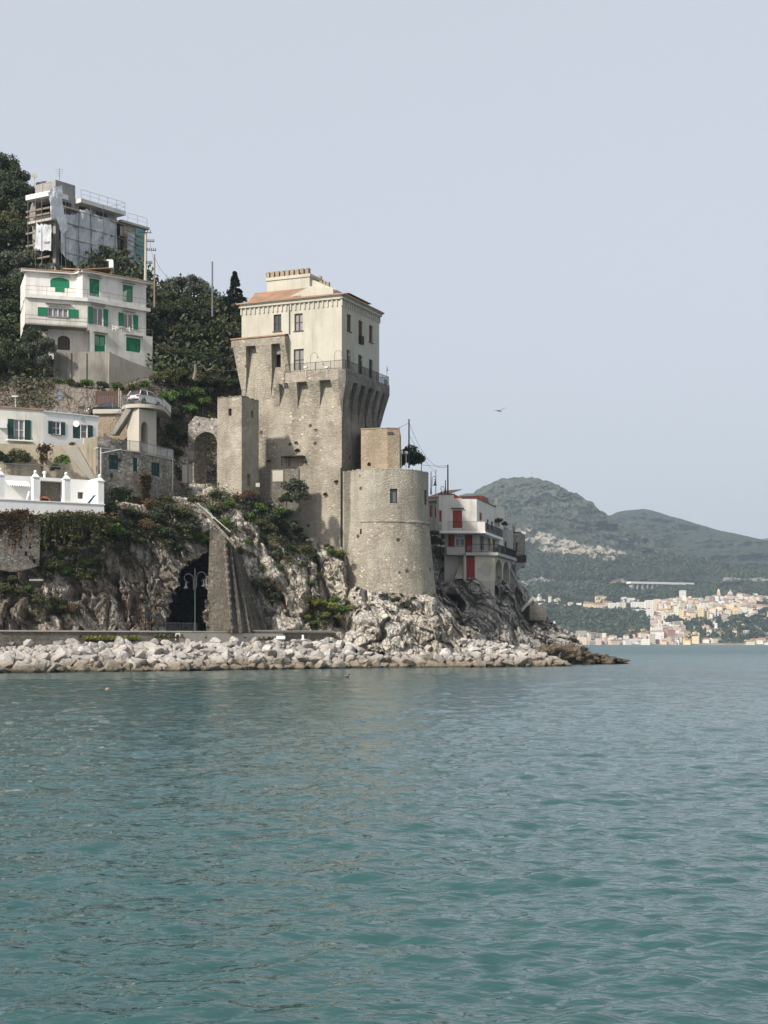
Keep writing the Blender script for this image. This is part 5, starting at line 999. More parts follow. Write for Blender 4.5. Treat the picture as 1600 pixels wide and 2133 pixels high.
# ================================================================ bright white terrace with ball-topped pillars
A, B = P2(-60, 144.6), P2(217, 151.8); fr = Fr(A, B)
T = thing('white_terrace', tuple(W(110, 1070, 148)), 'bright white terrace with square pillars topped by balls', 'terrace')
z_f = fr.hit(217, 1052)[1]; z_b = fr.hit(217, 1079)[1]
mb = MB(); mb.bx(fr, 0, fr.L, z_b, z_f, -4.2, 0); mb.build('parapet', M['bright'], T)
mb = MB(); mb.bx(fr, 0, fr.L + .08, z_f + .002, z_f + .1, -.3, .08); mb.bx(fr, 0, fr.L, z_b + .0, z_b + .12, .003, .1); mb.build('parapet_coping', M['bright'], T)
z_t = fr.hit(211, 1003)[1]
for px0, px1 in ((-62, -51), (-3, 9.5), (70, 83), (134, 147.5), (205, 217)):
    a_, b_ = fr.hit(px0, 1000)[0], fr.hit(px1, 1000)[0]; c = (a_ + b_) / 2; w = .31
    mb = MB(); mb.bx(fr, c - w, c + w, z_f + .102, z_t, -.66, -.04); mb.bx(fr, c - w - .07, c + w + .07, z_t + .002, z_t + .1, -.73, .03)
    mb.hexa([fr.pt(c - w, z_t + .1, -.04), fr.pt(c + w, z_t + .1, -.04), fr.pt(c + w, z_t + .1, -.66), fr.pt(c - w, z_t + .1, -.66)], [fr.pt(c - .12, z_t + .42, -.25), fr.pt(c + .12, z_t + .42, -.25), fr.pt(c + .12, z_t + .42, -.47), fr.pt(c - .12, z_t + .42, -.47)]); o = mb.build('pillar', M['bright'], T)
    mb = MB(); q = fr.pt(c, z_t + .42, -.36); mb.lathe(q, [(.05, 0), (.14, .05), (.17, .17), (.14, .28), (.04, .34)], 12); mb.build('ball_finial', M['bright'], o, True)
mb = MB(); dk = -3.3; hz1 = fr.rect(84, 1002, 133, 1046, dk); hz2 = fr.rect(162, 1025, 174, 1039, dk)
z_w = fr.hit(170, 999, dk)[1]; wall(mb, lambda s, z, d: fr.pt(s, z, dk + d), 0, fr.L, z_f - .3, z_w, [hz1, hz2], .9); mb.bx(fr, fr.L - .25, fr.L, z_f, z_w, dk, -.7); cap(mb, [fr.pt(0, 0, dk), fr.pt(fr.L, 0, dk), fr.pt(fr.L, 0, dk - 1.5), fr.pt(0, 0, dk - 1.5)], z_w - .02); mb.build('rear_wall', M['bright'], T)
mb = MB(); mb.bx(fr, hz1[0], hz1[1], hz1[2], hz1[3], dk - 1, dk - .9); mb.build('stone_recess', M['rubble_dark'], T)
mb = MB(); mb.bx(fr, hz2[0], hz2[1], hz2[2], hz2[3], dk - .5, dk - .4); mb.build('window', M['steel'], T)
mb = MB(); s_, z_ = fr.hit(93, 1036, dk + .3); c = fr.pt(s_, z_f, dk + .2)
for k in range(9): a_, b_ = math.pi * k / 9, math.pi * (k + 1) / 9; mb.bx(fr, s_ + .62 * min(math.cos(a_), math.cos(b_)), s_ + .62 * max(math.cos(a_), math.cos(b_)), z_f + .15, z_f + .25 + .6 * math.sin((a_ + b_) / 2), dk - .6, dk + .35 + .001 * k)
o = tag(mb.build('brick_oven', M['orange']), 'red brick oven in the recess of the white terrace', 'oven')
mb = MB(); mb.bx(fr, s_ - .36, s_ + .36, z_f + .2, z_f + .62, dk + .36, dk + .375); mb.build('mouth', M['dark'], o)
mb = MB(); a_, b_ = fr.hit(10, 1005, dk)[0], fr.hit(57, 1005, dk)[0]; zA = fr.hit(40, 1002, dk)[1]; k = 10; w = (b_ - a_) / k
for i in range(k): mb.face([fr.pt(a_ + i * w, zA, dk + .05), fr.pt(a_ + (i + 1) * w, zA, dk + .05), fr.pt(a_ + (i + 1) * w, zA - .45, dk + .9), fr.pt(a_ + (i + .5) * w, zA - .68, dk + .92), fr.pt(a_ + i * w, zA - .45, dk + .9)][::-1])
mb.build('awning', M['bright'], T)
mb = MB(); s_, _ = fr.hit(194, 1045, -1); mb.hexa([fr.pt(s_ - .5, z_f + .12, -.9), fr.pt(s_ - .42, z_f + .12, -.9), fr.pt(s_ - .42, z_f + .12, -1.5), fr.pt(s_ - .5, z_f + .12, -1.5)], [fr.pt(s_ + .2, z_f + 1.05, -.9), fr.pt(s_ + .28, z_f + 1.05, -.9), fr.pt(s_ + .28, z_f + 1.05, -1.5), fr.pt(s_ + .2, z_f + 1.05, -1.5)])
mb.tube([fr.pt(s_ + .5, z_f + .1, -.9), fr.pt(s_ + .2, z_f + 1.05, -.9)], .025, 4); tag(mb.build('folding_chair', M['blue']), 'folded blue and white deck chair on the white terrace', 'chair')
mb = MB(); s_, _ = fr.hit(62, 1040, -1.5); mb.hexa([fr.pt(s_ - .3, z_f + .1, -1.2), fr.pt(s_ + .3, z_f + .1, -1.2), fr.pt(s_ + .3, z_f + .1, -1.8), fr.pt(s_ - .3, z_f + .1, -1.8)], [fr.pt(s_ - .1, z_f + 1.1, -1.3), fr.pt(s_ + .3, z_f + 1.1, -1.3), fr.pt(s_ + .3, z_f + 1.1, -1.7), fr.pt(s_ - .1, z_f + 1.1, -1.7)]); tag(mb.build('covered_furniture', M['tarp']), 'white covered chair beside the second pillar of the terrace', 'chair')
tag(rail_mesh([fr.pt(0, z_w + .15, dk - 1), fr.pt(fr.hit(150, 990, dk - 1)[0], z_w + .15, dk - 1)], 1.1, 0, .02, 2.0, .035, True).build('garden_railing', M['steel']), 'grey pipe railing along the garden above the white terrace', 'railing')
mb = MB(); s_, z_ = fr.hit(93, 998, dk - .6); mb.lathe(fr.pt(s_, z_w - .1, dk - .6), [(.12, 0), (.12, .5), (.2, .52), (.2, .72), (.1, .8)], 10); tag(mb.build('flue', M['bright']), 'short white flue pot behind the terrace recess', 'chimney')
# masonry retaining wall in the cliff below
fr = Fr(P2(-40, 145.2), P2(90, 148.9)); T = thing('old_rubble_wall', tuple(W(40, 1180, 146)), 'old rubble retaining wall with small drain holes below the white terrace', 'wall')
Pp = fr.hit; mb = MB(); mb.prism(fr, [Pp(-40, 1180), Pp(30, 1192), Pp(60, 1185), Pp(82, 1178), Pp(85, 1068), Pp(-40, 1062)], -1.8, 0); mb.build('wall', M['rubble'], T)
mb = MB()
for px, py, w, h in ((62,1078,.08,.25),(62,1103,.1,.22),(44,1140,.1,.13),(62,1140,.1,.13),(54,1153,.12,.22),(71,1169,.15,.2),(78,1121,.08,.08),(9,1098,.1,.25),(55,1118,.06,.15)): s_, z_ = Pp(px, py); mb.bx(fr, s_ - w, s_ + w, z_ - h, z_ + h, -.1, .012)
mb.build('drain_holes', M['dark'], T)
mb = MB(); c = W(76, 1217, 146.2); mb.box(c, (.95, .5, .6), 0); mb.box(c + Vector((0, .1, .4)), (1.3, .6, .18), 1); tag(mb.build('bunker_opening', [M['dark'], M['concrete']]), 'small dark square opening framed in concrete low in the cliff', 'opening')

# ================================================================ stone house with dark green shutters
A = P2(204, 157); B = go(A, Vector((.727, .687)), 293.5); C = go(B, Vector((.42, .907)), 363); nb = Vector((-.9, .42)); K = C + nb * 6; K0 = A + Vector((-.4, .9)) * 4
T = thing('stone_house', (A.x, A.y, zat(1035, 157)), 'rubble stone house with three dark green shuttered windows and roof terrace', 'house')
f1, f2 = Fr(A, B), Fr(B, C); zt, zb = zat(934, 157), zat(1062, 157)
w1, w2, w3 = f1.rect(227, 948, 246.5, 977.5), f1.rect(277.5, 954, 286.5, 982), f2.rect(315.5, 964, 332.5, 992)
mb = MB(); wall(mb, f1.pt, 0, f1.L, zb, zt, [w1, w2], .2); mb.build('wall', M['rubble'], T)
mb = MB(); wall(mb, f2.pt, 0, f2.L, zb, zt - .1, [w3], .2); plain(mb, C, K, zb, zt - .1); plain(mb, K0, A, zb, zt); cap(mb, [A, B, C, K, K0], zt - .11); mb.build('wall', M['rubble'], T)
shut(T, f1, w1, 'dkgreen'); shut(T, f1, w2, 'dkgreen', leaves=1); shut(T, f2, w3, 'dkgreen')
mb = MB(); mb.bx(f1, -.05, f1.L, zt + .002, zt + .12, -.6, .08); mb.bx(f2, 0, f2.L + .05, zt - .098, zt + .02, -.6, .08); mb.build('terrace_edge', M['pale_concrete'], T)
rail_mesh([f1.pt(0, zt + .1, -.1), f1.pt(f1.L, zt + .1, -.1), f2.pt(f2.L, zt, -.1), f2.pt(f2.L, zt, -3)], 1.05, .08, .012, 1.2, .025).build('mesh_railing', M['steel'], T)
mb = MB(); mb.tube([f1.pt(.3, zb, .08), f1.pt(.3, zt + .1, .08)], .05, 6); mb.build('white_pipe', M['frame'], T); mb = MB(); a_ = f1.hit(252, 936); mb.tube([f1.pt(.3, f1.hit(205, 944)[1], .1), f1.pt(a_[0], a_[1], .1)], .05, 6); mb.build('white_pipe', M['frame'], T); mb = MB(); mb.tube([f2.pt(f2.L - .5, zb, .08), f2.pt(f2.L - .5, zt, .08)], .04, 6); mb.build('white_pipe', M['frame'], T)
# rough wall going on to the right and creeper-covered buttresses below the stone house
fr = Fr(P2(362, 168), P2(398, 169)); mb = MB(); Pp = fr.hit; mb.prism(fr, [Pp(362, 1060), Pp(398, 1060), Pp(398, 1015), Pp(380, 1018), Pp(362, 985)], -1, 0); tag(mb.build('rough_wall', M['rubble_dark']), 'rough stone wall stepping down right of the stone house', 'wall')
# ================================================================ car park platform on an arched pier, with its stair
DP = 166.0
T = thing('parking_platform', tuple(W(300, 945, DP)), 'concrete parking platform on a stone pier with a tall narrow arch', 'platform')
A, B = P2(277, DP), P2(303, DP - .6); B2 = go(B, Vector((.5, .86)), 326); f1, f2 = Fr(A, B), Fr(B, B2)
Z = lambda y: zat(y, DP); K = B2 + Vector((-.9, .4)) * 2.5
pf = Fr(P2(292, DP - .5), P2(326, DP + 1.2)); 
f0 = Fr(P2(276, DP + .2), P2(289, DP - .5)); mb = MB(); Pp = pf.hit
arc = [Pp(293 + 0, 895)]; a0, a1 = Pp(294, 895)[0], Pp(309, 895)[0]; zc, zt_ = Pp(300, 893)[1], Pp(300, 878)[1]
arc = [((a0 + a1) / 2 - (a1 - a0) / 2 * math.cos(math.pi * k / 10), zc + (zt_ - zc) * math.sin(math.pi * k / 10)) for k in range(11)]
mb.prism(pf, [(0 - .15, Z(950)), (a0, Z(950))] + arc + [(a1, Z(950)), (pf.L, Z(950)), (pf.L, Z(853)), (-.15, Z(853))], -2.0, 0); mb.bx(f0, 0, f0.L - .01, Z(950), Z(851), -.13, -.003); mb.build('pier', M['pale_concrete'], T)
mb = MB(); mb.bx(pf, a0, a1, Z(950), zt_, -1.9, -1.8); mb.build('arch_recess', M['rubble_dark'], T)
ring = []; c = P2(298, DP + 2.0)
for k in range(20): a_ = math.pi + math.pi * k / 19; ring.append((c.x + 2.35 * math.cos(a_), c.y + 2.7 * math.sin(a_)))
ring += [(c.x + 2.35, c.y + 5), (c.x - 2.35, c.y + 5)]
mb = MB(); zA, zB = Z(850.5), Z(843)
for i in range(len(ring)): a_, b_ = ring[i], ring[(i + 1) % len(ring)]; mb.face([(*a_, zA), (*b_, zA), (*b_, zB), (*a_, zB)])
mb.face([(*p, zB) for p in ring]); mb.face([(*p, zA) for p in ring][::-1]); mb.build('deck', M['pale_concrete'], T)
rail_mesh([(p[0] * .999, p[1], zB) for p in ring[2:22:3]], .95, .12, .012, 1.5, .022).build('deck_railing', M['steel'], T)
T = thing('stair_flight', tuple(W(232, 905, DP)), 'steep concrete stair running down left from the parking platform', 'stair')
sf = Fr(P2(228, DP + .5), P2(275, DP - .2)); Pp = sf.hit; mb = MB(); mb.prism(sf, [Pp(229, 905), Pp(239, 905), Pp(275, 850), Pp(275, 840), Pp(266, 843)], -1.1, 0); mb.build('stair_slab', M['concrete'], T)
a_, b_ = Pp(229, 905), Pp(266, 843); rail_mesh([sf.pt(a_[0], a_[1], -.05), sf.pt(b_[0], b_[1], -.05)], .9, .2, .012, 1.4, .022).build('handrail', M['steel'], T)
fr = Fr(P2(195, 168.5), P2(276, 168.2)); Pp = fr.hit
T = thing('road_wall', tuple(W(236, 920, 168)), 'ochre stained retaining wall below the road behind the stair', 'wall')
mb = MB(); mb.prism(fr, [Pp(195, 945), Pp(276, 945), Pp(276, 850), Pp(240, 853), Pp(195, 858)], -1, 0); mb.build('wall', M['tan'], T)
mb = MB(); mb.bx(fr, 0, fr.L, Pp(235, 862)[1], Pp(235, 853)[1], .003, .35); mb.build('road_edge', M['pale_concrete'], T)
tag(rail_mesh([W(-40, 843, 167), W(60, 846, 168), W(125, 850, 169)], 1.15, 0, .02, 1.9, .04, True).build('road_railing', M['rust']), 'brown rusty railing along the road above the low white house', 'railing')
tag(rail_mesh([W(205, 848, 166.5), W(270, 845, 166.5)], 1.1, .14, .014, 1.4, .03).build('road_railing', M['steel']), 'thin grey railing at the road edge in front of the dark car', 'railing')
mb = MB(); A_, B_ = W(199, 843, 170), W(251, 842, 170); fr = Fr((A_.x, A_.y), (B_.x, B_.y)); mb.bx(fr, 0, fr.L, A_.z, A_.z + 1.5, -.05, 0); [mb.bx(fr, k * fr.L / 12, k * fr.L / 12 + .06, A_.z, A_.z + 1.5, .002, .04) for k in range(12)]
o = tag(mb.build('sheet_fence', M['rust']), 'dark brown corrugated sheet fence behind the parked cars', 'fence')
mb = MB(); b = W(125, 850, 168.5); mb.tube([b, b + Vector((0, 0, 1.9))], .04, 5, 0); o = tag(mb.build('road_sign', M['steel']), 'blue grey triangular road sign beside the brown railing', 'sign')
mb = MB(); c = b + Vector((0, -.06, 1.6)); mb.hexa([c + Vector((-.32, 0, -.2)), c + Vector((.32, 0, -.2)), c + Vector((.32, .03, -.2)), c + Vector((-.32, .03, -.2))], [c + Vector((-.01, 0, .38)), c + Vector((.01, 0, .38)), c + Vector((.01, .03, .38)), c + Vector((-.01, .03, .38))]); mb.box(c + Vector((0, .02, -.5)), (.36, .03, .36)); mb.build('plate', M['bluesign'], o)
mb = MB(); b = W(32, 850, 168); mb.tube([b, b + Vector((0, 0, 1.3))], .04, 5); mb.box(b + Vector((0, 0, 1.3)), (.7, .25, .16)); tag(mb.build('floodlight', M['bright']), 'white floodlight on a short post by the road railing', 'lamp')
for px, py, D, h, lb in ((248,848,169,2.0,'thin grey post between the sheet fence and white car'),(252,852,167,1.9,'slim pale post nearest the dark car')): mb = MB(); b = W(px, py, D); mb.tube([b, b + Vector((0, 0, h))], .05, 6); mb.lathe(b + Vector((0, 0, h)), [(.07, 0), (.07, .05), (.02, .08)], 6); tag(mb.build('post', M['pale_concrete']), lb, 'post')
# ================================================================ cars
def car(name, loc, rz, paint, label, L=4.2, Wd=1.8, H=1.6):
    T = thing(name, loc, label, 'car', 'cars parked by the road'); T.rotation_euler[2] = rz
    OFF[T] = Vector((0, 0, 0)); save = OFF[T]
    hw = Wd / 2
    prof = [(-2.08, .35), (-2.1, .75), (-2.02, 1.0), (-1.0, 1.02), (-.9, 1.02), (1.05, 1.05), (1.75, .98), (2.05, .8), (2.1, .35)]
    prof = [(x * L / 4.2, z * H / 1.6) for x, z in prof]
    def ext(mb, pr, w0, w1=None, m=0):       # pr: (x,z) closed polygon, half width per point function
        n_ = len(pr); a = [Vector((x, -w0(x, z), z)) for x, z in pr]; b = [Vector((x, w0(x, z), z)) for x, z in pr]; mb.face(a, m); mb.face(b[::-1], m)
        for i in range(n_): j = (i + 1) % n_; mb.face([a[i], b[i], b[j], a[j]], m)
    mb = MB(); ext(mb, prof, lambda x, z: hw * (1 - .10 * (abs(x) / 2.1) ** 4) * (1 - .05 * max(0, z - .8))); o = mb.build('body', paint, T)
    bv = o.modifiers.new('b', 'BEVEL'); bv.width = .06; bv.segments = 2
    k = H / 1.6; cab = [(-1.95, 1.0 * k), (-1.6, 1.5 * k), (-1.3, 1.57 * k), (.1, 1.6 * k), (.35, 1.55 * k), (1.1, 1.04 * k)]
    mb = MB(); ext(mb, cab, lambda x, z: hw * (.93 - .32 * max(0, z - 1.0 * k))); o = mb.build('glasshouse', M['glass'], T)
    roof = [(-1.68, 1.5 * k), (-1.3, 1.585 * k), (.1, 1.615 * k), (.45, 1.53 * k), (.1, 1.56 * k), (-1.3, 1.53 * k)]
    mb = MB(); ext(mb, roof, lambda x, z: hw * .755)
    for sgn in (-1, 1):
        for (x0, z0, x1, z1) in ((-2.0, 1.0 * k, -1.62, 1.52 * k), (-.6, 1.03 * k, -.55, 1.57 * k), (1.12, 1.04 * k, .36, 1.56 * k)): mb.tube([(x0, sgn * hw * .93, z0), (x1, sgn * hw * .755, z1)], .045, 5)
    mb.build('roof', paint, T)
    for x in (-1.3, 1.3):
        for sgn in (-1, 1):
            mb = MB(); mb.tube([(x, sgn * (hw - .2), .33), (x, sgn * (hw + .01), .33)], .33, 18); w = mb.build('wheel', M['tyre'], T); mb = MB(); mb.tube([(x, sgn * (hw + .01), .33), (x, sgn * (hw + .025), .33)], .2, 12); mb.build('rim', M['steel'], w)
    for sgn in (-1, 1):
        mb = MB(); mb.box((-2.06, sgn * (hw - .28), .86), (.1, .36, .2)); mb.build('tail_light', M['redlight'], T); mb = MB(); mb.box((2.04, sgn * (hw - .3), .72), (.1, .34, .16)); mb.build('headlight', M['plastic'], T)
    mb = MB(); mb.box((-2.11, 0, .45), (.06, Wd * .8, .2)); mb.build('bumper', M['tyre'], T); mb = MB(); mb.box((-2.12, 0, .72), (.03, .5, .12)); mb.build('number_plate', M['plastic'], T)
    T.scale = (1, 1, 1); return T
zB = zat(842, DP); c = P2(302, DP + 1.8)
car('parked_car', (c.x, c.y, zB + .02), R(62), M['white_paint'], 'white hatchback car parked on the concrete platform')
c = P2(218, 169.0); car('parked_car', (c.x, c.y + 1.0, zat(868, 169.5)), R(200), M['black_paint'], 'dark car behind the thin railing left of the parking platform', L=3.6, H=1.5)
mb = MB(); p = W(196, 850, 167.4); blobm = None
# ================================================================ red-shuttered houses beyond the bastion
D = 187.0; A = P2(914, D); B = P2(993, D); sd = Vector((.25, .97)).normalized(); C = go(B, sd, 1032); K = C + Vector((-7, 1)); K0 = A + Vector((0, 9))
T = thing('red_shuttered_house', (A.x, A.y, zat(1210, D)), 'pale pinkish house with red shutters and balcony over the promontory', 'house')
f1, f2 = Fr(A, B), Fr(B, C); z1, z2 = zat(1107, D), zat(1038, D); zhi = zat(1030, D)
hd = f1.rect(943, 1063, 962.5, 1100); hl = f1.rect(915, 1063, 920, 1087); hs2 = [f2.rect(999, 1068, 1004, 1084), f2.rect(1014, 1082, 1018, 1104), f2.rect(1023, 1086, 1027, 1106)]
mb = MB(); wall(mb, f1.pt, 0, f1.L, z1, z2, [hd, hl], .2); sst = f1.hit(946, 1040)[0]; mb.bx(f1, 0, sst, z2 - .002, zhi, -6, -.002); wall(mb, f2.pt, 0, f2.L, z1, z2, hs2, .2); plain(mb, C, K, z1, z2); plain(mb, K0, A, z1, z2); cap(mb, [A, B, C, K, K0], z2 - .02); mb.build('upper_wall', M['pink'], T)
mb = MB(); mb.prism(f1, [(sst, z2), (sst + 1.2, z2), (sst, zhi + .1)], -5, -.3); mb.build('roof', M['redorange'], T)
mb = MB(); mb.bx(f1, -.1, sst, zhi + .002, zhi + .1, -.3, .1); mb.bx(f1, sst + .9, f1.L + .1, z2 + .002, z2 + .1, -.3, .1); mb.bx(f2, 0, f2.L, z2 + .002, z2 + .1, -.3, .1); mb.build('roof_edge', M['dkframe'], T)
mb = MB(); mb.bx(f2, f2.hit(1008, 1060)[0], f2.hit(1021, 1060)[0], z2 - .1, z2 + .75, -3, -.2); mb.build('roof_structure', M['redorange'], T)
shut(T, f1, hd, 'redorange'); shut(T, f1, hl, 'red', leaves=1)
for h in hs2: shut(T, f2, h, 'red', leaves=1)
mb = MB(); lintel(mb, f1, hd, 0, .2); mb.build('window_hood', M['dkframe'], T)
mb = MB(); bs = f1.hit(916, 1100, 1.0)[0]; mb.bx(f1, bs, f1.L + 1.0, z1 - .28, z1, -1.0, 1.1); mb.bx(f2, .0, f2.L, z1 - .28, z1 - .001, -.5, 1.0); mb.build('balcony_slab', M['bright'], T)
mb = MB(); q0 = f1.hit(920, 1095, 1)[0]; mb.bx(f1, q0, q0 + .75, z1 + .002, z1 + 1.1, .2, 1.05); mb.build('balcony_corner', M['pink'], T)
mb = MB(); mb.bx(f1, f1.L + .0, f1.L + .95, z1 + .002, z1 + 1.1, .1, 1.05); mb.build('balcony_corner', M['pink'], T)
rail_mesh([f1.pt(q0 + .75, z1, 1.0), f1.pt(f1.L, z1, 1.0)], 1.1, .12, .012, 1.5, .02).build('balcony_railing', M['iron'], T); rail_mesh([f1.pt(f1.L + .9, z1, .1), f2.pt(f2.L, z1, .95)], 1.1, .14, .012, 1.5, .02).build('balcony_railing', M['iron'], T)
# middle storey
z0 = zat(1152, D); A2, B2 = P2(926, D + .8), P2(994, D + .8); C2 = go(B2, sd, 1082); m1, m2 = Fr(A2, B2), Fr(B2, C2)
hw = m1.rect(948, 1121, 968, 1138); hsh = [m1.rect(934, 1114, 946, 1138)]; hd2 = m1.rect(974, 1114, 984, 1151); hs3 = [m2.rect(1000, 1112, 1008, 1146), m2.rect(1019, 1122, 1028, 1148), m2.rect(1032, 1118, 1036, 1150), m2.rect(1051, 1124, 1055, 1150)]
mb = MB(); wall(mb, m1.pt, 0, m1.L, zat(1215, D), z1 - .29, [hw, hd2], .25); wall(mb, m2.pt, 0, m2.L, zat(1180, D), z1 - .29, hs3, .25); K2 = C2 + Vector((-5, 1)); plain(mb, C2, K2, z0 - 2, z1 - .29); cap(mb, [B2, C2, K2, A2 + Vector((0, 9))], z1 - .28); mb.build('middle_wall', M['grey_plaster'], T)
window(T, m1, hw, bars=1, gm='glass', mid=False); shut(T, m1, hsh[0], 'red', d=.03); shut(T, m1, m1.rect(969, 1114, 974, 1150), 'red', d=.03, leaves=1); shut(T, m1, hd2, 'red', leaves=1)
for i, h in enumerate(hs3):
    if i == 1: window(T, m2, h, bars=0, gm='curtain', sill=False); open_sh(T, m2, h, 'red', .5)
    else: mb = MB(); mb.bx(m2, *h, -.3, -.2); mb.build('door', M['dkframe'], T)
mb = MB(); q = m1.hit(930, 1140, .4)[0]; mb.bx(m1, q, m1.hit(968, 1140, .4)[0], zat(1156, D), zat(1140, D), .003, 1.2); mb.build('landing', M['grey_plaster'], T)
# furled parasol on the terrace
p = m2.pt(m2.hit(1004, 1140)[0] - .3, z0, 1.2); mb = MB(); mb.lathe(p, [(.03, 0), (.03, .6), (.2, .65), (.17, 1.6), (.03, 2.3)], 10); o = tag(mb.build('furled_parasol', M['ochre']), 'furled yellowish parasol on the terrace of the red shuttered house', 'parasol')
# terrace floor with dark railing and vaulted cream substructure
TA, TB = P2(970, D - 1.2), P2(1036, D - 1.2); TC = go(TB, sd, 1075); t1, t2 = Fr(TA, TB), Fr(TB, TC)
T = thing('vaulted_terrace', (TA.x, TA.y, zat(1210, D)), 'terrace on cream plastered vaults with peeling patches and a tall red door', 'terrace')
mb = MB(); mb.bx(t1, 0, t1.L + .1, z0 - .35, z0, -5, .1); mb.bx(t2, 0, t2.L, z0 - .349, z0 - .001, -5, .1); mb.build('floor_slab', M['grey_plaster'], T)
rail_mesh([t1.pt(0, z0, 0), t1.pt(t1.L, z0, 0), t2.pt(t2.L, z0, 0)], 1.0, .13, .016, 1.5, .03).build('terrace_railing', M['iron'], T)
hdoor = t1.rect(972, 1160, 989.5, 1208); s95 = t1.hit(996, 1160)[0]; zlow = zat(1211, D)
mb = MB(); w1_, w2_ = Fr(t1.pt(0, 0, -.25).to_2d(), t1.pt(t1.L, 0, -.25).to_2d()), None
wf = Fr(t1.pt(0, 0, -.25).to_2d(), t1.pt(t1.L - .3, 0, -.25).to_2d())
wall(mb, wf.pt, hdoor[1], wf.L, zlow, z0 - .36, (), .2); mb.build('wall', M['ochre'] if False else M['cream'], T)
mb = MB(); pts = []
random.seed(11)
for k in range(16): a_ = 2 * math.pi * k / 16; pts.append((wf.hit(1012, 1186)[0] + random.uniform(.45, .95) * math.cos(a_), zat(1187, D) + random.uniform(.7, 1.25) * math.sin(a_)))
mb.prism(wf, pts, .0, .012); mb.build('bare_patch', M['grey_plaster'], T)
shut(T, wf, hdoor, 'red', d=-.1)
mb = MB(); mb.bx(wf, hdoor[0] - .35, hdoor[0] - .003, zlow, z0 - .36, -2, -.05); mb.bx(wf, 1.0, wf.L, zlow - 2, zlow - .002, -3, .0); mb.build('base_wall', M['grey_plaster'], T)
side = Fr(wf.pt(wf.L, 0, 0).to_2d(), go(wf.pt(wf.L, 0, 0).to_2d(), sd, 1076)); zz0 = zlow; L = side.L; n_ = 3; w = L / n_
for i in range(n_):
    a_ = i * w; c = a_ + w / 2 + .2; r_ = w / 2 - .35; zt_ = z0 - .6
    arc = [(c - r_ * math.cos(math.pi * k / 10), zt_ - 1.4 + 1.3 * math.sin(math.pi * k / 10)) for k in range(11)]
    mb = MB(); mb.prism(side, [(a_, zz0 - i * .0), (c - r_, zz0)] + arc + [(c + r_, zz0), (a_ + w, zz0), (a_ + w, z0 - .36), (a_, z0 - .36)], -2.5, 0); mb.build('vault', M['cream'] if i < 2 else M['grey_plaster'], T)
T = thing('grey_basement', (TB.x, TB.y, zat(1250, D)), 'grey stone basement with a small dark arch set in the rock', 'wall')
gf = Fr(P2(998, D - .9), P2(1042, D - .6)); c, r_ = gf.hit(1031, 1240), .6; X = lambda px: gf.hit(px, 1230)[0]; z_ = zat(1250, D)
arc = [(X(1031) - .55 * math.cos(math.pi * k / 8), zat(1232, D) + .75 * math.sin(math.pi * k / 8)) for k in range(9)]
mb = MB(); mb.prism(gf, [(0, z_), (X(1031) - .55, z_)] + arc + [(X(1031) + .55, z_), (gf.L, z_), (gf.L, zat(1211, D)), (0, zat(1211, D))], -2, 0); mb.build('wall', M['rubble_dark'], T)
mb = MB(); mb.bx(gf, X(1031) - .5, X(1031) + .5, z_, z_ + 1.8, -1.9, -1.8); mb.build('opening', M['dark'], T)
# outdoor stair left of the red door
T = thing('rock_stair', tuple(W(958, 1200, 186)), 'worn stair climbing beside the tall red door', 'stair'); sf = Fr(P2(948, 186.4), P2(970, 186.2)); mb = MB()
for k in range(12): y_ = 1200 - k * 4; mb.bx(sf, .12 * k * .4, sf.L - .35 + .0 * k, zat(y_ + 5, 186), zat(y_, 186), -.3 - .22 * k, -.22 * k)
mb.build('steps', M['pale_concrete'], T); mb = MB(); mb.prism(sf, [(sf.L - .3, zat(1206, 186)), (sf.L - .05, zat(1206, 186)), (sf.L - .05, zat(1160, 186)), (sf.L - .3, zat(1195, 186))], -2, .05); mb.build('cheek_wall', M['rubble_dark'], T)
# narrow house at the back left, grey houses further right
A3, B3 = P2(890, 200), P2(919, 198.5); C3 = go(B3, sd, 921.5) if False else B3 + Vector((1, 6)); T = thing('tiled_grey_house', (A3.x, A3.y, zat(1110, 199)), 'narrow grey house with tiled roof and red shutters just behind the bastion', 'house')
f = Fr(A3, B3); h = [f.rect(895, 1053, 901, 1077), f.rect(906, 1055, 910.5, 1078)]; zt, zb = zat(1043, 199), zat(1135, 199); mb = MB(); wall(mb, f.pt, 0, f.L, zb, zt, h, .2); plain(mb, B3, C3, zb, zt); mb.build('wall', M['grey_plaster'], T)
for q in h: shut(T, f, q, 'red', leaves=1)
mb = MB(); mb.bx(f, -.2, f.L + .3, zt + .002, zt + .35, -.4, .4); mb.build('eaves', M['pale_concrete'], T); mb = MB(); roof_tiles(mb, f, -.2, f.L + .3, zt + .36, .45, -4, 1.3, 0, .24, .1); mb.build('roof', M['tile'], T)
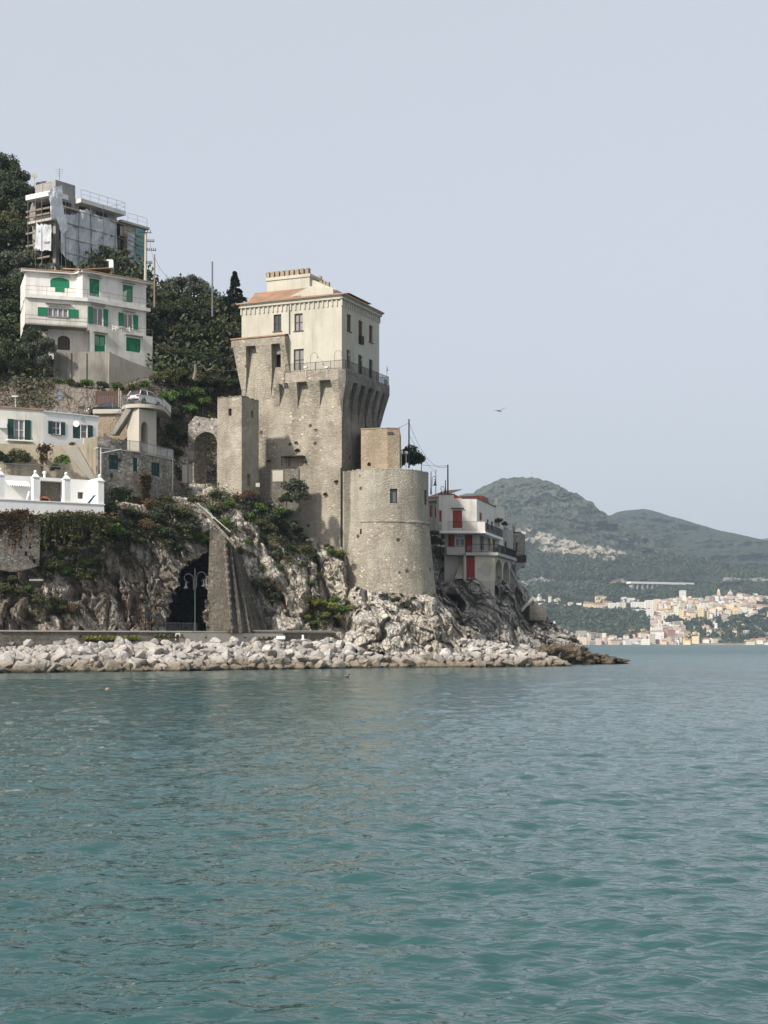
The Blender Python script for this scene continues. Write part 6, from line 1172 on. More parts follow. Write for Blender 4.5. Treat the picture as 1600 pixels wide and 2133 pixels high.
for (x0, x1, yt, D_, m, lb, hh, yb) in ((1026,1040,1052,199,'pink','small pinkish block behind the red shuttered house',[(1029,1087,1032,1100)],1140),(1036,1058,1100,202,'grey_plaster','grey terraced house with a dark doorway at the middle of the row',[(1044,1108,1049,1122),(1051,1128,1055,1146)],1165),(1058,1084,1109,207,'rubble','last rough grey house at the seaward end of the row',[(1062,1118,1067,1128),(1074,1130,1078,1150)],1180)):
    a_ = P2(x0, D_); b_ = P2(x1, D_ + .3); c_ = b_ + sd * 4 ; T = thing('terraced_house', (a_.x, a_.y, zat(yb, D_)), lb, 'house', 'grey houses in the row beyond the terrace'); f = Fr(a_, b_); zt, zb = zat(yt, D_), zat(yb, D_); H = [f.rect(*q) for q in hh]
    mb = MB(); body(mb, [a_, b_, c_, a_ + sd * 4], zb, zt, holes={0: H}); mb.build('wall', M[m], T)
    for q in H: window(T, f, q, bars=0, fm='dkframe', sill=False, rec=.2)
    mb = MB(); mb.bx(f, -.05, f.L + .1, zt + .002, zt + .12, -.3, .1); mb.bx(f, f.L * .4, f.L * .4 + .35, zt + .12, zt + 1.0, -.4, -.05); mb.build('parapet', M[m], T)
T = thing('side_balcony', tuple(W(1082, 1172, 200)), 'small balcony with a black railing jutting out over the rock at the row end', 'balcony'); f = Fr(P2(1076, 200), P2(1096, 200.5)); z_ = zat(1172, 200); mb = MB(); mb.hexa([f.pt(0, z_ - 1.0, -3), f.pt(0, z_ - 1.0, -.5), f.pt(f.L * .3, z_ - 1.0, -.5), f.pt(f.L * .3, z_ - 1.0, -3)], [f.pt(0, z_, -3), f.pt(0, z_, 0), f.pt(f.L, z_, 0), f.pt(f.L, z_, -3)]); mb.build('slab', M['grey_plaster'], T)
rail_mesh([f.pt(0, z_, 0), f.pt(f.L, z_, 0), f.pt(f.L, z_, -3)], 1.0, .1, .022, 1, .035).build('railing', M['iron'], T)
T = thing('long_rock_stair', tuple(W(1088, 1250, 190)), 'grey stair with a railing going down the seaward end of the rock', 'stair')
for (x0, y0, x1, y1, D_, lb) in ((1064,1186,1092,1240,194,0),(1110,1245,1086,1272,191,1)):
    mb = MB(); a_, b_ = W(x0, y0, D_), W(x1, y1, D_ - 1); k = 14
    for i in range(k): c = a_.lerp(b_, (i + .5) / k); mb.box(c, (abs(b_.x - a_.x) / k + .1, 1.2, abs(b_.z - a_.z) / k + .25))
    mb.build('flight', M['grey_plaster'], T); rail_mesh([a_ + Vector((0, -.6, 0)), b_ + Vector((0, -.6, 0))], .9, 0, .02, 1.2, .03, True).build('handrail', M['steel'], T)
f = Fr(P2(1104, 190), P2(1138, 190.5)); mb = MB(); mb.bx(f, 0, f.L, zat(1292, 190), zat(1262, 190), -3, 0); tag(mb.build('sea_wall', M['rubble_dark']), 'low stone sea wall under the long rock stair', 'wall')
f = Fr(P2(1048, 183), P2(1140, 186)); T = thing('landing_steps', tuple(W(1090, 1345, 184)), 'broad worn landing steps cut into the promontory', 'stair'); mb = MB()
for k in range(6): mb.bx(f, .3 * k, f.L - .15 * k, zat(1362 - 5 * k, 184), zat(1357 - 5 * k, 184), -3, -.3 * k + .6)
mb.build('steps', M['grey_plaster'], T)

# ================================================================ quay, lamp, railings, buttress
T = thing('quay_wall', tuple(W(300, 1330, 146)), 'dark low stone quay wall with a pale coping along the foot of the cliff', 'wall')
qa = [(-220, 137.5), (0, 141.2), (400, 152.5), (700, 165.3)]
mb = MB(); mc = MB(); mp = MB(); ZQ = 3.78
for (x0, d0), (x1, d1) in zip(qa, qa[1:]):
    f = Fr(P2(x0, d0), P2(x1, d1)); mb.bx(f, 0, f.L, 1.2, ZQ - .14, -1.0, 0); mc.bx(f, 0, f.L, ZQ - .139, ZQ, -.6, .12); mp.bx(f, 0, f.L, 1.5, ZQ - .5, -9, -1.0)
mb.build('wall', M['rubble_dark'], T); mc.build('coping', M['pale_concrete'], T); tag(mp.build('promenade', M['pale_concrete']), 'pale promenade behind the quay wall', None, None, 'structure')
T = thing('concrete_apron', tuple(W(480, 1335, 151)), 'pale concrete strip in front of the dark quay wall', 'wall'); f = Fr(P2(375, 150.8), P2(590, 159.6)); mb = MB(); mb.bx(f, 0, f.L, 1.2, zat(1319, 155), -.9, 0); mb.build('strip', M['pale_concrete'], T)
mb = MB()
for px in (429, 511, 562): s_, z_ = f.hit(px, 1328); mb.bx(f, s_ - .1, s_ + .1, z_ - .08, z_ + .08, -.1, .01)
mb.build('drain_holes', M['dark'], T)
mb = MB(); f = Fr(P2(525, 157.5), P2(692, 165)); mb.bx(f, 0, f.L, ZQ + .002, ZQ + .13, -.5, .3); tag(mb.build('long_slab', M['pale_concrete']), 'long pale slab lying on the right end of the quay wall', 'slab')
mb = MB(); c = W(585, 1328, 158.5); mb.box(c, (.9, .5, .35)); tag(mb.build('box', M['plastic']), 'small pale box below the long slab on the boulders', 'box'); mb = MB(); c = W(631, 1328, 160.5); mb.box(c, (.22, .22, .55)); tag(mb.build('white_post', M['plastic']), 'short white post standing among the boulders below the slab', 'post')
def crook_lamp(base, h, label, m='steel', r=.62, arms=(-1, 1)):
    T = thing('street_lamp', tuple(base), label, 'street lamp'); b = Vector(base); mb = MB(); mb.tube([b, b + Vector((0, 0, .8))], .11, 8, r1=.08); mb.tube([b + Vector((0, 0, .8)), b + Vector((0, 0, h))], .065, 8, r1=.045); mb.build('pole', M[m], T)
    for sg in arms:
        mb = MB(); z0_ = h - 1.2 + (.18 if sg > 0 else -.0); pts = [b + Vector((sg * .14, 0, z0_ - .9)), b + Vector((sg * .16, 0, z0_))]
        for k in range(1, 15): a_ = math.pi * k / 10; rr = r * (1 - .03 * k); pts.append(b + Vector((sg * (.16 + rr - rr * math.cos(a_)), 0, z0_ + .15 + rr * math.sin(a_))))
        mb.tube(pts, .035, 6); e_ = b + Vector((sg * (.16 + r * 1.15), 0, z0_)); mb.build('arm', M[m], T)
        mb = MB(); mb.lathe(e_ + Vector((0, 0, -.75)), [(.25, 0), (.2, .12), (.11, .22), (.09, .42), (.04, .55), (.03, .75)], 12); mb.build('lamp_shade', M[m], T)
    return T
b = W(406.5, 1313, 150.5); b.z = ZQ; crook_lamp(b, 6.1, 'tall grey lamp post with two curled arms in front of the cave', 'lampgrey', .62)
mb = MB(); f = Fr(P2(345, 152.5), P2(424, 156)); 
T = thing('cave_barrier', tuple(f.pt(0, ZQ - .4)), 'grey tubular barriers across the foot of the dark cave', 'barrier')
for k in range(2): rail_mesh([f.pt(k * 2.1, ZQ - .3, 0), f.pt(k * 2.1 + 1.9, ZQ - .3, 0)], 1.1, .15, .014, 1.9, .022).build('panel', M['steel'], T)
# stone buttress right of the cave: battered, two faces meeting at a lit edge
T = thing('stone_buttress', tuple(W(485, 1312, 155)), 'tall battered stone buttress with a sharp pale edge right of the cave', 'buttress')
def Q(px, py, D): return W(px, py, D)
mb = MB()
b0, b1, b2, b3 = Q(430, 1318, 157.5), Q(483, 1318, 154.5), Q(530, 1318, 157.5), Q(556, 1318, 161.5)
t0, t1_, t2_, t3 = Q(437, 1106, 160.5), Q(467, 1108, 159.6), Q(492, 1150, 161.5), Q(508, 1165, 163.5)
mb.face([b0, b1, t1_, t0]); mb.face([b1, b2, t2_, t1_]); mb.face([b2, b3, t3, t2_]); mb.face([t0, t1_, t2_, t3]); mb.face([b0, t0, Q(441, 1108, 166), Q(433, 1318, 166)]); mb.build('wall', M['buttress'], T)
mb = MB(); k = 26
for i in range(k):
    a_ = b1.lerp(t1_, i / k); c_ = b1.lerp(t1_, (i + .86) / k); w = .10 + .09 * (i % 2); mb.hexa([a_ + Vector((-w, .06, 0)), a_ + Vector((0, -.035, 0)), a_ + Vector((w, .1, 0)), a_ + Vector((0, .4, 0))], [c_ + Vector((-w, .06, 0)), c_ + Vector((0, -.035, 0)), c_ + Vector((w, .1, 0)), c_ + Vector((0, .4, 0))])
mb.build('quoins', M['rubble_dark'], T)
for fx in (.35, .7, 1.25, 1.6):
    e0, e1 = ((b1, b2), (t1_, t2_)) if fx < 1 else ((b2, b3), (t2_, t3)); q_ = fx % 1; lo, hi = e0[0].lerp(e0[1], q_), e1[0].lerp(e1[1], q_); mb = MB(); o_ = Vector((.14, -.2, 0))
    mb.hexa([lo + Vector((-.18, 0, 0)), lo + o_ + Vector((-.18, 0, 0)), lo + o_ + Vector((.18, 0, 0)), lo + Vector((.18, .1, 0))], [hi + Vector((-.12, 0, 0)), hi + o_ * .5 + Vector((-.12, 0, 0)), hi + o_ * .5 + Vector((.12, 0, 0)), hi + Vector((.12, .1, 0))]); mb.build('rib', M['buttress'], T)
T = thing('channel', tuple(W(440, 1090, 160)), 'grey concrete channel slanting down the cliff to the buttress top', 'channel'); mb = MB()
a_, b_ = W(410, 1050, 159.2), W(486, 1133, 157.6); v_ = (b_ - a_).normalized(); up = Vector((.5, 0, .6)).normalized() * .13; bk = Vector((0, .9, 0)); mb.hexa([a_ - up, b_ - up, b_ - up + bk, a_ - up + bk], [a_ + up, b_ + up, b_ + up + bk, a_ + up + bk]); mb.build('trough', M['rubble_dark'], T)
mb = MB(); a_, b_ = W(411, 1048, 159.0), W(480, 1108, 157.6); mb.tube([a_, b_], .05, 5); mb.build('pipe', M['pale_concrete'], T)
# drain pipes on the cliff left of the cave
mb = MB(); mb.tube([W(312, 1180, 151.6), W(313, 1262, 150.6), W(314, 1311, 150.4)], .05, 5); tag(mb.build('cliff_pipe', M['iron']), 'thin dark pipe running down the cliff left of the cave', 'pipe')

# ================================================================ breakwater boulders
WL = [(-240, 127), (0, 132), (200, 137), (400, 142.5), (600, 151), (800, 160), (1000, 163.5), (1180, 170)]
def wl(x): return float(np.interp(x, [a for a, b in WL], [b for a, b in WL]))
RW = [(-240, 10), (0, 10.5), (400, 10), (700, 10.5), (850, 9), (950, 8.5), (1040, 7), (1120, 5), (1190, 2.2)]
def rw(x): return float(np.interp(x, [a for a, b in RW], [b for a, b in RW]))
HT = [(-240, 2.7), (0, 2.75), (400, 3.0), (700, 3.1), (900, 3.4), (1000, 3.0), (1100, 2.1), (1190, .5)]
def ht(x, t): return float(np.interp(x, [a for a, b in HT], [b for a, b in HT])) * (t ** .8)
xs = np.linspace(-235, 1188, 330); nt = 30; G = np.zeros((nt + 3, len(xs), 3))
for i, x in enumerate(xs):
    for j in range(nt + 3):
        t = (j - 2) / nt; Dd = wl(x) + rw(x) * t * 1.12; G[j, i] = ((x - CX) / F * Dd, Dd, (ht(x, max(t, 0)) if t > 0 else 0) - .62 + min(0, t) * 12)
g = G.reshape(-1, 3); g[:, 2] += .25 * fbm(g * 1.2, 4, .6, 200)
o = link(bpy.data.objects.new('rubble_slope', np_mesh('rubble_slope', g, grid_quads(nt + 3, len(xs)), M['gravel'], False))); tag(o, 'stony core of the breakwater under the boulders', None, None, 'structure')
def boulder_mesh(k):
    import bmesh
    bm = bmesh.new(); bmesh.ops.create_icosphere(bm, subdivisions=3, radius=1); me = bpy.data.meshes.new('boulder'); r_ = np.random.default_rng(k)
    v = np.array([p.co[:] for p in bm.verts]); v *= 1.25
    for i in range(10):
        nn = r_.normal(size=3); nn /= np.linalg.norm(nn); d = r_.uniform(.52, .88); h = v @ nn; v = np.where((h > d)[:, None], v - (h - d)[:, None] * nn, v)
    v *= np.array([1.0, r_.uniform(.7, .95), r_.uniform(.6, .85)]); v *= (1 + .09 * fbm(v * 2.4 + k * 3, 4, .6, k))[:, None]
    for p, c in zip(bm.verts, v): p.co = c
    bm.to_mesh(me); bm.free(); me.materials.append(M['boulder']); return me
BM_ = [boulder_mesh(500 + k) for k in range(14)]; rb = np.random.default_rng(42); rocks = []
for i in range(62):                                           # waterline row
    x = -30 + i * 19.8 + rb.uniform(-5, 5)
    if x < 1186: rocks.append((x, wl(x) + rb.uniform(.2, .9), rb.uniform(.42, .88), rb.uniform(-.05, .18), 0))
for row, (t, n_, s0_, s1_) in enumerate(((.16, 58, .4, .8), (.33, 54, .36, .72), (.5, 50, .33, .68), (.68, 46, .3, .62), (.86, 42, .28, .6))):
    for i in range(n_):
        x = -30 + (i + rb.uniform(.1, .9)) * (1200 / n_); 
        if x < 110 and t > .4 and rb.random() < .75: continue
        if x > 1180: continue
        tt = t + rb.uniform(-.06, .06); rocks.append((x, wl(x) + rw(x) * tt, rb.uniform(s0_, s1_), ht(x, tt) - .05, row + 1))
rocks = sorted(rocks, key=lambda r: -r[2] * (2 if r[4] < 4 else 1))[:298]
for i, (x, Dd, s, z, row) in enumerate(rocks):
    o = link(bpy.data.objects.new('boulder', BM_[i % 14])); o.location = ((x - CX) / F * Dd, Dd, z + s * .12); o.rotation_euler = (rb.uniform(-.5, .5), rb.uniform(-.5, .5), rb.uniform(0, 6.28)); k = s * (1.15 if x < 950 else 1.05); o.scale = (k * rb.uniform(.95, 1.3), k, k * rb.uniform(.85, 1.05))
    where = 'at the left end' if x < 300 else 'below the cave and buttress' if x < 560 else 'below the tower cliff' if x < 820 else 'below the round bastion' if x < 1000 else 'at the right end'
    lay = ('brownish limestone boulder at the waterline', 'pale limestone boulder low on the slope', 'pale limestone boulder in the middle of the slope', 'pale limestone boulder in the middle of the slope', 'pale limestone boulder high on the slope', 'pale limestone boulder on the crest')[row]
    tag(o, f'{lay} {where} of the breakwater' if 'end' in where else f'{lay} {where}', 'boulder', 'boulders of the breakwater')
# small stones between them: too many to count
pts = []; st = BM_[:6]; mbv = []; mbf = []; off = 0; base = [(np.array([v.co[:] for v in m.vertices]), np.array([p.vertices[:] for p in m.polygons])) for m in st]
import bmesh as _b
def small_rock(k):
    bm = _b.new(); _b.ops.create_icosphere(bm, subdivisions=2, radius=1); v = np.array([p.co[:] for p in bm.verts]); r_ = np.random.default_rng(k)
    for i in range(9): nn = r_.normal(size=3); nn /= np.linalg.norm(nn); d = r_.uniform(.5, .85); h = v @ nn; v = np.where((h > d)[:, None], v - (h - d)[:, None] * nn, v)
    f = np.array([[q.index for q in p.verts] for p in bm.faces]); bm.free(); return v, f
SR = [small_rock(900 + k) for k in range(8)]
for i in range(5200):
    x = rb.uniform(-120, 1180); t = rb.uniform(-.02, 1.05); Dd = wl(x) + rw(x) * t; s = rb.uniform(.14, .3) + .22 * rb.random() ** 3 * (1 if x > 110 or t < .4 else .5); v, f = SR[i % 8]; a_ = rb.uniform(0, 6.28); c_, s_ = math.cos(a_), math.sin(a_)
    q = v * np.array([s * rb.uniform(.9, 1.5), s, s * .8]); q = np.stack([q[:, 0] * c_ - q[:, 1] * s_, q[:, 0] * s_ + q[:, 1] * c_, q[:, 2]], 1) + np.array([(x - CX) / F * Dd, Dd, ht(x, max(t, 0)) - .3])
    mbv.append(q); mbf.append(f + off); off += len(v)
o = link(bpy.data.objects.new('breakwater_stones', np_mesh('breakwater_stones', np.concatenate(mbv), np.concatenate(mbf), M['boulder']))); tag(o, 'small broken stones filling the gaps between the boulders', None, None, 'stuff')
# ================================================================ vegetation
def leaf_quads(C, size, r_, flat=0.0):
    n_ = len(C); a = r_.normal(size=(n_, 3)); a /= np.linalg.norm(a, axis=1)[:, None]; b = r_.normal(size=(n_, 3)); b -= (a * b).sum(1)[:, None] * a; b /= np.linalg.norm(b, axis=1)[:, None]
    s = (size * r_.uniform(.6, 1.3, n_))[:, None]; a = a * s; b = b * s * .62
    return np.stack([C - a, C - b * 1.0, C + a, C + b], 1).reshape(-1, 3), np.arange(n_ * 4).reshape(-1, 4)
def crown_mesh(name, mat, rx, rz, nblob, nleaf, size, seed, lump=.36, conic=False):
    r_ = np.random.default_rng(seed); cs = []
    for i in range(nblob):
        if conic:
            z = r_.uniform(0, 1); R_ = (1 - z) * rx * (.75 + .5 * ((z * 7) % 1)); th = r_.uniform(0, 6.28); c = np.array([R_ * math.cos(th) * r_.uniform(.5, 1), R_ * math.sin(th) * r_.uniform(.5, 1), (z * 2 - 1) * rz - R_ * .12]); rr = rx * .13 * (1.2 - z)
        else:
            d = r_.normal(size=3); d /= np.linalg.norm(d); d[2] = abs(d[2]) * 1.1 - .35; k = r_.uniform(.45, .82); c = d * np.array([rx, rx, rz]) * k; rr = lump * rx * r_.uniform(.65, 1.15)
        m = int(nleaf * r_.uniform(.7, 1.3)); q = r_.normal(size=(m, 3)); q /= np.linalg.norm(q, axis=1)[:, None]; q *= (rr * r_.uniform(.55, 1.06, m))[:, None]; q[:, 2] *= .8; cs.append(c + q)
    C = np.concatenate(cs); v, f = leaf_quads(C, size, r_); return np_mesh(name, v, f, mat)
def trunk_mesh(name, h, r0, rx, seed, limbs=6):
    r_ = random.Random(seed); mb = MB(); bend = Vector((r_.uniform(-.2, .2) * h * .3, r_.uniform(-.1, .1) * h * .3, 0)); p = [Vector((0, 0, -h)) + bend * 0, Vector((0, 0, -h * .5)) + bend * .5, bend, bend * 1.1 + Vector((0, 0, rx * .3))]; mb.tube(p, r0, 7, r1=r0 * .45)
    for k in range(limbs):
        a = 6.28 * k / limbs + r_.uniform(-.3, .3); s = p[1].lerp(p[3], r_.uniform(.2, .9)); e = s + Vector((math.cos(a) * rx * .65, math.sin(a) * rx * .65, rx * r_.uniform(.3, .8))); mb.tube([s, s.lerp(e, .5) + Vector((0, 0, -.1 * rx)), e], r0 * .4, 5, r1=r0 * .12)
    me = bpy.data.meshes.new(name); me.from_pydata(mb.v, [], mb.f); me.materials.append(M['bark']); me.update(); return me
KIND = {'dark': ('leaf_dark', .085), 'grey': ('leaf_grey', .075), 'olive': ('leaf_olive', .08), 'light': ('leaf_light', .09), 'yellow': ('leaf_yellow', .07), 'brown': ('leaf_brown', .06), 'pear': ('leaf_pear', .17)}
CR = {}
def crown(kind, v, tree):
    key = (kind, v, tree)
    if key not in CR:
        mn, sz = KIND[kind]
        CR[key] = crown_mesh('crown', M[mn], 1.0, .9 if tree else .72, 15 if tree else 9, (300 if tree else 170) if kind != 'pear' else 28, sz * (.72 if tree else 1.1), hash_seed(kind, v, tree), .38 if tree else .42)
    return CR[key]
def hash_seed(kind, v, tree): return sum(ord(c) for c in kind) * 10 + v * 3 + (1 if tree else 0)
TRK = [trunk_mesh('trunk', 1.25, .09, 1.0, k) for k in range(3)]
def tree(px, py, r_px, kind, v, label, group, D=None, trunk=True, zs=1.0, name=None):
    D = D or float(prof_eval(PROF, PX, px, min(py + r_px * .5, 1300))) - .4; c = W(px, py, D); R_ = r_px * D / F
    T = thing(name or ('tree' if trunk else 'shrub'), (c.x, c.y, c.z - R_ * 1.2 if trunk else c.z - R_ * .5), label, 'tree' if trunk else 'shrub', group)
    o = link(bpy.data.objects.new('crown' if trunk else 'foliage', crown(kind, v % 3, trunk))); o.parent = T; o.location = (0, 0, R_ * 1.2 if trunk else R_ * .5); o.scale = (R_, R_, R_ * zs); o.rotation_euler[2] = (v * 2.39) % 6.28
    if trunk: o = link(bpy.data.objects.new('trunk', TRK[v % 3])); o.parent = T; o.location = (0, 0, R_ * 1.2); o.scale = (R_, R_, R_)
    return T
WH = {'dark': 'dark green', 'grey': 'greyish green', 'olive': 'olive brown', 'light': 'bright green', 'yellow': 'yellow green', 'brown': 'dry brown', 'pear': 'pale prickly pear'}
TR = [ # forest at the upper left
 (-30,355,46,'dark'),(6,342,34,'dark'),(36,366,26,'dark'),(22,385,34,'dark'),(32,400,34,'dark'),(-14,425,42,'dark'),(62,405,22,'grey'),(88,388,14,'grey'),(52,440,34,'dark'),(10,470,40,'olive'),(-25,500,44,'dark'),(45,490,36,'dark'),(84,478,26,'dark'),(108,510,24,'olive'),(128,528,22,'dark'),(80,520,28,'dark'),(30,545,38,'grey'),(-20,560,42,'dark'),(62,545,30,'grey'),(100,540,24,'olive'),(140,548,18,'dark'),(162,545,14,'dark'),
 (10,600,34,'dark'),(36,580,26,'grey'),(-30,630,40,'dark'),(20,645,34,'dark'),(40,620,22,'dark'),(5,690,34,'dark'),(40,690,26,'olive'),(28,665,20,'light'),(72,700,22,'dark'),(62,730,32,'grey'),(95,722,26,'grey'),(20,735,30,'dark'),(45,760,26,'dark'),(92,752,22,'grey'),(-30,760,40,'dark'),
 # between scaffolding and villa
 (214,520,17,'grey'),(205,545,13,'dark'),(255,545,15,'olive'),(262,525,11,'olive'),(280,562,12,'dark'),(176,556,10,'dark'),(305,570,12,'dark'),
 # wood between villa and tower
 (352,600,24,'grey'),(378,598,28,'grey'),(405,592,26,'grey'),(425,610,24,'grey'),(340,625,20,'dark'),(324,640,16,'grey'),(440,640,24,'olive'),(462,640,22,'dark'),(478,648,18,'grey'),(352,650,26,'dark'),(388,645,28,'dark'),(420,660,26,'dark'),(492,668,20,'dark'),(335,690,24,'dark'),(365,690,28,'olive'),(400,700,28,'dark'),(440,690,26,'dark'),(475,700,26,'dark'),(492,725,18,'dark'),
 (340,735,24,'olive'),(372,740,26,'dark'),(408,750,26,'dark'),(445,745,26,'dark'),(478,760,22,'dark'),(420,722,14,'light'),(350,790,26,'olive'),(376,778,22,'olive'),(408,790,24,'olive'),(440,795,22,'dark'),(468,800,22,'dark'),(492,800,14,'dark'),
 (350,830,22,'light'),(378,822,22,'light'),(405,820,20,'light'),(422,838,18,'light'),(362,860,26,'dark'),(395,855,20,'light'),(352,900,22,'dark'),(376,905,18,'dark'),(345,935,18,'dark'),(368,945,16,'olive'),(430,815,16,'dark')]
for i, (x, y, r, k) in enumerate(TR):
    reg = 'on the upper left hillside' if x < 180 and y < 560 else 'on the slope left of the white villa' if x < 120 else 'between the villa roof and scaffolding' if x < 318 and y < 600 else 'on the skyline left of the tower' if y < 650 else 'in the dark wood left of the tower' if y < 775 else 'above the arched wall and parking platform'
    tree(x, y, r * 1.12, k, i, D=174.6 if x < 120 and 690 < y < 775 else None, label=f'{WH[k]} {"large" if r > 27 else "medium" if r > 19 else "small"} bushy tree {reg}', group='trees on the hillside')
# clipped and garden bushes, and the plants growing on the cliff
for i, (x, y, r, D, k, lb) in enumerate(((38,953,30,154.5,'olive','broad olive green hedge bush under the dark shuttered French window'),(2,957,26,153.5,'dark','dark round hedge bush at the left edge of the garden'),(131,960,20,155.2,'light','glossy green bush beside the yellowed garden wall'),(116,975,12,155,'dark','small dark bush left of the glossy green one'),(1040,1084,10,199,'olive','small tree crown rising over the row of grey houses'),(1052,1092,8,199,'dark','dark small tree right of the one above the grey houses'),(848,952,27,181,'dark','dark bush behind the tan annex'),(868,960,20,182,'dark','dark bush right of the tall pole behind the bastion'),(838,962,20,179,'dark','low dark bush hugging the tan annex'),(612,1012,30,168.3,'grey','sparse grey olive bush in front of the tower base'),(626,1032,24,168,'grey','lower grey olive bush in front of the tower base'),(596,1040,18,168.5,'dark','dark bush at the foot of the grey olive tree'),(125,795,17,174.3,'light','bright green bush at the left foot of the grey concrete wall'),(152,798,15,174.3,'olive','olive bush in the middle foot of the grey concrete wall'),(180,800,17,174.3,'light','bright green bush under the right part of the concrete wall'),(212,802,14,174.3,'dark','dark bush below the corner of the concrete wall'),(244,806,15,174.5,'light','bright green bush under the sloping buttress wall'),(276,808,14,175,'olive','olive bush just above the white car'),(300,800,13,176,'light','green bush at the right foot of the sloping wall'),(322,790,14,178,'olive','olive bush at the lower corner of the villa'),(150,925,9,155,'brown','dry brown bush on top of the garden wall'),(90,955,10,155.6,'brown','dry ivy patch on the garden wall between hedges'))):
    tree(x, y, r, k, i, lb, 'garden trees and bushes', D, trunk=('tree' in lb), zs=1.3 if x > 830 and x < 900 else 1.0)
seen = {}
for i, (x, y, r, k) in enumerate(SHRUBS):
    if x > 900 and y < 1150: D = 188
    else: D = None
    reg = ('below the white terrace' if y < 1150 else 'low on the cliff left of the cave') if x < 215 else 'hanging under the stone house' if x < 300 else 'on the rock above the cave' if x < 436 else 'on the rock under the square turret' if x < 520 else ('on the slope under the tower' if y < 1180 else 'on the pale rock right of the buttress') if x < 648 else ('by the bastion foot' if y > 1200 else 'near the bastion wall') if x < 800 else 'on the rocks under the bastion' if y > 1150 else 'between the bastion and the red shuttered house'
    tree(x, y, r * (1.0 if k != 'pear' else .9), k, i + 5, f'{"small" if r < 14 else "broad" if r > 21 else "medium"} {WH[k]} {"cactus" if k == "pear" else "shrub"} {reg}', 'shrubs on the cliff', D, False, .85 if k != 'brown' else 1.15, 'prickly_pear' if k == 'pear' else 'shrub')
for i, (x, y, r, k, lb) in enumerate(((617,922,6,'brown','dry plant growing from the tower wall above the niche'),(620,938,6,'dark','dark plant hanging from the tower wall just above the canopy'),(634,962,6,'brown','brown tuft at the right of the small canopy'),(678,1030,7,'dark','dark tuft in the lower tower wall near the corner'),(700,1003,5,'dark','small dark tuft beside the tower corner'),(657,895,4,'brown','tiny brown tuft high on the middle of the tower wall'),(560,960,5,'olive','small olive tuft in the shaded tower wall'))):
    s_, z_ = fL.hit(x, y); q_ = fL.pt(s_, z_, .12); tree(x, y, r, k, i + 2, lb, 'plants rooted in the tower wall', q_.y, False, .9)
# spruce
me = crown_mesh('crown', M['leaf_spruce'], 1.0, 1.75, 90, 90, .12, 77, conic=True)
c = W(489, 612, 196); k = 24 * 196 / F / 1.0
T = thing('spruce', (c.x, c.y, c.z - 3.2), 'lone dark pointed spruce on the skyline beside the tower roof', 'tree'); o = link(bpy.data.objects.new('crown', me)); o.parent = T; o.location = (0, 0, 3.2); o.scale = (k * 1.5, k * 1.5, k * 1.1)
mb = MB(); mb.tube([c - Vector((0, 0, 4)), c + Vector((0, 0, 2.2))], .18, 7, r1=.03); mb.build('trunk', M['bark'], T)
# bare pale trunks inside the wood
for (x0, y0, x1, y1, lb) in ((405,790,407,758,'pale bare trunk standing in the dark wood above the bright trees'),(430,772,414,755,'thin leaning bare branch in the dark wood left of the tower'),(432,772,446,762,'thin bare branch leaning right in the dark wood')):
    D = float(prof_eval(PROF, PX, x0, y0)) - 5; mb = MB(); a_, b_ = W(x0, y0, D), W(x1, y1, D - .5); mb.tube([a_, a_.lerp(b_, .5) + Vector((.1, 0, 0)), b_], .3 if x0 == 405 else .08, 6, r1=.12 if x0 == 405 else .03); tag(mb.build('bare_trunk', M['wood_pole']), lb, 'tree')
# creepers and undergrowth scattered on the ground and cliff
P, xg, yg, vg = NEAR; Pf, xf, yf, vf = P.reshape(-1, 3), xg.ravel(), yg.ravel(), vg.ravel(); r_ = np.random.default_rng(9)
def scatter(mask, n_, size, mat, name, label, jit=.25, out=.15):
    idx = np.where(mask)[0]; idx = r_.choice(idx, n_); C = Pf[idx] + r_.normal(size=(n_, 3)) * jit; C[:, 1] -= out; v, f = leaf_quads(C, size, r_); o = link(bpy.data.objects.new(name, np_mesh(name, v, f, M[mat]))); tag(o, label, None, None, 'stuff')
cl = fbm(Pf * .35, 3, .5, 300)
nv = ~((xf > 100) & (xf < 330) & (yf > 700) & (yf < 800))
scatter(nv & (yf < 790) & (cl > -.5), 60000, .28, 'leaf_dark', 'undergrowth', 'dark undergrowth covering the hillside under the trees', .7, .5)
scatter(nv & (yf < 800) & (cl > .2), 16000, .26, 'leaf_olive', 'undergrowth', 'olive brown scrub patches on the hillside', .7, .6)
scatter((yf > 790) & (yf < 1320) & (vf > .45) & (cl > -.1), 26000, .13, 'leaf_olive', 'creepers', 'olive creepers clinging to the cliff ledges', .25, .2)
scatter((yf > 790) & (yf < 1300) & (vf > .55) & (cl < .25), 20000, .13, 'leaf_dark', 'creepers', 'dark ivy on the cliff', .25, .2)
scatter((yf > 790) & (yf < 1250) & (xf < 640) & (vf > .3) & (cl > .3), 14000, .11, 'leaf_brown', 'creepers', 'dry brown creepers on the cliff', .2, .15)
scatter((yf > 1060) & (yf < 1310) & (xf < 430) & (np.abs(cl) < .12), 7000, .1, 'leaf_brown', 'dry_grass', 'dry tufts in the cracks of the cliff', .15, .1)
